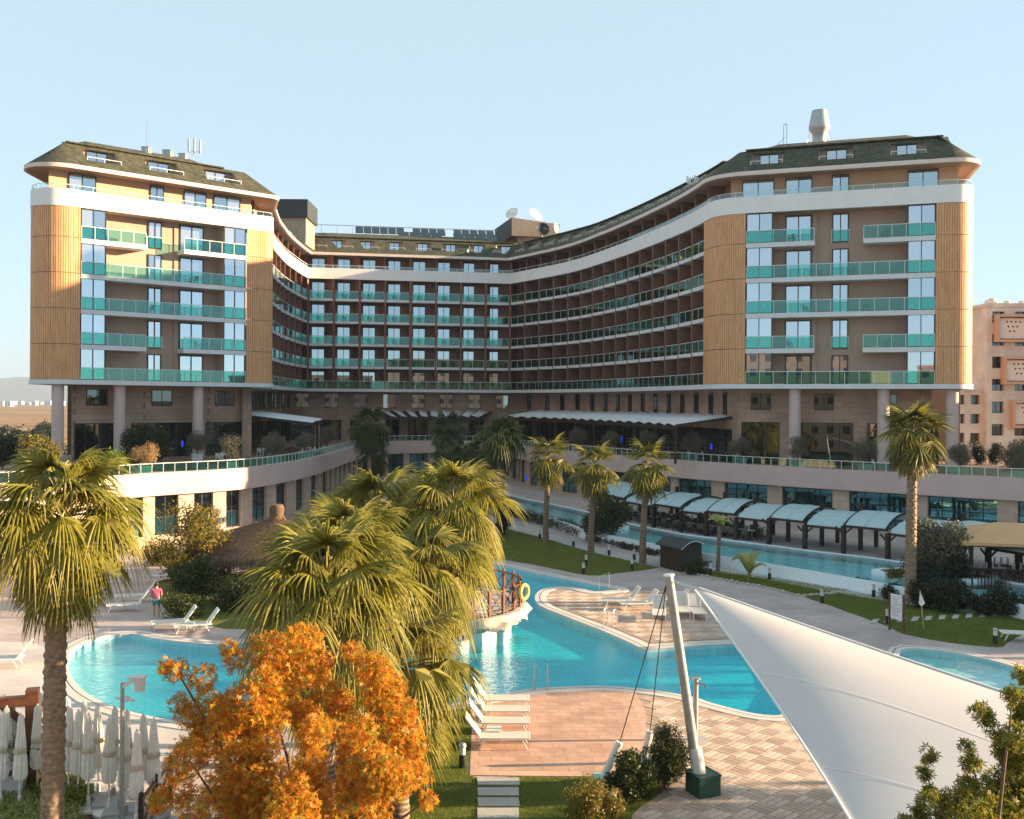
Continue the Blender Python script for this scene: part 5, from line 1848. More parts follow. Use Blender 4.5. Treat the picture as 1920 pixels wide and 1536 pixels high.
# foreground
palm_px('large fan palm with drooping skirt beside the closed white parasols', 112, 975, 25.0, 64, base=(98, 1605), seed=1, boss=True, r0=.27, dead=4, scale=1.0)
palm_px('broad fan palm rising behind the orange maple', 612, 1135, 25.5, 66, seed=2, scale=1.22, dead=3)
palm_px('low leaning fan palm squeezed between the maple and the lawn', 750, 1255, 27.5, 48, seed=3, scale=1.12, dead=3, emin=1)
palm_px('tallest fan palm in the clump beside the round deck', 850, 965, 36.5, 60, base=(806, 1350), seed=4, scale=1.16, dead=5)
palm_px('fan palm with upright spear in the middle of the clump', 708, 985, 38.0, 54, seed=5, scale=1.18, dead=4)
palm_px('fan palm half hidden at the back of the clump near the thatched hut', 650, 1055, 31.5, 54, seed=6, scale=1.15, dead=3)
palm_px('fan palm filling the gap above the round deck railing', 800, 1075, 33.5, 44, seed=12, scale=1.1, dead=4, emin=2)
# palms on the lawn by the river
for i, (cx, cy, base, lab) in enumerate(((1030, 858, (1023, 1017), 'slim fan palm beside the hedge at the lawn\'s far end'),
                                         (1115, 875, (1108, 1037), 'slim fan palm between the hedge palm and the wooden hut palm'),
                                         (1214, 875, (1205, 1057), 'slim fan palm next to the dark wooden shed'),
                                         (1712, 812, (1707, 1128), 'tall fan palm with a golden skirt behind the signboard'))):
    Y = G(*base).y
    palm_px(lab, cx, cy, Y, 36 if i < 3 else 60, base=base, seed=20 + i, mat='palm_mid', scale=1.0 if i < 3 else 1.0, dead=3 if i < 3 else 18, r0=.25 if i < 3 else .30, boss=(i == 3))
# court palms, shade painted in as a darker leaf colour
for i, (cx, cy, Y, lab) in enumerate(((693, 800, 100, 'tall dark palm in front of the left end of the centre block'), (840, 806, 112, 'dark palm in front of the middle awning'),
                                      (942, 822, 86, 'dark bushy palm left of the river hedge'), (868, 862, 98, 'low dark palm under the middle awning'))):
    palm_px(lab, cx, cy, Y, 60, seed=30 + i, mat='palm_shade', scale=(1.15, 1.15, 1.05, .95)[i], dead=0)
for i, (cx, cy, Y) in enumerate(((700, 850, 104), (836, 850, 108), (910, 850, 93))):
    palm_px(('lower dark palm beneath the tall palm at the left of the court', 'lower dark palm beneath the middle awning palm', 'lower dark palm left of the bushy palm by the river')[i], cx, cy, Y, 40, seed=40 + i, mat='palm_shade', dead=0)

# --- leafy crowns
STAR = []
for k in range(5):
    a = RAD((-76, -38, 0, 38, 76)[k])
    STAR.append(a)
def leaf_shape(kind):
    if kind == 'star':
        vs, fs = [(0, 0)], []
        L = (.62, .9, 1.0, .9, .62)
        for k, a in enumerate(STAR):
            a = a * 1.35
            n = len(vs)
            vs += [(.42 * math.cos(a - .30), .42 * math.sin(a - .30)), (L[k] * math.cos(a), L[k] * math.sin(a)), (.42 * math.cos(a + .30), .42 * math.sin(a + .30))]
            fs.append((0, n, n + 1, n + 2))
        return np.array(vs), fs
    if kind == 'lance':
        return np.array([(0, 0), (.45, .11), (1, 0), (.45, -.11)]), [(0, 3, 2, 1)]
    return np.array([(0, 0), (.4, .3), (1, 0), (.4, -.3)]), [(0, 3, 2, 1)]
def leaves(name, P, size, kind, mat, seed=0, up=.35, jit=.35):
    """one mesh of many leaves at points P (n,3)"""
    r = np.random.default_rng(seed)
    n = len(P)
    sh, fs = leaf_shape(kind)
    m = len(sh)
    d = r.normal(size=(n, 3))
    d[:, 2] -= .25
    d /= np.linalg.norm(d, axis=1, keepdims=True)
    nn = r.normal(size=(n, 3))
    nn[:, 2] += up * 2
    s_ = np.cross(nn, d)
    s_ /= np.linalg.norm(s_, axis=1, keepdims=True) + 1e-9
    up_ = np.cross(d, s_)
    sz = size * r.uniform(1 - jit, 1 + jit, n)
    x, y = sh[:, 0], sh[:, 1]
    v = P[:, None, :] + sz[:, None, None] * (d[:, None, :] * x[None, :, None] + s_[:, None, :] * y[None, :, None] - up_[:, None, :] * ((x * x + y * y) * .22)[None, :, None])
    base = (np.arange(n) * m)[:, None]
    F_ = np.concatenate([base + np.array(f)[None, :] for f in fs], axis=1).reshape(-1, 4)
    me = bpy.data.meshes.new(name)
    me.vertices.add(n * m)
    me.vertices.foreach_set('co', v.reshape(-1).astype(np.float32))
    me.loops.add(F_.size)
    me.loops.foreach_set('vertex_index', F_.reshape(-1).astype(np.int32))
    me.polygons.add(len(F_))
    me.polygons.foreach_set('loop_start', (np.arange(len(F_)) * 4).astype(np.int32))
    me.update(calc_edges=True)
    me.materials.append(M[mat])
    return me
def blob_points(blobs, n, seed=0, shell=.55):
    """points spread over lumps (cx, cy, cz, rx, ry, rz), denser towards each lump's outside"""
    r = np.random.default_rng(seed)
    w = np.array([(b_[3] * b_[4] * b_[5]) ** (2 / 3) for b_ in blobs])
    idx = r.choice(len(blobs), n, p=w / w.sum())
    B = np.array(blobs)[idx]
    d = r.normal(size=(n, 3))
    d /= np.linalg.norm(d, axis=1, keepdims=True)
    rad = shell + (1 - shell) * r.random(n) ** .6
    rad *= r.uniform(.8, 1.12, n)
    return B[:, :3] + d * B[:, 3:6] * rad[:, None]
def lumps(cx, cy, cz, rx, ry, rz, n, size, seed=0, flat=1.0):
    """lumps filling an ellipsoid crown with an uneven outline"""
    r = random.Random(seed)
    out = []
    while len(out) < n:
        d = V((r.gauss(0, 1), r.gauss(0, 1), r.gauss(0, 1))).normalized()
        k = r.uniform(.25, 1.0) ** .55
        s_ = size * r.uniform(.65, 1.35)
        out.append((cx + d.x * rx * k, cy + d.y * ry * k, cz + d.z * rz * k, s_, s_, s_ * flat))
    return out
def limbs(base, tips, r0, mat='bark', seed=0, name='trunk', fork=.45):
    r = random.Random(seed)
    b = MB()
    base = V(base)
    f = base + V((0, 0, max(.1, (sum((V(t) for t in tips), V((0, 0, 0))) / len(tips)).z - base.z) * fork))
    b.tube([base, base.lerp(f, .5) + V((r.uniform(-.04, .04), r.uniform(-.04, .04), 0)), f], [r0 * 1.15, r0, r0 * .8], 9)
    for t in tips:
        t = V(t)
        m = f.lerp(t, .5) + V((r.uniform(-.15, .15), r.uniform(-.15, .15), r.uniform(0, .15))) * (t - f).length * .5
        b.tube([f - V((0, 0, .05)), m, t], [r0 * .55, r0 * .33, r0 * .08], 6)
    return b.mesh(name, mat, True)
def tree(name, label, cat, base, crown_l, n, size, kind, mat, r0, seed=0, group=None, shell=.45, fork=.45):
    base = V(base)
    t = thing(name, label, cat, base, 0, group)
    L = [(c[0] - base.x, c[1] - base.y, c[2] - base.z, c[3], c[4], c[5]) for c in crown_l]
    r = random.Random(seed)
    tips = [c[:3] for c in r.sample(L, min(len(L), 16))]
    ob('trunk', limbs((0, 0, 0), tips, r0, seed=seed, fork=fork), t)
    ob('crown', leaves('crown', blob_points(L, n, seed, shell), size, kind, mat, seed), t)
    return t
# orange maple in the foreground
c = AT(562, 1395, 19.0)
L = lumps(c.x, c.y, c.z - .25, 2.2, 1.9, 2.2, 115, .36, 3)
for x, y, Y, s_ in ((540, 1205, 19, .3), (560, 1190, 19.2, .22), (505, 1235, 18.8, .3), (600, 1240, 19, .3), (735, 1290, 19.4, .3), (330, 1255, 18.6, .26), (310, 1250, 18.5, .16), (380, 1270, 18.6, .3), (430, 1215, 18.8, .2), (440, 1235, 18.8, .25), (335, 1320, 18.6, .22),
                   (355, 1345, 18.6, .25), (775, 1400, 19.3, .3), (790, 1450, 19.3, .25), (660, 1225, 19.2, .25), (700, 1250, 19.3, .28), (760, 1330, 19.3, .25), (330, 1480, 18.6, .3), (300, 1500, 18.4, .25), (360, 1510, 18.4, .35), (800, 1500, 19, .2)):
    p = AT(x, y, Y)
    L.append((p.x, p.y, p.z, s_, s_, s_))
tree('maple_tree', 'orange and yellow autumn maple filling the lower foreground', 'tree', (c.x, c.y, 0), L, 36000, .085, 'star', 'autumn_leaf', .14, 5)
# green maple at the right edge
tips = [(1745, 1420, .13), (1735, 1450, .12), (1740, 1490, .14), (1725, 1520, .16), (1815, 1402, .12), (1820, 1430, .14), (1815, 1470, .15), (1800, 1500, .2), (1835, 1330, .12), (1850, 1345, .13), (1870, 1375, .15), (1880, 1400, .16), (1900, 1300, .14),
        (1912, 1265, .12), (1915, 1330, .18), (1895, 1430, .22), (1905, 1480, .28), (1870, 1480, .25), (1840, 1510, .28), (1780, 1525, .22), (1760, 1500, .16), (1910, 1380, .2), (1930, 1420, .35), (1940, 1500, .4), (1880, 1530, .35), (1820, 1560, .35), (1760, 1560, .3), (1940, 1340, .3), (1935, 1270, .2), (1700, 1545, .15)]
L = []
for x, y, s_ in tips:
    p = AT(x, y, 14 + .5 * math.sin(x * .7))
    L.append((p.x, p.y, p.z, s_, s_, s_ * 1.15))
p = AT(1870, 1500, 14)
tree('maple_tree', 'green maple with upright leafy shoots in front of the white sail', 'tree', (p.x + .3, p.y, 0), L, 5200, .085, 'star', 'maple_green', .09, 7, shell=.2, fork=.6)

def shrub(label, base, rx, ry, h, mat, n, size, seed=0, kind='oval', name='shrub', lift=0.0, nl=26, group=None, cat='shrub', lump=None):
    L = lumps(base[0], base[1], base[2] + lift + (h - lift) * .48, rx * .82, ry * .82, (h - lift) * .46, nl, lump or min(rx, h) * .42, seed)
    return tree(name, label, cat, base, L, int(n * 1.7), size, kind, mat, max(.03, rx * .05), seed, group, .4, .25)
def shrub_px(label, x0, x1, y_top, y_base, mat, n, size, seed=0, z=0.0, depth=None, **k):
    p = G((x0 + x1) / 2, y_base, z)
    s_ = p.y / FPX
    w = (x1 - x0) * s_
    return shrub(label, p, w / 2, (depth or w) / 2, (y_base - y_top) * s_ / .98, mat, n, size, seed, **k)
shrub_px('dark feathery bush beside the foot of the sail mast', 1202, 1294, 1366, 1482, 'shrub_leaf', 7200, .10, 1, kind='lance')
shrub_px('leafy green bush between the two anchor posts', 1132, 1224, 1410, 1496, 'shrub_leaf', 5000, .085, 2)
shrub_px('yellow-tipped bush at the lawn edge below the anchor post', 1062, 1172, 1462, 1550, 'shrub_gold', 4200, .07, 3)
shrub_px('tall bush left of the thatched hut, leaves coloured gold for sunlight', 296, 432, 945, 1112, 'shrub_gold', 6000, .17, 4, nl=40)  # gold of the low sun painted into the leaf colour
shrub_px('dark bush at the foot of the thatched hut', 318, 400, 1040, 1130, 'shrub_leaf', 3400, .14, 5)
shrub_px('low green bush in front of the hut railing', 390, 520, 1085, 1140, 'shrub_leaf', 3600, .13, 6)
shrub_px('low bush by the poolside below the hut', 300, 390, 1115, 1158, 'shrub_leaf', 2200, .12, 7)
shrub_px('rounded bush under the front palms beside the hut', 520, 640, 1085, 1150, 'shrub_leaf', 3000, .13, 8)
shrub_px('reddish bush in front of the lit podium wall', 262, 330, 1010, 1060, 'shrub_gold', 1800, .14, 9)
shrub_px('dark tree growing on the round river planter', 1090, 1182, 925, 1000, 'shrub_leaf', 4200, .17, 10, z=RIV_Z)
shrub_px('dark olive tree on the big river planter', 1705, 1815, 980, 1082, 'olive_leaf', 5200, .19, 11, z=RIV_Z, kind='oval', nl=36)
shrub_px('low clipped bush round the big river planter', 1690, 1790, 1055, 1090, 'dark_leaf', 2600, .14, 12, z=RIV_Z)
shrub_px('dark shrub beside the wooden pavilion on the river planter', 1775, 1818, 1040, 1092, 'dark_leaf', 2000, .14, 112, z=RIV_Z)
shrub_px('yellowish shrub at the tip of the big river planter', 1660, 1700, 1068, 1085, 'shrub_gold', 900, .10, 13, z=RIV_Z)
shrub_px('dark spreading bush beside the river wall near the tall palm', 1710, 1830, 1092, 1140, 'dark_leaf', 4200, .15, 14)
shrub_px('low bush by the path right of the tall palm', 1820, 1925, 1112, 1152, 'dark_leaf', 3400, .14, 15)
shrub_px('small bush left of the tall palm\'s foot', 1648, 1700, 1100, 1122, 'dark_leaf', 1400, .12, 16)
shrub_px('tuft of dark leaves against the white river wall', 1598, 1642, 1084, 1104, 'dark_leaf', 1100, .12, 17)
shrub_px('green bush in front of the wooden shed', 1282, 1326, 1050, 1076, 'shrub_leaf', 1600, .12, 18)
shrub_px('dark round shrub at the head of the river', 925, 970, 925, 1005, 'dark_leaf', 3000, .16, 19)
# hedges
def hedge(label, pts, w, h, mat, n, size, seed, z=0.0):
    P_ = Path(catmull(pxs(pts, z), 4))
    L = []
    r = random.Random(seed)
    k = max(4, int(P_.len / (w * .45)))
    for i in range(k):
        p, _ = P_.at(P_.len * (i + .5) / k)
        s_ = w * r.uniform(.42, .62)
        L.append((p.x + r.uniform(-.2, .2) * w, p.y + r.uniform(-.2, .2) * w, z + h * r.uniform(.4, .55), s_, s_, h * r.uniform(.42, .6)))
    t = thing('hedge', label, 'hedge', P_.at(P_.len / 2)[0] + V((0, 0, z)))
    o = t.location
    L = [(a - o.x, b_ - o.y, c_ - o.z, d, e, f) for a, b_, c_, d, e, f in L]
    ob('foliage', leaves('foliage', blob_points(L, n, seed, .3), size, 'oval', mat, seed), t)
    bb = MB()
    for a in L[::2]:
        bb.tube([(a[0], a[1], -z * 0), (a[0], a[1], a[2])], .02, 4)
    tag(ob('stems', bb.mesh('stems', 'bark'), t), kind='stuff')
hedge('thick clipped green hedge between the river and the concrete path', [(945, 962), (985, 975), (1040, 990), (1100, 1008)], 1.8, 1.0, 'shrub_leaf', 9000, .13, 21)
hedge('low planting strip below the river wall before the shed', [(1105, 1014), (1170, 1028), (1235, 1043)], .8, .5, 'dark_leaf', 3600, .12, 22)
hedge('low planting strip below the river wall right of the shed', [(1315, 1057), (1400, 1069), (1500, 1084), (1545, 1092)], .7, .45, 'dark_leaf', 3600, .11, 23)
# olive trees in planters on the terrace
ol_l = lumps(0, 0, 1.95, .85, .85, .7, 22, .42, 31)
ol = [leaves('crown', blob_points(lumps(0, 0, 2.0, .95, .95, .8, 26, .45, 31 + k), 4600, k, .3), .17, 'lance', 'olive_leaf', k) for k in range(3)]
ol_d = leaves('crown', blob_points(lumps(0, 0, 1.7, .95, .95, .85, 26, .42, 37), 3000, 9, .3), .15, 'lance', 'dry_bush', 9)
ol_t = limbs((0, 0, .45), [V((x, y, 2.0 + .2 * x)) for x, y in ((.4, .2), (-.4, .3), (.1, -.4), (-.2, -.1), (.5, -.2))], .07)
pl_me = cached(('plant_box',), lambda: MB().add([(-.42, -.42, 0), (.42, -.42, 0), (.42, .42, 0), (-.42, .42, 0), (-.52, -.52, .75), (.52, -.52, .75), (.52, .52, .75), (-.52, .52, .75), (-.44, -.44, .75), (.44, -.44, .75), (.44, .44, .75), (-.44, .44, .75), (-.44, -.44, .62), (.44, -.44, .62), (.44, .44, .62), (-.44, .44, .62)],
    [(0, 1, 5, 4), (1, 2, 6, 5), (2, 3, 7, 6), (3, 0, 4, 7), (3, 2, 1, 0), (4, 5, 9, 8), (5, 6, 10, 9), (6, 7, 11, 10), (7, 4, 8, 11), (8, 9, 13, 12), (9, 10, 14, 13), (10, 11, 15, 14), (11, 8, 12, 15), (12, 13, 14, 15)]).mesh('planter', 'planter_white'))
olives = [(462, 1.3, 0, 'behind the glass rail where the podium wall falls into shade'), (545, 1.4, 1, 'beside the short slatted awning'), (598, 1.3, 2, 'in front of the short slatted awning'), (636, 1.2, 0, 'at the bend of the left terrace'),
          (1062, 1.4, 1, 'behind the row of slim lawn palms'), (1125, 1.3, 2, 'between two slim lawn palms'), (1196, 1.3, 0, 'behind the palm by the shed'), (1278, 1.2, 1, 'at the right end of the long awning'),
          (1372, 1.2, 2, 'by the corner after the long awning'), (1485, 1.2, 0, 'beside the lone round column'), (1612, 1.2, 1, 'left of the tall golden palm'), (1790, 1.3, 2, 'right of the tall golden palm'), (1905, 1.6, 0, 'by the tan apartment block')]
for x, off, k, where in olives:
    q = POD.at_col(x, 6.5)
    # the podium path is crossed twice by some columns: take the crossing nearest to the camera on the proper side
    best = None
    for i in range(1200):
        p, nn = POD.at(POD.len * i / 1199)
        px_ = 960 + FPX * p.x / p.y
        if abs(px_ - x) < 2.5 and (best is None or p.y < best[0].y):
            best = (p, nn)
    p = best[0] + best[1].normalized() * off
    solo('planter', pl_me, 'white planter, olive tree ' + where, 'planter', (p.x, p.y, TER_Z + .004), rnd.uniform(0, 1), 'terrace planters')
    t = thing('olive_tree', 'grey-green potted olive tree ' + where, 'tree', (p.x, p.y, TER_Z), rnd.uniform(0, 6), 'olive trees on the terrace')
    ob('trunk', ol_t, t)
    ob('crown', ol[k], t)
p = POD.off(1.4, TER_Z, [POD.at_col(292, 6.5)])[0]
solo('planter', pl_me, 'square white planter holding the dry golden bush', 'planter', (p.x, p.y, TER_Z + .004), .3)
t = thing('dry_bush', 'dry golden bush glowing in the sun on the left terrace', 'shrub', (p.x, p.y, TER_Z))
ob('trunk', ol_t, t)
ob('crown', ol_d, t)
p = G(370, 866, TER_Z)
solo('planter', pl_me, 'tall white planter in front of the left terrace windows', 'planter', p, .2)
t = thing('olive_tree', 'loose olive tree in the tall white planter by the left terrace windows', 'tree', p, 1)
ob('trunk', ol_t, t)
ob('crown', ol[1], t)
shrub_px('dark round bush between the columns of the left terrace', 228, 292, 796, 872, 'dark_leaf', 3600, .2, 51, z=TER_Z)
shrub_px('dark tall bush beside the dark round bush on the left terrace', 262, 312, 802, 868, 'shrub_leaf', 2600, .2, 52, z=TER_Z)
shrub_px('spiky green bush at the left terrace corner', 150, 240, 850, 895, 'grass_blade', 2400, .3, 53, z=TER_Z, kind='lance')
shrub_px('green shrub behind the large palm on the left terrace', 30, 110, 815, 890, 'shrub_gold', 2600, .2, 54, z=TER_Z)
shrub_px('dark cypress-like shrub at the left end of the terrace', -20, 30, 808, 880, 'dark_leaf', 2400, .2, 55, z=TER_Z)
for k, (x, h) in enumerate(((1832, 820), (1866, 826), (1800, 830))):
    shrub_px(('dark conifer in front of the tan block near the terrace rail', 'shorter dark conifer beside the terrace rail', 'dark bush right of the last terrace column')[k], x - 16, x + 16, h, 872, 'dark_leaf', 2200, .2, 56 + k, z=TER_Z, kind='lance')
shrub_px('big grey-green bush at the right end of the terrace', 1878, 1960, 822, 882, 'olive_leaf', 2600, .2, 59, z=TER_Z)
# dark scrub at the edge of the dry field
for k, (x, Y) in enumerate(((8, 170), (30, 185), (52, 175), (74, 190), (92, 180), (20, 240), (60, 260), (85, 300))):
    p = AT(x, 760, Y)
    shrub(('dark scrub bush at the edge of the dry field'), (p.x, p.y, -.62), 4.2, 3, 3.4 + (k % 3), 'dark_leaf', 1500, .6, 60 + k, group='scrub at the edge of the field', cat='shrub', name='scrub_bush')
# small feather palm and banana plant on the narrow lawn
t = thing('young_palm', 'thin young palm with a small yellow-green head on the narrow lawn', 'palm tree', G(1346, 1072))
s_ = G(1346, 1072).y / FPX
hh = (1072 - 985) * s_
ob('trunk', MB().tube([(0, 0, 0), (.05, 0, hh * .5), (.08, 0, hh)], [.16, .12, .16], 8).mesh('trunk', 'palm_bark', True), t)
banana_leaf = []
for k in range(3):
    b = MB()
    r = random.Random(k)
    L_, w = 1.5, .26
    cs, ls, rs = [], [], []
    for i in range(9):
        q = i / 8
        x, z = L_ * q * (.55 + .1 * k), L_ * (q * .9 - .42 * q * q * (1 + .5 * k))
        ww = w * math.sin(PI * min(1, q * .92 + .06)) ** .7
        cs.append(V((x, 0, z - .03)))
        ls.append(V((x, ww, z + .03 + r.uniform(-.03, .03))))
        rs.append(V((x, -ww, z + .03 + r.uniform(-.03, .03))))
    b.strip(ls, cs).strip(cs, rs)
    banana_leaf.append(b.mesh('leaf', 'variegated'))
for i in range(11):
    ob('leaf', banana_leaf[i % 3], t, (.08, 0, hh), i * 2.4, .85)
t = thing('banana_plant', 'yellow-green banana plant on the narrow lawn beside the path', 'plant', G(1404, 1088))
ob('stem', MB().tube([(0, 0, 0), (0, 0, .8)], [.12, .07], 7).mesh('stem', 'palm_stem'), t)
for i in range(7):
    ob('leaf', banana_leaf[0 if i % 2 else 1], t, (0, 0, .3 + .1 * i), i * 2.4, (1.15, 1.15, 1.5))
# planting at the lower left
vp = pxs([(-40, 1492), (130, 1492), (150, 1540), (140, 1640), (-80, 1640)])
def tuft(label, poly, n, h, w, mat, seed):
    r = np.random.default_rng(seed)
    rr = random.Random(seed)
    b = MB()
    c = sum(poly, V((0, 0, 0))) / len(poly)
    xs, ys = [p.x for p in poly], [p.y for p in poly]
    k = 0
    while k < n:
        q = (rr.uniform(min(xs), max(xs)), rr.uniform(min(ys), max(ys)))
        if not in_poly(q, poly):
            continue
        k += 1
        a = rr.uniform(0, 2 * PI)
        ln, hh = h * rr.uniform(.3, .8), h * rr.uniform(.6, 1.1)
        d, s_ = V((math.cos(a), math.sin(a), 0)), V((-math.sin(a), math.cos(a), 0)) * w
        o = V((q[0] - c.x, q[1] - c.y, 0))
        b.add([o - s_, o + s_, o + d * ln * .4 + V((0, 0, hh * .8)) - s_, o + d * ln * .4 + V((0, 0, hh * .8)) + s_, o + d * ln + V((0, 0, hh * .75))], [(0, 1, 3, 2), (2, 3, 4)])
    t = thing('ground_cover', label, 'plants', (c.x, c.y, 0))
    ob('leaves', b.mesh('leaves', mat), t)['kind'] = 'stuff'
tuft('yellow-striped strappy leaves along the bottom left corner', vp, 2600, .55, .018, 'variegated', 71)
tuft('long green strappy leaves at the foot of the large palm', pxs([(60, 1470), (150, 1478), (165, 1520), (100, 1530), (50, 1500)]), 900, .7, .02, 'grass_blade', 72)
tuft('green strappy leaves right of the large palm\'s trunk', pxs([(115, 1478), (150, 1478), (165, 1510), (120, 1512)]), 400, .6, .02, 'grass_blade', 73)
# ---------------------------------------------------------------- garden objects
def rotm(a):
    return Matrix.Rotation(a, 4, 'Z')
# --- thatched hut
hc = G(518, 1092)
hut = thing('thatched_hut', 'round thatched hut with wooden rail behind the front palms', 'hut', hc)
hr_ = 5.3
prof = [(hr_, 1.9), (hr_ * .99, 2.2), (4.5, 2.72), (3.0, 3.2), (1.5, 3.6), (.6, 3.9), (.42, 4.15), (.47, 4.6), (.36, 4.85), (.01, 4.87)]
ob('roof', MB().lathe(prof, 40).mesh('roof', 'straw_base', True), hut)
r = np.random.default_rng(4)
n = 16000
a = r.uniform(0, 2 * PI, n)
q = r.random(n) ** .6
rad = .3 + q * (hr_ - .3)
pr = np.array(sorted([(p[0], p[1]) for p in prof[1:7]] + [(.3, 4.75)]))
z = np.interp(rad, pr[:, 0], pr[:, 1])
L_ = r.uniform(.35, .8, n)
sl = .55 + .5 * (rad / hr_) ** 3
w = .018
av = np.c_[np.cos(a), np.sin(a), np.zeros(n)]
tv = np.c_[-np.sin(a), np.cos(a), np.zeros(n)] * w
p0 = av * rad[:, None] + np.c_[np.zeros(n), np.zeros(n), z + .02]
dirv = av * .8 + np.c_[np.zeros(n), np.zeros(n), -sl] + r.normal(size=(n, 3)) * .34
dirv /= np.linalg.norm(dirv, axis=1, keepdims=True)
p1 = p0 + dirv * L_[:, None] + np.c_[np.zeros(n), np.zeros(n), r.uniform(0, .12, n)]
vv = np.stack([p0 - tv, p0 + tv, p1], 1).reshape(-1, 3)
me = bpy.data.meshes.new('thatch')
me.from_pydata(vv.tolist(), [], np.arange(3 * n).reshape(-1, 3).tolist())
me.materials.append(M['straw'])
ob('thatch', me, hut)['kind'] = 'stuff'
# hanging eave fringe
n = 7000
a = r.uniform(0, 2 * PI, n)
rr = hr_ + r.uniform(-.25, .08, n)
ln = r.uniform(.3, .75, n)
p0 = np.c_[rr * np.cos(a), rr * np.sin(a), 2.15 + r.uniform(-.1, .15, n)]
p1 = p0 + np.c_[.1 * np.cos(a), .1 * np.sin(a), -ln] + r.normal(size=(n, 3)) * .04
tv = np.c_[-np.sin(a), np.cos(a), np.zeros(n)] * .02
me = bpy.data.meshes.new('fringe')
me.from_pydata(np.stack([p0 - tv, p0 + tv, p1], 1).reshape(-1, 3).tolist(), [], np.arange(3 * n).reshape(-1, 3).tolist())
me.materials.append(M['straw'])
ob('fringe', me, hut)['kind'] = 'stuff'
ob('floor', MB().lathe([(0.01, .18), (4.2, .18), (4.2, 0)], 32).mesh('floor', 'red_wood'), hut)
ob('bar_core', MB().lathe([(1.6, .18), (1.6, 1.2), (1.75, 1.2), (1.75, 1.28), (.01, 1.28)], 24).mesh('bar_core', 'dark_wood'), hut)
for k in range(12):
    an = k * PI / 6
    x, y = 4.0 * math.cos(an), 4.0 * math.sin(an)
    ob('post', cached(('hpost',), lambda: MB().tube([(0, 0, .18), (0, 0, 2.7)], .09, 8).mesh('post', 'dark_wood')), hut, (x, y, 0))
    an2 = (k + 1) * PI / 6
    x2, y2 = 4.0 * math.cos(an2), 4.0 * math.sin(an2)
    b = MB().bar((x, y, 1.05), (x2, y2, 1.05), .08).bar((x, y, .35), (x2, y2, .35), .06)
    for f0, f1 in ((0, .5), (.5, 1)):
        A_, B_ = V((x, y, 0)).lerp(V((x2, y2, 0)), f0), V((x, y, 0)).lerp(V((x2, y2, 0)), f1)
        b.bar((A_.x, A_.y, .35), (B_.x, B_.y, 1.05), .05).bar((A_.x, A_.y, 1.05), (B_.x, B_.y, .35), .05)
    ob('railing', b.mesh('railing', 'red_wood'), hut)
# --- round deck on columns with rock edge
dc = V((-4.0, 50.2, 0))
dr_, dz = 4.6, 1.38
deck = thing('round_deck', 'round wooden deck with rocky rim standing on columns in the pool', 'deck', dc)
k = 0
for i in range(23):
    y = -dr_ + .2 + .4 * i
    hw = math.sqrt(max(.02, (dr_ - .12) ** 2 - max(abs(y - .19), abs(y + .19)) ** 2))
    ob('plank', MB().box(-hw, hw, y - .19, y + .19, dz - .06, dz + .004 * (i % 2)).mesh('plank', 'concrete'), deck)
b = MB()
nn = 150
rs = np.random.default_rng(9)
ring0, ring1, ring2, ring3, ring4 = [], [], [], [], []
def wob(i, k):
    return .16 * math.sin(i * .42 + k) + .10 * math.sin(i * 1.13 + 2 * k) + rs.uniform(-.06, .06)
for i in range(nn):
    an = 2 * PI * i / nn
    e = V((math.cos(an), math.sin(an), 0))
    ring0.append(e * (dr_ - .15) + V((0, 0, dz - .03)))
    ring1.append(e * (dr_ + .12 + wob(i, 0) * .4) + V((0, 0, dz - .04)))
    ring2.append(e * (dr_ + .28 + wob(i, 1)) + V((0, 0, dz - .35 + wob(i, 2) * .5)))
    ring3.append(e * (dr_ + .02 + wob(i, 3)) + V((0, 0, dz - .72 + wob(i, 4) * .6)))
    ring4.append(e * (dr_ - .8) + V((0, 0, dz - .62)))
for A_, B_ in ((ring0, ring1), (ring1, ring2), (ring2, ring3), (ring3, ring4)):
    b.strip(B_, A_, 0, True)
ob('rock_rim', b.mesh('rock_rim', 'rock', True), deck)
b = MB().lathe([(dr_ - .75, dz - .62), (.01, dz - .62)], 36)
ob('underside', b.mesh('underside', 'concrete'), deck)
for x, y in ((850, 1234), (942, 1209)):
    p = G(x, y, -.17) - dc
    ob('column', MB().lathe([(.30, -.5 + .0), (.30, dz - .55)], 18, c=(p.x, p.y, 0)).mesh('column', 'mosaic_white', True), deck)
for an in (2.6, 1.8, .9, .3, 3.4):
    ob('column', MB().lathe([(.30, -.5), (.30, dz - .55)], 18, c=(3.9 * math.cos(an), 3.9 * math.sin(an), 0)).mesh('column', 'mosaic_white', True), deck)
npost = 30
for i in range(npost):
    a0, a1 = 2 * PI * i / npost, 2 * PI * (i + 1) / npost
    e0, e1 = V((math.cos(a0), math.sin(a0), 0)) * (dr_ - .1), V((math.cos(a1), math.sin(a1), 0)) * (dr_ - .1)
    if 2.2 < (a0 % (2 * PI)) < 2.9:
        continue
    ob('post', cached(('dpost',), lambda: MB().box(-.065, .065, -.065, .065, 0, 1.18).lathe([(.001, 1.26), (.06, 1.24), (.07, 1.18)], 8).mesh('post', 'red_wood')), deck, e0 + V((0, 0, dz)), a0)
    up = lambda h: V((0, 0, dz + h))
    ob('handrail', MB().bar(e0 + up(1.08), e1 + up(1.08), .09, .07).bar(e0 + up(.14), e1 + up(.14), .06).mesh('handrail', 'red_wood'), deck)
    m = (e0 + e1) / 2
    ob('cross_brace', MB().bar(e0 + up(.16), e1 + up(1.05), .05).bar(e0 + up(1.05), e1 + up(.16), .05).mesh('cross_brace', 'red_wood'), deck)
p = AT(983, 1110, 48.2)
b = MB()
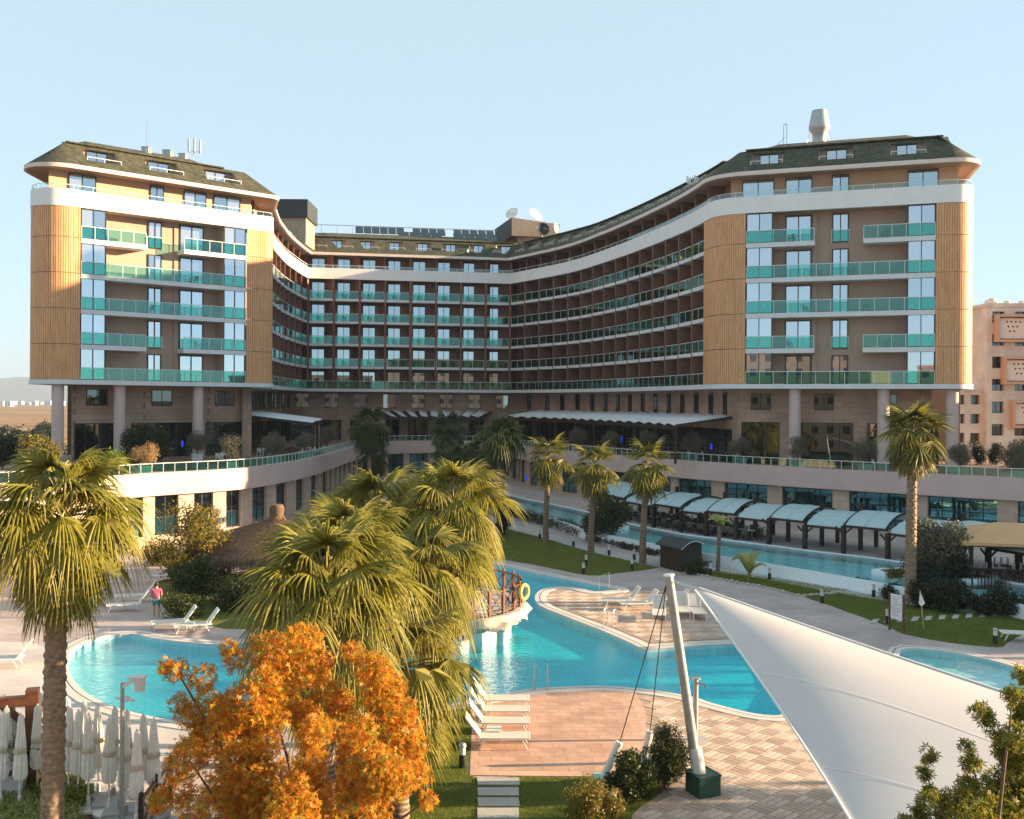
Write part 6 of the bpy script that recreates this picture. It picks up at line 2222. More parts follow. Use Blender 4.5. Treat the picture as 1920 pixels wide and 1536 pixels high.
for i in range(24):
    for j in range(8):
        A1, B1 = 2 * PI * i / 24, 2 * PI * j / 8
        b.v.append(((.33 + .085 * math.cos(B1)) * math.cos(A1), .085 * math.sin(B1), (.33 + .085 * math.cos(B1)) * math.sin(A1)))
for i in range(24):
    for j in range(8):
        b.f.append((i * 8 + j, i * 8 + (j + 1) % 8, ((i + 1) % 24) * 8 + (j + 1) % 8, ((i + 1) % 24) * 8 + j))
        b.m.append(0)
solo('life_ring', b.mesh('life_ring', 'yellow_ring', 'all'), 'yellow life ring hanging on the round deck railing', 'life ring', p, RAD(55))
# swim-up bar under the deck
bar_ = thing('swim_up_bar', 'curved white counter of the swim-up bar under the round deck', 'bar counter', (dc.x, dc.y, -.5))
ob('counter', MB().lathe([(2.9, 0), (2.9, .85), (2.82, .92), (3.5, .92), (3.5, .84), (3.35, .8), (3.35, 0)], 40, a0=RAD(190), a1=RAD(352)).mesh('counter', 'mosaic_white', True), bar_)
ob('core', MB().lathe([(2.3, 0), (2.3, 1.2)], 24).mesh('core', 'dark_int'), bar_)

# --- sun loungers
def lounger_root(label, grp):
    t = thing('sun_lounger', label, 'sun lounger', group=grp)
    b = MB()
    for y in (-.33, .33):
        b.bar((-.45, y, .36), (1.28, y, .36), .045, .05)
    b.bar((-.45, -.33, .36), (-.45, .33, .36), .045).bar((1.28, -.33, .36), (1.28, .33, .36), .045)
    ob('frame', b.mesh('frame', 'lounger_white'), t)
    ob('sling', MB().box(-.32, 1.25, -.305, .305, .365, .378).mesh('sling', 'lounger_mesh'), t)
    b = MB()
    for y in (-.32, .32):
        b.bar((-.33, y, .40), (-.80, y, 1.02), .04)
    b.bar((-.80, -.32, 1.02), (-.80, .32, 1.02), .04)
    bk = ob('backrest', b.mesh('backrest', 'lounger_white'), t)
    ob('back_sling', MB().add([(-.33, -.305, .41), (-.33, .305, .41), (-.79, .305, 1.01), (-.79, -.305, 1.01), (-.34, -.305, .40), (-.34, .305, .40), (-.80, .305, 1.0), (-.80, -.305, 1.0)],
        [(0, 1, 2, 3), (7, 6, 5, 4), (0, 4, 5, 1), (1, 5, 6, 2), (2, 6, 7, 3), (3, 7, 4, 0)]).mesh('back_sling', 'lounger_mesh'), bk)
    for x0, x1 in ((1.02, 1.2), (-.15, -.35)):
        for y in (-.33, .33):
            ob('leg', MB().bar((x0, y, .35), (x1, y, 0), .045).mesh('leg', 'lounger_white'), t)
    ob('prop', MB().bar((-.62, -.3, .76), (-.28, -.3, .34), .025).bar((-.62, .3, .76), (-.28, .3, .34), .025).mesh('prop', 'lounger_white'), t)
    return t
lo = None
def put_lounger(p, rz, label, grp):
    global lo
    if lo is None:
        lo = lounger_root(label, grp)
        lo.location, lo.rotation_euler = (p[0], p[1], p[2]), (0, 0, rz)
        return lo
    c = copy_tree(lo, (p[0], p[1], p[2]), rz, label)
    c['group'] = grp
    return c
zp = .03
for k, y in enumerate((1334, 1355, 1378, 1408)):
    g = G(987, y)
    put_lounger((g.x - 1.18, g.y + .33, zp), 0, ('white lounger of the tiled terrace row, standing closest to the pool', 'white lounger of the tiled terrace row, second from the pool', 'white lounger of the tiled terrace row, beside the little white table', 'white lounger of the tiled terrace row, standing closest to the lawn')[k], 'loungers on the tiled terrace')
for k, (x, y, rz) in enumerate(((1172, 1136, 188), (1205, 1143, 192), (1236, 1158, 262), (1278, 1152, 266), (1305, 1155, 270), (1268, 1134, 186))):
    g = G(x, y)
    put_lounger((g.x, g.y, zp), RAD(rz), ('white lounger at the left end of the brick peninsula group', 'white lounger right behind the leftmost peninsula lounger', 'white lounger under the sail cables with its foot to the pool', 'white lounger just right of the sail mast top', 'white lounger beneath the sail corner on the brick peninsula', 'white lounger behind the sail mast on the brick peninsula')[k], 'loungers on the brick peninsula')
for k, (x, y, rz) in enumerate(((335, 1178, 205), (377, 1184, 205), (248, 1145, 200), (292, 1092, 40), (262, 1128, 200), (20, 1250, 190), (1930, 1202, 170))):
    g = G(x, y)
    put_lounger((g.x, g.y, zp), RAD(rz), ('grey-white lounger by the pool edge below the hut bushes', 'grey-white lounger under the tip of the drooping palm leaf', 'white lounger half hidden behind the large palm', 'reclined lounger in front of the podium beside the tall bush', 'white lounger behind the person in pink', 'white lounger on the pale deck left of the large palm', 'white lounger on the paving at the edge of the signboard lawn')[k], 'loungers by the pool')
stb = MB().box(-.24, .24, -.24, .24, .40, .44)
for x in (-.2, .2):
    for y in (-.2, .2):
        stb.box(x - .025, x + .025, y - .025, y + .025, 0, .4)
stb = stb.mesh('side_table', 'lounger_white')
for k, (x, y) in enumerate(((926, 1392), (893, 1348), (358, 1184))):
    g = G(x, y)
    solo('side_table', stb, ('small white side table between two loungers on the tiled terrace', 'small white side table behind the lounger backrests', 'small side table between the two poolside loungers')[k], 'side table', (g.x, g.y, zp))

# --- closed parasols stored on the pale deck
b = MB()
nn, prof = 20, [(.02, 2.62), (.07, 2.56), (.10, 2.2), (.15, 1.7), (.12, 1.62), (.17, 1.45), (.19, 1.0), (.16, .82)]
for i, (rr, z) in enumerate(prof):
    for j in range(nn):
        an = 2 * PI * j / nn
        q = rr * (1.05 if j % 2 else .62)
        b.v.append((q * math.cos(an + z * .15), q * math.sin(an + z * .15), z + (.06 if j % 2 and i == len(prof) - 1 else 0)))
for i in range(len(prof) - 1):
    for j in range(nn):
        b.f.append((i * nn + j, (i + 1) * nn + j, (i + 1) * nn + (j + 1) % nn, i * nn + (j + 1) % nn))
        b.m.append(0)
can_me = b.mesh('canopy', 'umbrella_cloth', True)
pole_me = MB().tube([(0, 0, .05), (0, 0, 2.66)], .024, 8).mesh('pole', 'lounger_white')
sq_me = MB().box(-.42, .42, -.42, .42, 0, .1).box(-.06, .06, -.06, .06, .1, .35).mesh('base', 'concrete')
rd_me = MB().lathe([(.42, 0), (.42, .07), (.06, .09), (.05, .4), (.001, .4)], 20).mesh('base', 'lounger_white', True)
strap_me = MB().lathe([(.175, 1.58), (.18, 1.64), (.165, 1.7)], 14).mesh('strap', 'cane')
tops = [(370, 300), (600, 335), (760, 370), (705, 450), (890, 400), (800, 485), (1025, 420), (985, 515), (1140, 455), (1130, 555), (1290, 495), (1230, 630), (1385, 535), (40, 330), (60, 430), (110, 380), (180, 500), (10, 500), (340, 420), (300, 360), (620, 440)]
for k, (x, y) in enumerate(tops):
    p = G(x / 4.8, 1240 + y / 4.8, 2.62)
    t = thing('closed_parasol', 'closed cream parasol on a ' + ('round' if k % 3 else 'square') + ' base among those stored on the pale deck', 'parasol', (p.x, p.y, .012 + .0035 * k), rnd.uniform(0, 3), 'closed parasols stored on the pale deck')
    ob('canopy', can_me, t, scale=(1, 1, 1), rot=(rnd.uniform(-.015, .015), rnd.uniform(-.015, .015), rnd.uniform(0, 6)))
    ob('pole', pole_me, t)
    ob('base', rd_me if k % 3 else sq_me, t)
    ob('strap', strap_me, t)
for k, (x, y) in enumerate(((172, 1498), (205, 1512), (236, 1500), (225, 1530))):
    p = G(x, y)
    solo('parasol_base', sq_me, 'empty square concrete parasol base at the edge of the pale deck', 'parasol base', (p.x, p.y, .09 + .004 * k), .25, 'empty parasol bases')

# --- wooden pergola corner, cycad pot
pg = G(60, 1492)
per = thing('wooden_pergola', 'brown timber pergola post with angled brace beside the parasols', 'pergola', pg)
ht = 3.05
ob('post', MB().box(-.17, .17, -.17, .17, 0, ht).mesh('post', 'red_wood'), per, rz=.3)
ob('beam', MB().bar((.1, -.05, ht - .3), (-4.5, -1.6, ht - .3), .2, .28).mesh('beam', 'red_wood'), per)
ob('brace', MB().bar((0, 0, ht - 1.15), (-.75, -.26, ht - .4), .14, .18).mesh('brace', 'red_wood'), per)
ob('post', MB().box(-.17, .17, -.17, .17, 0, ht - .4).mesh('post', 'red_wood'), per, (-4.3, -1.53, 0), .3)
cp = G(16, 1500)
solo('planter', MB().add([(-.42, -.42, 0), (.42, -.42, 0), (.42, .42, 0), (-.42, .42, 0), (-.5, -.5, .72), (.5, -.5, .72), (.5, .5, .72), (-.5, .5, .72)], [(0, 1, 5, 4), (1, 2, 6, 5), (2, 3, 7, 6), (3, 0, 4, 7), (3, 2, 1, 0), (4, 5, 6, 7)]).mesh('planter', 'planter_white'), 'large white planter with a cycad beside the timber pergola', 'planter', cp, .2)
cy = thing('cycad', 'dark green cycad in the white planter by the pergola', 'plant', (cp.x, cp.y, .72))
ob('stem', MB().lathe([(.18, 0), (.2, .2), (.1, .35), (.001, .37)], 10).mesh('stem', 'bark'), cy)
b = MB()
for i in range(16):
    q = (i + 1) / 16
    x, z = 1.05 * q, .75 * q - .75 * q * q
    L_ = .24 * math.sin(PI * (q * .85 + .1))
    for s_ in (-1, 1):
        b.add([(x, 0, z), (x + .03, 0, z), (x + .09, s_ * L_, z + .05), (x + .07, s_ * L_, z + .05)], [(0, 1, 2, 3)])
b.tube([(1.05 * q / 8, 0, .75 * q / 8 - .75 * (q / 8) ** 2) for q in range(9)], .012, 4)
cyl = b.mesh('leaf', 'dark_leaf')
for i in range(26):
    ob('leaf', cyl, cy, (0, 0, .3), i * 2.4, rot=(0, RAD(rnd.uniform(-55, 15)), i * 2.4))

# --- lamp post with spot head and camera
lp = G(228, 1548)
s_ = lp.y / FPX
lh = (1548 - 1280) * s_
lamp = thing('lamp_post', 'slim metal lamp post with white spotlight arm among the parasols', 'lamp post', lp)
ob('pole', MB().tube([(0, 0, 0), (0, 0, lh)], [.065, .05], 10).mesh('pole', 'galvanised', True), lamp)
ob('arm', MB().bar((0, 0, lh - .1), (.42, -.05, lh + .12), .09, .1).mesh('arm', 'white_metal'), lamp)
hd = ob('lamp_head', MB().lathe([(.13, lh - .2), (.15, lh + .08), (.16, lh + .14), (.001, lh + .17)], 16, c=(.48, -.05, 0)).box(.2, .62, -.18, .1, lh + .14, lh + .19).mesh('lamp_head', 'white_metal', True), lamp)
cm = ob('security_camera', MB().lathe([(.001, lh - .33), (.07, lh - .36), (.08, lh - .44), (.001, lh - .5)], 10, c=(.13, -.03, 0)).bar((.15, -.05, lh - .42), (.34, -.1, lh - .45), .07).bar((-.16, 0, lh - .42), (.1, 0, lh - .42), .05).mesh('security_camera', 'white_metal', True), lamp)

# --- wooden stair railing
st = thing('stair_railing', 'dark wooden stair railing with ball-topped posts beside the maple', 'railing', G(320, 1500))
pt = [G(x, y, 1.15) for x, y in ((265, 1490), (292, 1455), (320, 1421), (347, 1390), (376, 1362), (405, 1345))]
for p in pt:
    part(st, 'post', cached(('sp_',), lambda: MB().box(-.06, .06, -.06, .06, 0, 1.1).lathe([(.001, 1.24), (.06, 1.2), (.075, 1.15), (.05, 1.1)], 10).mesh('post', 'dark_wood')), (p.x, p.y, 0))
for p, q in zip(pt, pt[1:]):
    a, c = V((p.x, p.y, 0)), V((q.x, q.y, 0))
    up = lambda h: V((0, 0, h))
    part(st, 'handrail', MB().bar(a + up(1.0), c + up(1.0), .09, .08).bar(a + up(.15), c + up(.15), .07).mesh('handrail', 'red_wood'))
    part(st, 'cross_brace', MB().bar(a + up(.15), c + up(1.0), .06).bar(a + up(1.0), c + up(.15), .06).mesh('cross_brace', 'red_wood'))

# --- pool ladders and rails
def ladder(label, x, y, rz, h=.95):
    p = G(x, y)
    t = thing('pool_ladder', label, 'pool ladder', (p.x, p.y, .04), rz)
    for dx in (-.25, .25):
        pts = [(dx, 0, 0), (dx, 0, h * .75)] + [(dx, .24 - .24 * math.cos(k * PI / 8), h * .75 + .22 * math.sin(k * PI / 8)) for k in range(1, 9)] + [(dx, .48, -.5)]
        ob('handrail', MB().tube(pts, .024, 8).mesh('handrail', 'steel', True), t)
    for z in (-.2, -.4):
        ob('step', MB().box(-.25, .25, .42, .54, z - .015, z + .015).mesh('step', 'steel'), t)
ladder('steel pool ladder on the edge of the tiled terrace', 1014, 1296, RAD(-5))
ladder('steel pool ladder on the edge of the brick peninsula', 1148, 1176, RAD(150))
t = thing('grab_rail', 'thin steel grab rail at the neck of the brick peninsula', 'rail', G(1142, 1106))
ob('bar', MB().tube([(0, 0, 0), (0, 0, 1.05), (-.5, .1, .8), (-1.6, .4, -.1)], .025, 6).tube([(-.6, .12, 0), (-.6, .12, .72)], .02, 6).mesh('bar', 'steel'), t)
# --- shower post
sp = G(1304, 1388)
t = thing('shower_post', 'steel shower column behind the sail mast', 'shower', sp)
ob('column', MB().tube([(0, 0, 0), (0, 0, 2.05)], .085, 12).mesh('column', 'galvanised', True), t)
ob('cap', MB().lathe([(.085, 2.02), (.16, 2.06), (.16, 2.12), (.001, 2.14)], 14).mesh('cap', 'steel'), t)
ob('tap', MB().bar((.05, -.05, 1.95), (.24, -.1, 1.9), .05).bar((.24, -.1, 1.92), (.28, -.12, 1.78), .05).mesh('tap', 'steel'), t)
ob('shower_tray', MB().lathe([(.45, 0), (.45, .03), (.001, .03)], 16).mesh('shower_tray', 'concrete'), t)

# --- shade sail, mast, cables and anchors
mb_ = G(1316, 1488)
mtop = AT(1254, 1080, 29.3)
ax = (mtop - mb_).normalized()
mast = thing('sail_mast', 'leaning grey steel mast with white sleeve carrying the shade sail', 'mast', mb_)
ob('pole', MB().tube([V((0, 0, -.3)), mtop - mb_], [.15, .125], 18).mesh('pole', 'galvanised', True), mast)
ob('sleeve', MB().tube([ax * .0, ax * 1.33, ax * 1.36], [.205, .195, .15], 18).mesh('sleeve', 'white_metal', True), mast)
ob('cap', MB().tube([mtop - mb_, mtop - mb_ + ax * .05], .16, 18).mesh('cap', 'white_metal'), mast)
gp = G(1317, 1512)
solo('anchor_box', MB().box(-.36, .36, -.36, .36, 0, .62).box(-.38, .38, -.38, -.34, .58, .64).box(-.38, .38, .34, .38, .58, .64).box(-.38, -.34, -.34, .34, .58, .64).box(.34, .38, -.34, .34, .58, .64).mesh('anchor_box', 'green_box'), 'dark green box around the foot of the sail mast', 'box', (mb_.x + .02, mb_.y - .05, .0), RAD(24))
for k, (bx_, tp) in enumerate((((1128, 1468), (1162, 1392)), ((1206, 1432), (1219, 1370)))):
    g = G(*bx_)
    tpp = AT(tp[0], tp[1], g.y + (.05 if k == 0 else -.1))
    t = thing('anchor_post', ('white slanted cable anchor sleeve at the terrace corner', 'white slanted cable anchor sleeve behind the dark bush')[k], 'anchor post', g)
    ob('sleeve', MB().tube([V((0, 0, 0)), tpp - g], [.13, .11], 14).mesh('sleeve', 'white_metal', True), t)
    ob('foot_box', MB().box(-.25, .25, -.25, .25, 0, .22).mesh('foot_box', 'teal_planter'), t)
    ob('cable', MB().tube([tpp - g, mtop - g + V((-.08, 0, -.28))], .016, 6).mesh('cable', 'dark_metal'), t)
sA = AT(1296, 1098, 28.9)
sC = V((17.2, 22.6, 3.0))
sB = V((8.0, 18.6, .6))
def sail_pt(u, v):
    """u from mast corner outwards, v from near edge (0) to far edge (1)"""
    near = sA.lerp(sB, u)
    far_ = sA.lerp(sC, u)
    cen = (sA + sB + sC) / 3
    k = 4 * u * (1 - u)
    near = near + (cen - near) * (.10 * k)
    far_ = far_ + (cen - far_) * (.05 * k)
    p = near.lerp(far_, v)
    end = 4 * v * (1 - v) * u * u
    p = p + (sA - p) * (.12 * end)
    p.z += .75 * k * 4 * v * (1 - v) * (.35) - .10 * k * (1 - v)
    return p
plain('seam_grey', (.68, .65, .645), .7)
sail = thing('shade_sail', 'huge white tensioned shade sail spreading from the leaning mast', 'shade sail', (sA.x, sA.y, 0))
N_, K_ = 48, 36
b = MB()
pts = [[sail_pt(i / N_ * .985 + .015, j / K_) for j in range(K_ + 1)] for i in range(N_ + 1)]
for i in range(N_):
    for j in range(K_):
        b.add([pts[i][j], pts[i + 1][j], pts[i + 1][j + 1], pts[i][j + 1]], [(0, 1, 2, 3)])
bm = bmesh.new()
me = b.mesh('membrane', 'membrane', 'all')
bm.from_mesh(me)
bmesh.ops.remove_doubles(bm, verts=bm.verts, dist=.0005)
bm.to_mesh(me)
bm.free()
me.polygons.foreach_set('use_smooth', [True] * len(me.polygons))
mo = part(sail, 'membrane', me)
sm = mo.modifiers.new('thickness', 'SOLIDIFY')
sm.thickness = .006
part(sail, 'edge_belt', MB().tube([sail_pt(.015 + .985 * i / 40, 0) + V((0, 0, .01)) for i in range(41)], .035, 6).mesh('edge_belt', 'white_metal', True))
part(sail, 'edge_belt', MB().tube([sail_pt(.015 + .985 * i / 40, 1) + V((0, 0, .01)) for i in range(41)], .03, 6).mesh('edge_belt', 'white_metal', True))
for u in (.27, .55, .8):
    bb = MB()
    us = [u + (1 - u) * j / 30 for j in range(31)]
    A_ = [sail_pt(q, 1 - u / q) + V((0, 0, .012)) for q in us]
    B_ = [sail_pt(q, max(0, 1 - (u + .004) / q)) + V((0, 0, .012)) for q in us]
    bb.strip(A_, B_)
    part(sail, 'seam', bb.mesh('seam', 'seam_grey', True))
for k in range(4):
    q = sail_pt(.02, k / 3)
    part(sail, 'turnbuckle', MB().tube([mtop + V((.1, 0, -.12 + .0)), q], .02, 6).mesh('turnbuckle', 'steel'))

# --- bollard lights
def bollard(label, x, y):
    p = G(x, y)
    t = thing('bollard_light', label, 'bollard light', p, 0, 'bollard lights')
    ob('base', cached(('bb',), lambda: MB().lathe([(.11, 0), (.11, .42), (.001, .42)], 12).mesh('base', 'dark_metal', True)), t)
    ob('lens', cached(('bl',), lambda: MB().lathe([(.09, .42), (.09, .66)], 12).mesh('lens', 'planter_white', True)), t)
    ob('cap', cached(('bcp',), lambda: MB().lathe([(.001, .78), (.09, .76), (.12, .7), (.12, .66), (.001, .66)], 12).mesh('cap', 'galvanised', True)), t)
for x, y, lab in ((867, 1440, 'bollard light on the striped lawn beside the tiled terrace'), (1012, 1010, 'bollard light at the foot of the hedge palm'), (1075, 1025, 'bollard light on the path between the hedge and middle palms'), (1142, 1042, 'bollard light on the path beyond the middle palm'),
                 (1189, 1050, 'bollard light just left of the palm by the shed'), (1099, 1061, 'farther of two bollard lights out on the shaded lawn'), (1094, 1077, 'nearer of two bollard lights out on the shaded lawn by the pool'), (1185, 1069, 'bollard light at the lawn corner by the walkway'),
                 (1332, 1078, 'bollard light beside the thin young palm'), (1443, 1087, 'bollard light by the path beyond the banana plant'), (1638, 1120, 'bollard light by the path left of the tall palm'), (1541, 1131, 'bollard light at the pointed corner of the signboard lawn'),
                 (1806, 1143, 'bollard light by the path right of the tall palm'), (1664, 1170, 'bollard light behind the signboard at the stepping stones'), (1866, 1208, 'bollard light at the curved edge of the signboard lawn'), (1148, 1540, 'bollard light in front of the yellow-tipped bush')):
    bollard(lab, x, y)
# --- signboard
a, c = G(1668, 1181), G(1694, 1188)
t = thing('signboard', 'white notice board between two brown wooden posts on the lawn', 'sign', a)
u = c - a
hh = 71 * a.y / FPX
for q in (V((0, 0, 0)), u):
    ob('post', MB().box(q.x - .05, q.x + .05, q.y - .05, q.y + .05, 0, hh).mesh('post', 'red_wood'), t)
un = u.normalized()
bd = ob('board', MB().add([V((0, 0, z)) + un * d + V((0, -.02, 0)) * 0 + V((un.y, -un.x, 0)) * o for o in (-.02, .02) for z in (hh * .32, hh * .97) for d in (.08, u.length - .08)],
    [(0, 1, 3, 2), (4, 6, 7, 5), (0, 4, 5, 1), (2, 3, 7, 6), (0, 2, 6, 4), (1, 5, 7, 3)]).mesh('board', 'sign_board'), t)
for k in range(9):
    z = hh * (.9 - .06 * k)
    ww = (u.length - .3) * rnd.uniform(.55, 1)
    o = un * .15 + V((un.y, -un.x, 0)) * .024
    e = o + un * ww
    ob('print_line', MB().add([o + V((0, 0, z)), e + V((0, 0, z)), e + V((0, 0, z + .022)), o + V((0, 0, z + .022))], [(0, 1, 2, 3)]).mesh('print_line', 'ink' if k else 'blue_shorts'), t)
t = thing('folded_flag', 'pale pole with a folded grey cloth standing on the lawn beside the signboard', 'flag', G(1732, 1180))
hh = 72 * G(1732, 1180).y / FPX
ob('pole', MB().tube([(0, 0, 0), (-.2, 0, hh)], .03, 8).mesh('pole', 'cane'), t)
ob('cloth', MB().add([(-.2, 0, hh), (-.13, .03, hh * .6), (.1, .1, hh * .66), (-.2, -.02, hh), (-.14, -.06, hh * .6), (.08, .06, hh * .66), (-.26, 0, hh * .66)], [(0, 1, 2), (3, 5, 4), (0, 2, 5, 3), (1, 4, 5, 2), (3, 4, 6), (0, 6, 1)]).mesh('cloth', 'umbrella_cloth'), t)
# --- wooden shed
c0, c1, c2 = G(1238, 1063), G(1277, 1073), G(1315, 1063)
c3 = c0 + c2 - c1
shed = thing('wooden_shed', 'dark wooden shed with a curved roof between the palm and the narrow lawn', 'shed', (c0 + c2) / 2)
hs = 1.55
for p, q in ((c0, c1), (c1, c2), (c2, c3), (c3, c0)):
    n_ = max(4, int((q - p).length / .28))
    for k in range(n_):
        a, c = p.lerp(q, (k + .04) / n_), p.lerp(q, (k + .96) / n_)
        nv = V(((q - p).y, -(q - p).x, 0)).normalized() * .02
        part(shed, 'plank', MB().add([V((v.x, v.y, z)) + o for z in (0, hs) for o in (V((0, 0, 0)), nv) for v in (a, c)], [(0, 1, 5, 4), (2, 6, 7, 3), (0, 4, 6, 2), (1, 3, 7, 5), (4, 5, 7, 6)]).mesh('plank', 'dark_wood'))
b = MB()
e1, e2 = (c1 - c0), (c2 - c1)
A_, B_ = [], []
for k in range(13):
    f = -.08 + 1.16 * k / 12
    z = hs + .02 + .38 * math.sin(PI * (k / 12))
    A_.append(c1 + e2 * f + e1 * .08 + V((0, 0, z)))
    B_.append(c0 + e2 * f - e1 * .18 + V((0, 0, z)))
dn = V((0, 0, -.06))
b.strip(A_, B_).strip([p + dn for p in B_], [p + dn for p in A_]).strip([p + dn for p in A_], A_, 1).strip(B_, [p + dn for p in B_], 1)
part(shed, 'roof', b.mesh('roof', ['roof_box_dark', 'white_metal']))
part(shed, 'gable', MB().poly([c1 + V((0, 0, hs))] + [c1 + e2 * (k / 12) + V((0, 0, hs + .34 * math.sin(PI * k / 12))) for k in range(1, 12)] + [c2 + V((0, 0, hs))]).mesh('gable', 'dark_wood'))
# --- round planters standing in the river
for x, y, rx, ry, lab in ((1147, 989, 1.5, 1.15, 'small round white planter ring in the lazy river'), (1752, 1078, 3.7, 1.7, 'long oval white planter ring in the lazy river')):
    p = G(x, y, RIV_Z)
    b = MB()
    prof = [(1.0, -.5), (1.0, .10), (.92, .14), (.86, .12), (.86, .0)]
    b.lathe(prof, 36)
    b.v = [(v[0] * rx, v[1] * ry, v[2]) for v in b.v]
    t = thing('river_planter', lab, 'planter', (p.x, p.y, RIV_Z), RAD(-18))
    ob('ring', b.mesh('ring', 'mosaic_white', True), t)
    b = MB().lathe([(.87, .04), (.001, .08)], 36)
    b.v = [(v[0] * rx, v[1] * ry, v[2]) for v in b.v]
    ob('soil', b.mesh('soil', 'straw_base'), t)
# --- wooden restaurant pavilion at the right
pv = G(1818, 1112)
pav = thing('wooden_pavilion', 'dark wooden dining pavilion with orange awning roof over the river', 'pavilion', pv, RAD(-12))
W_, D_ = 8.5, 5.5
ob('deck', MB().box(0, W_, 0, D_, 0, .5).mesh('deck', 'dark_wood'), pav)
for x in (.1, W_ / 2, W_ - .1):
    for y in (.1, D_ - .1):
        ob('post', MB().box(x - .1, x + .1, y - .1, y + .1, .5, 3.05).mesh('post', 'dark_wood'), pav)
e = .55
ob('roof', MB().add([(-e, -e, 3.1), (W_ + e, -e, 3.1), (W_ + e, D_ + e, 3.1), (-e, D_ + e, 3.1), (2.0, D_ * .5, 4.0), (W_ - 2, D_ * .5, 4.0), (-e, -e, 2.92), (W_ + e, -e, 2.92), (W_ + e, D_ + e, 2.92), (-e, D_ + e, 2.92)],
    [(0, 1, 5, 4), (1, 2, 5), (2, 3, 4, 5), (3, 0, 4), (6, 7, 1, 0), (7, 8, 2, 1), (8, 9, 3, 2), (9, 6, 0, 3)]).mesh('roof', 'cloth_awning'), pav)
ob('roof_beam', MB().box(-.1, W_ + .1, -.02, .14, 2.78, 2.95).box(-.1, W_ + .1, D_ - .14, D_ + .02, 2.78, 2.95).mesh('roof_beam', 'dark_wood'), pav)
ob('top_rail', MB().box(.2, W_ - .2, .05, .15, 1.42, 1.5).box(.05, .15, .2, D_ - .2, 1.42, 1.5).mesh('top_rail', 'dark_wood'), pav)
bal = MB().box(-.03, .03, -.03, .03, .5, 1.42).mesh('baluster', 'dark_wood')
for k in range(42):
    ob('baluster', bal, pav, (.3 + k * .19, .1, 0))
for k in range(24):
    ob('baluster', bal, pav, (.1, .3 + k * .2, 0))
for k, (x, y) in enumerate(((1.4, 1.3), (3.4, 1.4), (5.4, 1.3), (2.4, 3.4), (4.6, 3.5), (7.2, 1.5))):
    m = pav.matrix_basis @ V((x, y, .5))
    mw = V((pv.x, pv.y, 0)) + rotm(RAD(-12)) @ V((x, y, .5))
    b = MB().box(-.75, .75, -.4, .4, .70, .75)
    for sx in (-.65, .65):
        for sy in (-.3, .3):
            b.box(sx - .04, sx + .04, sy - .04, sy + .04, 0, .7)
    solo('dining_table', b.mesh('dining_table', 'dark_wood'), 'dark wooden table in the pavilion with upturned chairs on it', 'table', mw, RAD(-12), 'pavilion tables')
    for q in range(2):
        cc = MB().box(-.2, .2, -.2, .2, .0, .04)
        for sx in (-.18, .18):
            for sy in (-.18, .18):
                cc.box(sx - .025, sx + .025, sy - .025, sy + .025, .04, .48, 1)
        p = mw + rotm(RAD(-12)) @ V((-.38 + .76 * q, 0, .75))
        solo('upturned_chair', cached(('upc',), lambda: cc.mesh('upturned_chair', ['dark_wood', 'planter_white'])), 'upturned pale-legged chair on a table in the wooden pavilion', 'chair', p, RAD(-12 + rnd.uniform(-9, 9)), 'upturned pavilion chairs')

# --- person in pink at the poolside
def skin_mesh(verts, edges, radii, mat, root=0, lv=2):
    me = bpy.data.meshes.new('person_part')
    me.from_pydata(verts, edges, [])
    o = bpy.data.objects.new('tmp', me)
    COL.objects.link(o)
    sk = o.modifiers.new('skin', 'SKIN')
    for i, rr in enumerate(radii):
        me.skin_vertices[0].data[i].radius = (rr[0], rr[1]) if isinstance(rr, tuple) else (rr, rr)
        me.skin_vertices[0].data[i].use_root = (i == root)
    o.modifiers.new('sub', 'SUBSURF').levels = lv
    dg = bpy.context.evaluated_depsgraph_get()
    out = bpy.data.meshes.new_from_object(o.evaluated_get(dg))
    bpy.data.objects.remove(o)
    out.materials.clear()
    out.materials.append(M[mat])
    out.polygons.foreach_set('use_smooth', [True] * len(out.polygons))
    return out
pp = G(293, 1157)
per_ = thing('person', 'person in a pink shirt and teal shorts standing with back turned by the pool', 'person', (pp.x, pp.y, .01), RAD(15))
body_v = [(0, 0, .95), (0, .01, 1.15), (0, 0, 1.38), (0, -.01, 1.50), (0, .02, 1.60), (0, .02, 1.72),
          (-.10, 0, .86), (-.11, .02, .48), (-.11, -.02, .08), (-.12, .13, .04), (.10, 0, .86), (.12, -.02, .48), (.12, -.05, .08), (.13, .10, .04),
          (-.19, 0, 1.42), (-.25, -.03, 1.16), (-.20, .12, .98), (-.17, .2, .97), (.19, 0, 1.42), (.26, 0, 1.16), (.22, .14, 1.0), (.19, .22, 1.0),
          (-.15, .25, .95), (-.19, .25, .98), (.17, .27, .98), (.21, .27, 1.0), (-.13, .2, .96), (.15, .22, .99)]
body_e = [(0, 1), (1, 2), (2, 3), (3, 4), (4, 5), (0, 6), (6, 7), (7, 8), (8, 9), (0, 10), (10, 11), (11, 12), (12, 13), (2, 14), (14, 15), (15, 16), (16, 17), (2, 18), (18, 19), (19, 20), (20, 21), (17, 22), (17, 23), (21, 24), (21, 25), (17, 26), (21, 27)]
body_r = [(.15, .11), (.14, .10), (.16, .11), .055, .085, .075, .085, .055, .042, .03, .085, .055, .042, .03, .06, .045, .033, .03, .06, .045, .033, .03, .012, .012, .012, .012, .012, .012]
ob('body', skin_mesh(body_v, body_e, body_r, 'skin'), per_)
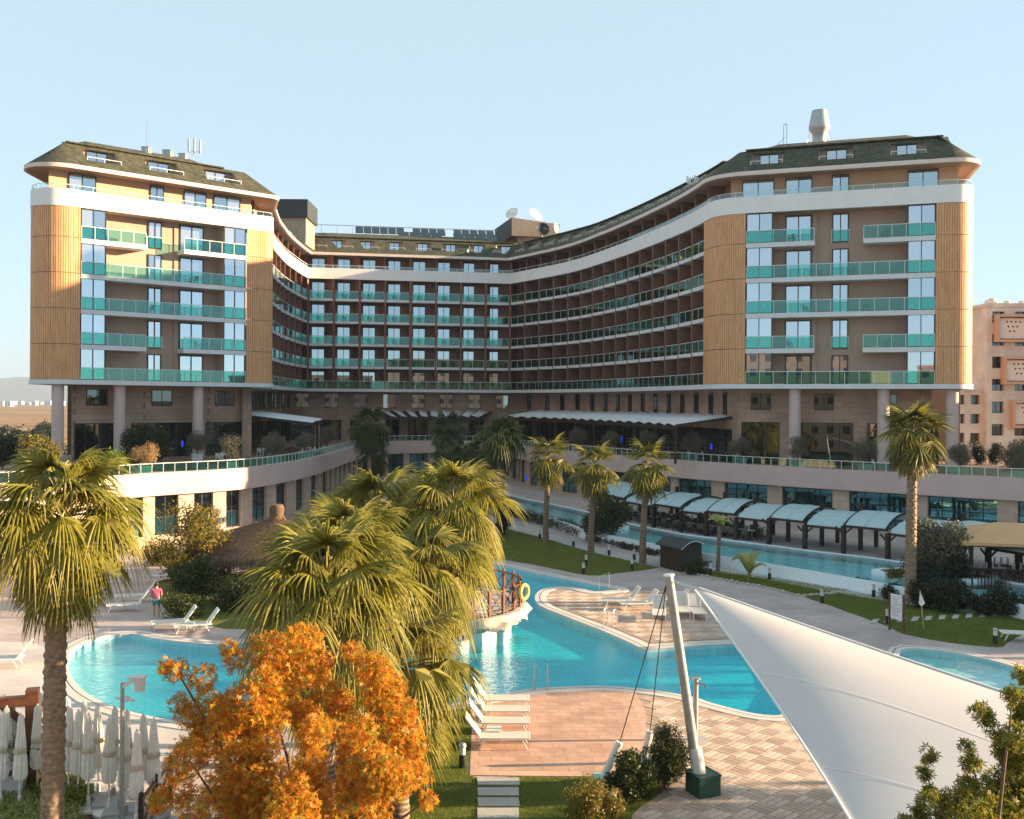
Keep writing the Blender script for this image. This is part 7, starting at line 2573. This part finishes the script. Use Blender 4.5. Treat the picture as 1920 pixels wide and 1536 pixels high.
ob('shirt', skin_mesh([(0, 0, .93), (0, .01, 1.15), (0, 0, 1.40), (-.19, 0, 1.43), (-.25, -.02, 1.22), (.19, 0, 1.43), (.26, 0, 1.22)], [(0, 1), (1, 2), (2, 3), (3, 4), (2, 5), (5, 6)], [(.18, .14), (.17, .13), (.185, .135), .08, .07, .08, .07], 'pink_shirt'), per_)
ob('shorts', skin_mesh([(0, 0, .94), (-.10, 0, .84), (-.115, .01, .55), (.10, 0, .84), (.125, -.01, .55)], [(0, 1), (1, 2), (0, 3), (3, 4)], [(.165, .13), .105, .095, .105, .095], 'blue_shorts'), per_)
b = MB().lathe([(.001, .13), (.06, .12), (.098, .05), (.10, -.02), (.075, -.09), (.05, -.1)], 14, c=(0, .0, 1.69))
ob('hair', b.mesh('hair', 'hair', True), per_)
# blue lamps glowing in the shaded restaurant
for k, (x, y, Y) in enumerate(((342, 832, 92), (1145, 825, 118), (1166, 823, 116), (1240, 827, 104), (1334, 838, 97), (987, 897, 120))):
    p = AT(x, y, Y)
    solo('blue_lamp', MB().lathe([(.001, -.3), (.09, -.27), (.11, 0), (.09, .27), (.001, .3)], 10).mesh('blue_lamp', 'blue_lamp', True), ('small blue lamp glowing between the left terrace columns', 'small blue lamp glowing under the long awning behind the olive trees', 'small blue lamp glowing beside another under the long awning', 'small blue lamp glowing under the right part of the awning', 'small blue lamp glowing at the dark doorway after the awning', 'small blue lamp glowing in the shaded lower restaurant')[k], 'lamp', p)

# unseen trees and palms added at right to shade paving, lawn and pool
for k, (x, y, h) in enumerate(((27.5, 18.0, 6.3), (28.5, 22.0, 6.6), (27.8, 25.8, 6.4), (28.6, 29.4, 6.2))):
    L = lumps(x, y, h * .58, 2.0, 2.1, h * .36, 30, .95, 90 + k)
    tree('unseen_shade_tree', ('unseen dense green tree added for shade at the south end of the row behind the sail', 'unseen dense green tree added for shade, second from the south end of the row', 'unseen dense green tree added for shade, second from the north end of the row', 'unseen dense green tree added for shade at the north end of the row behind the sail')[k], 'tree', (x, y, 0), L, 2600, .42, 'oval', 'shrub_leaf', .16, 90 + k)
for k, (x, y, h) in enumerate(((41, 43.0, 8.9), (36, 47.2, 8.2), (48, 46.6, 10.4), (31, 43.6, 7.4))):
    palm(('unseen tall fan palm added for shade east of the shallow pool', 'unseen fan palm added for shade at the edge of the lawn east of the signboard', 'unseen tallest fan palm added for shade far east of the lawn', 'unseen short fan palm added for shade close to the shallow pool')[k], (x, y, 0), h, nf=44, seed=95 + k, dead=4)
# ---------------------------------------------------------------- air
hz_ = MB().box(-7200, 7200, -260, 8950, -1.7, 345)
m = bpy.data.materials.new('haze')
m.use_nodes = True
nt = m.node_tree
nt.nodes.remove(nt.nodes['Principled BSDF'])
pv_ = nd(nt, 'ShaderNodeVolumePrincipled')
pv_.inputs['Color'].default_value = (.42, .54, .70, 1)
pv_.inputs['Density'].default_value = 1.5e-4
nt.links.new(pv_.outputs[0], nt.nodes['Material Output'].inputs['Volume'])
M['haze'] = m
USE_HAZE = True
if USE_HAZE:
    o = ob('haze', hz_.mesh('haze', 'haze'))
    o['kind'] = 'stuff'
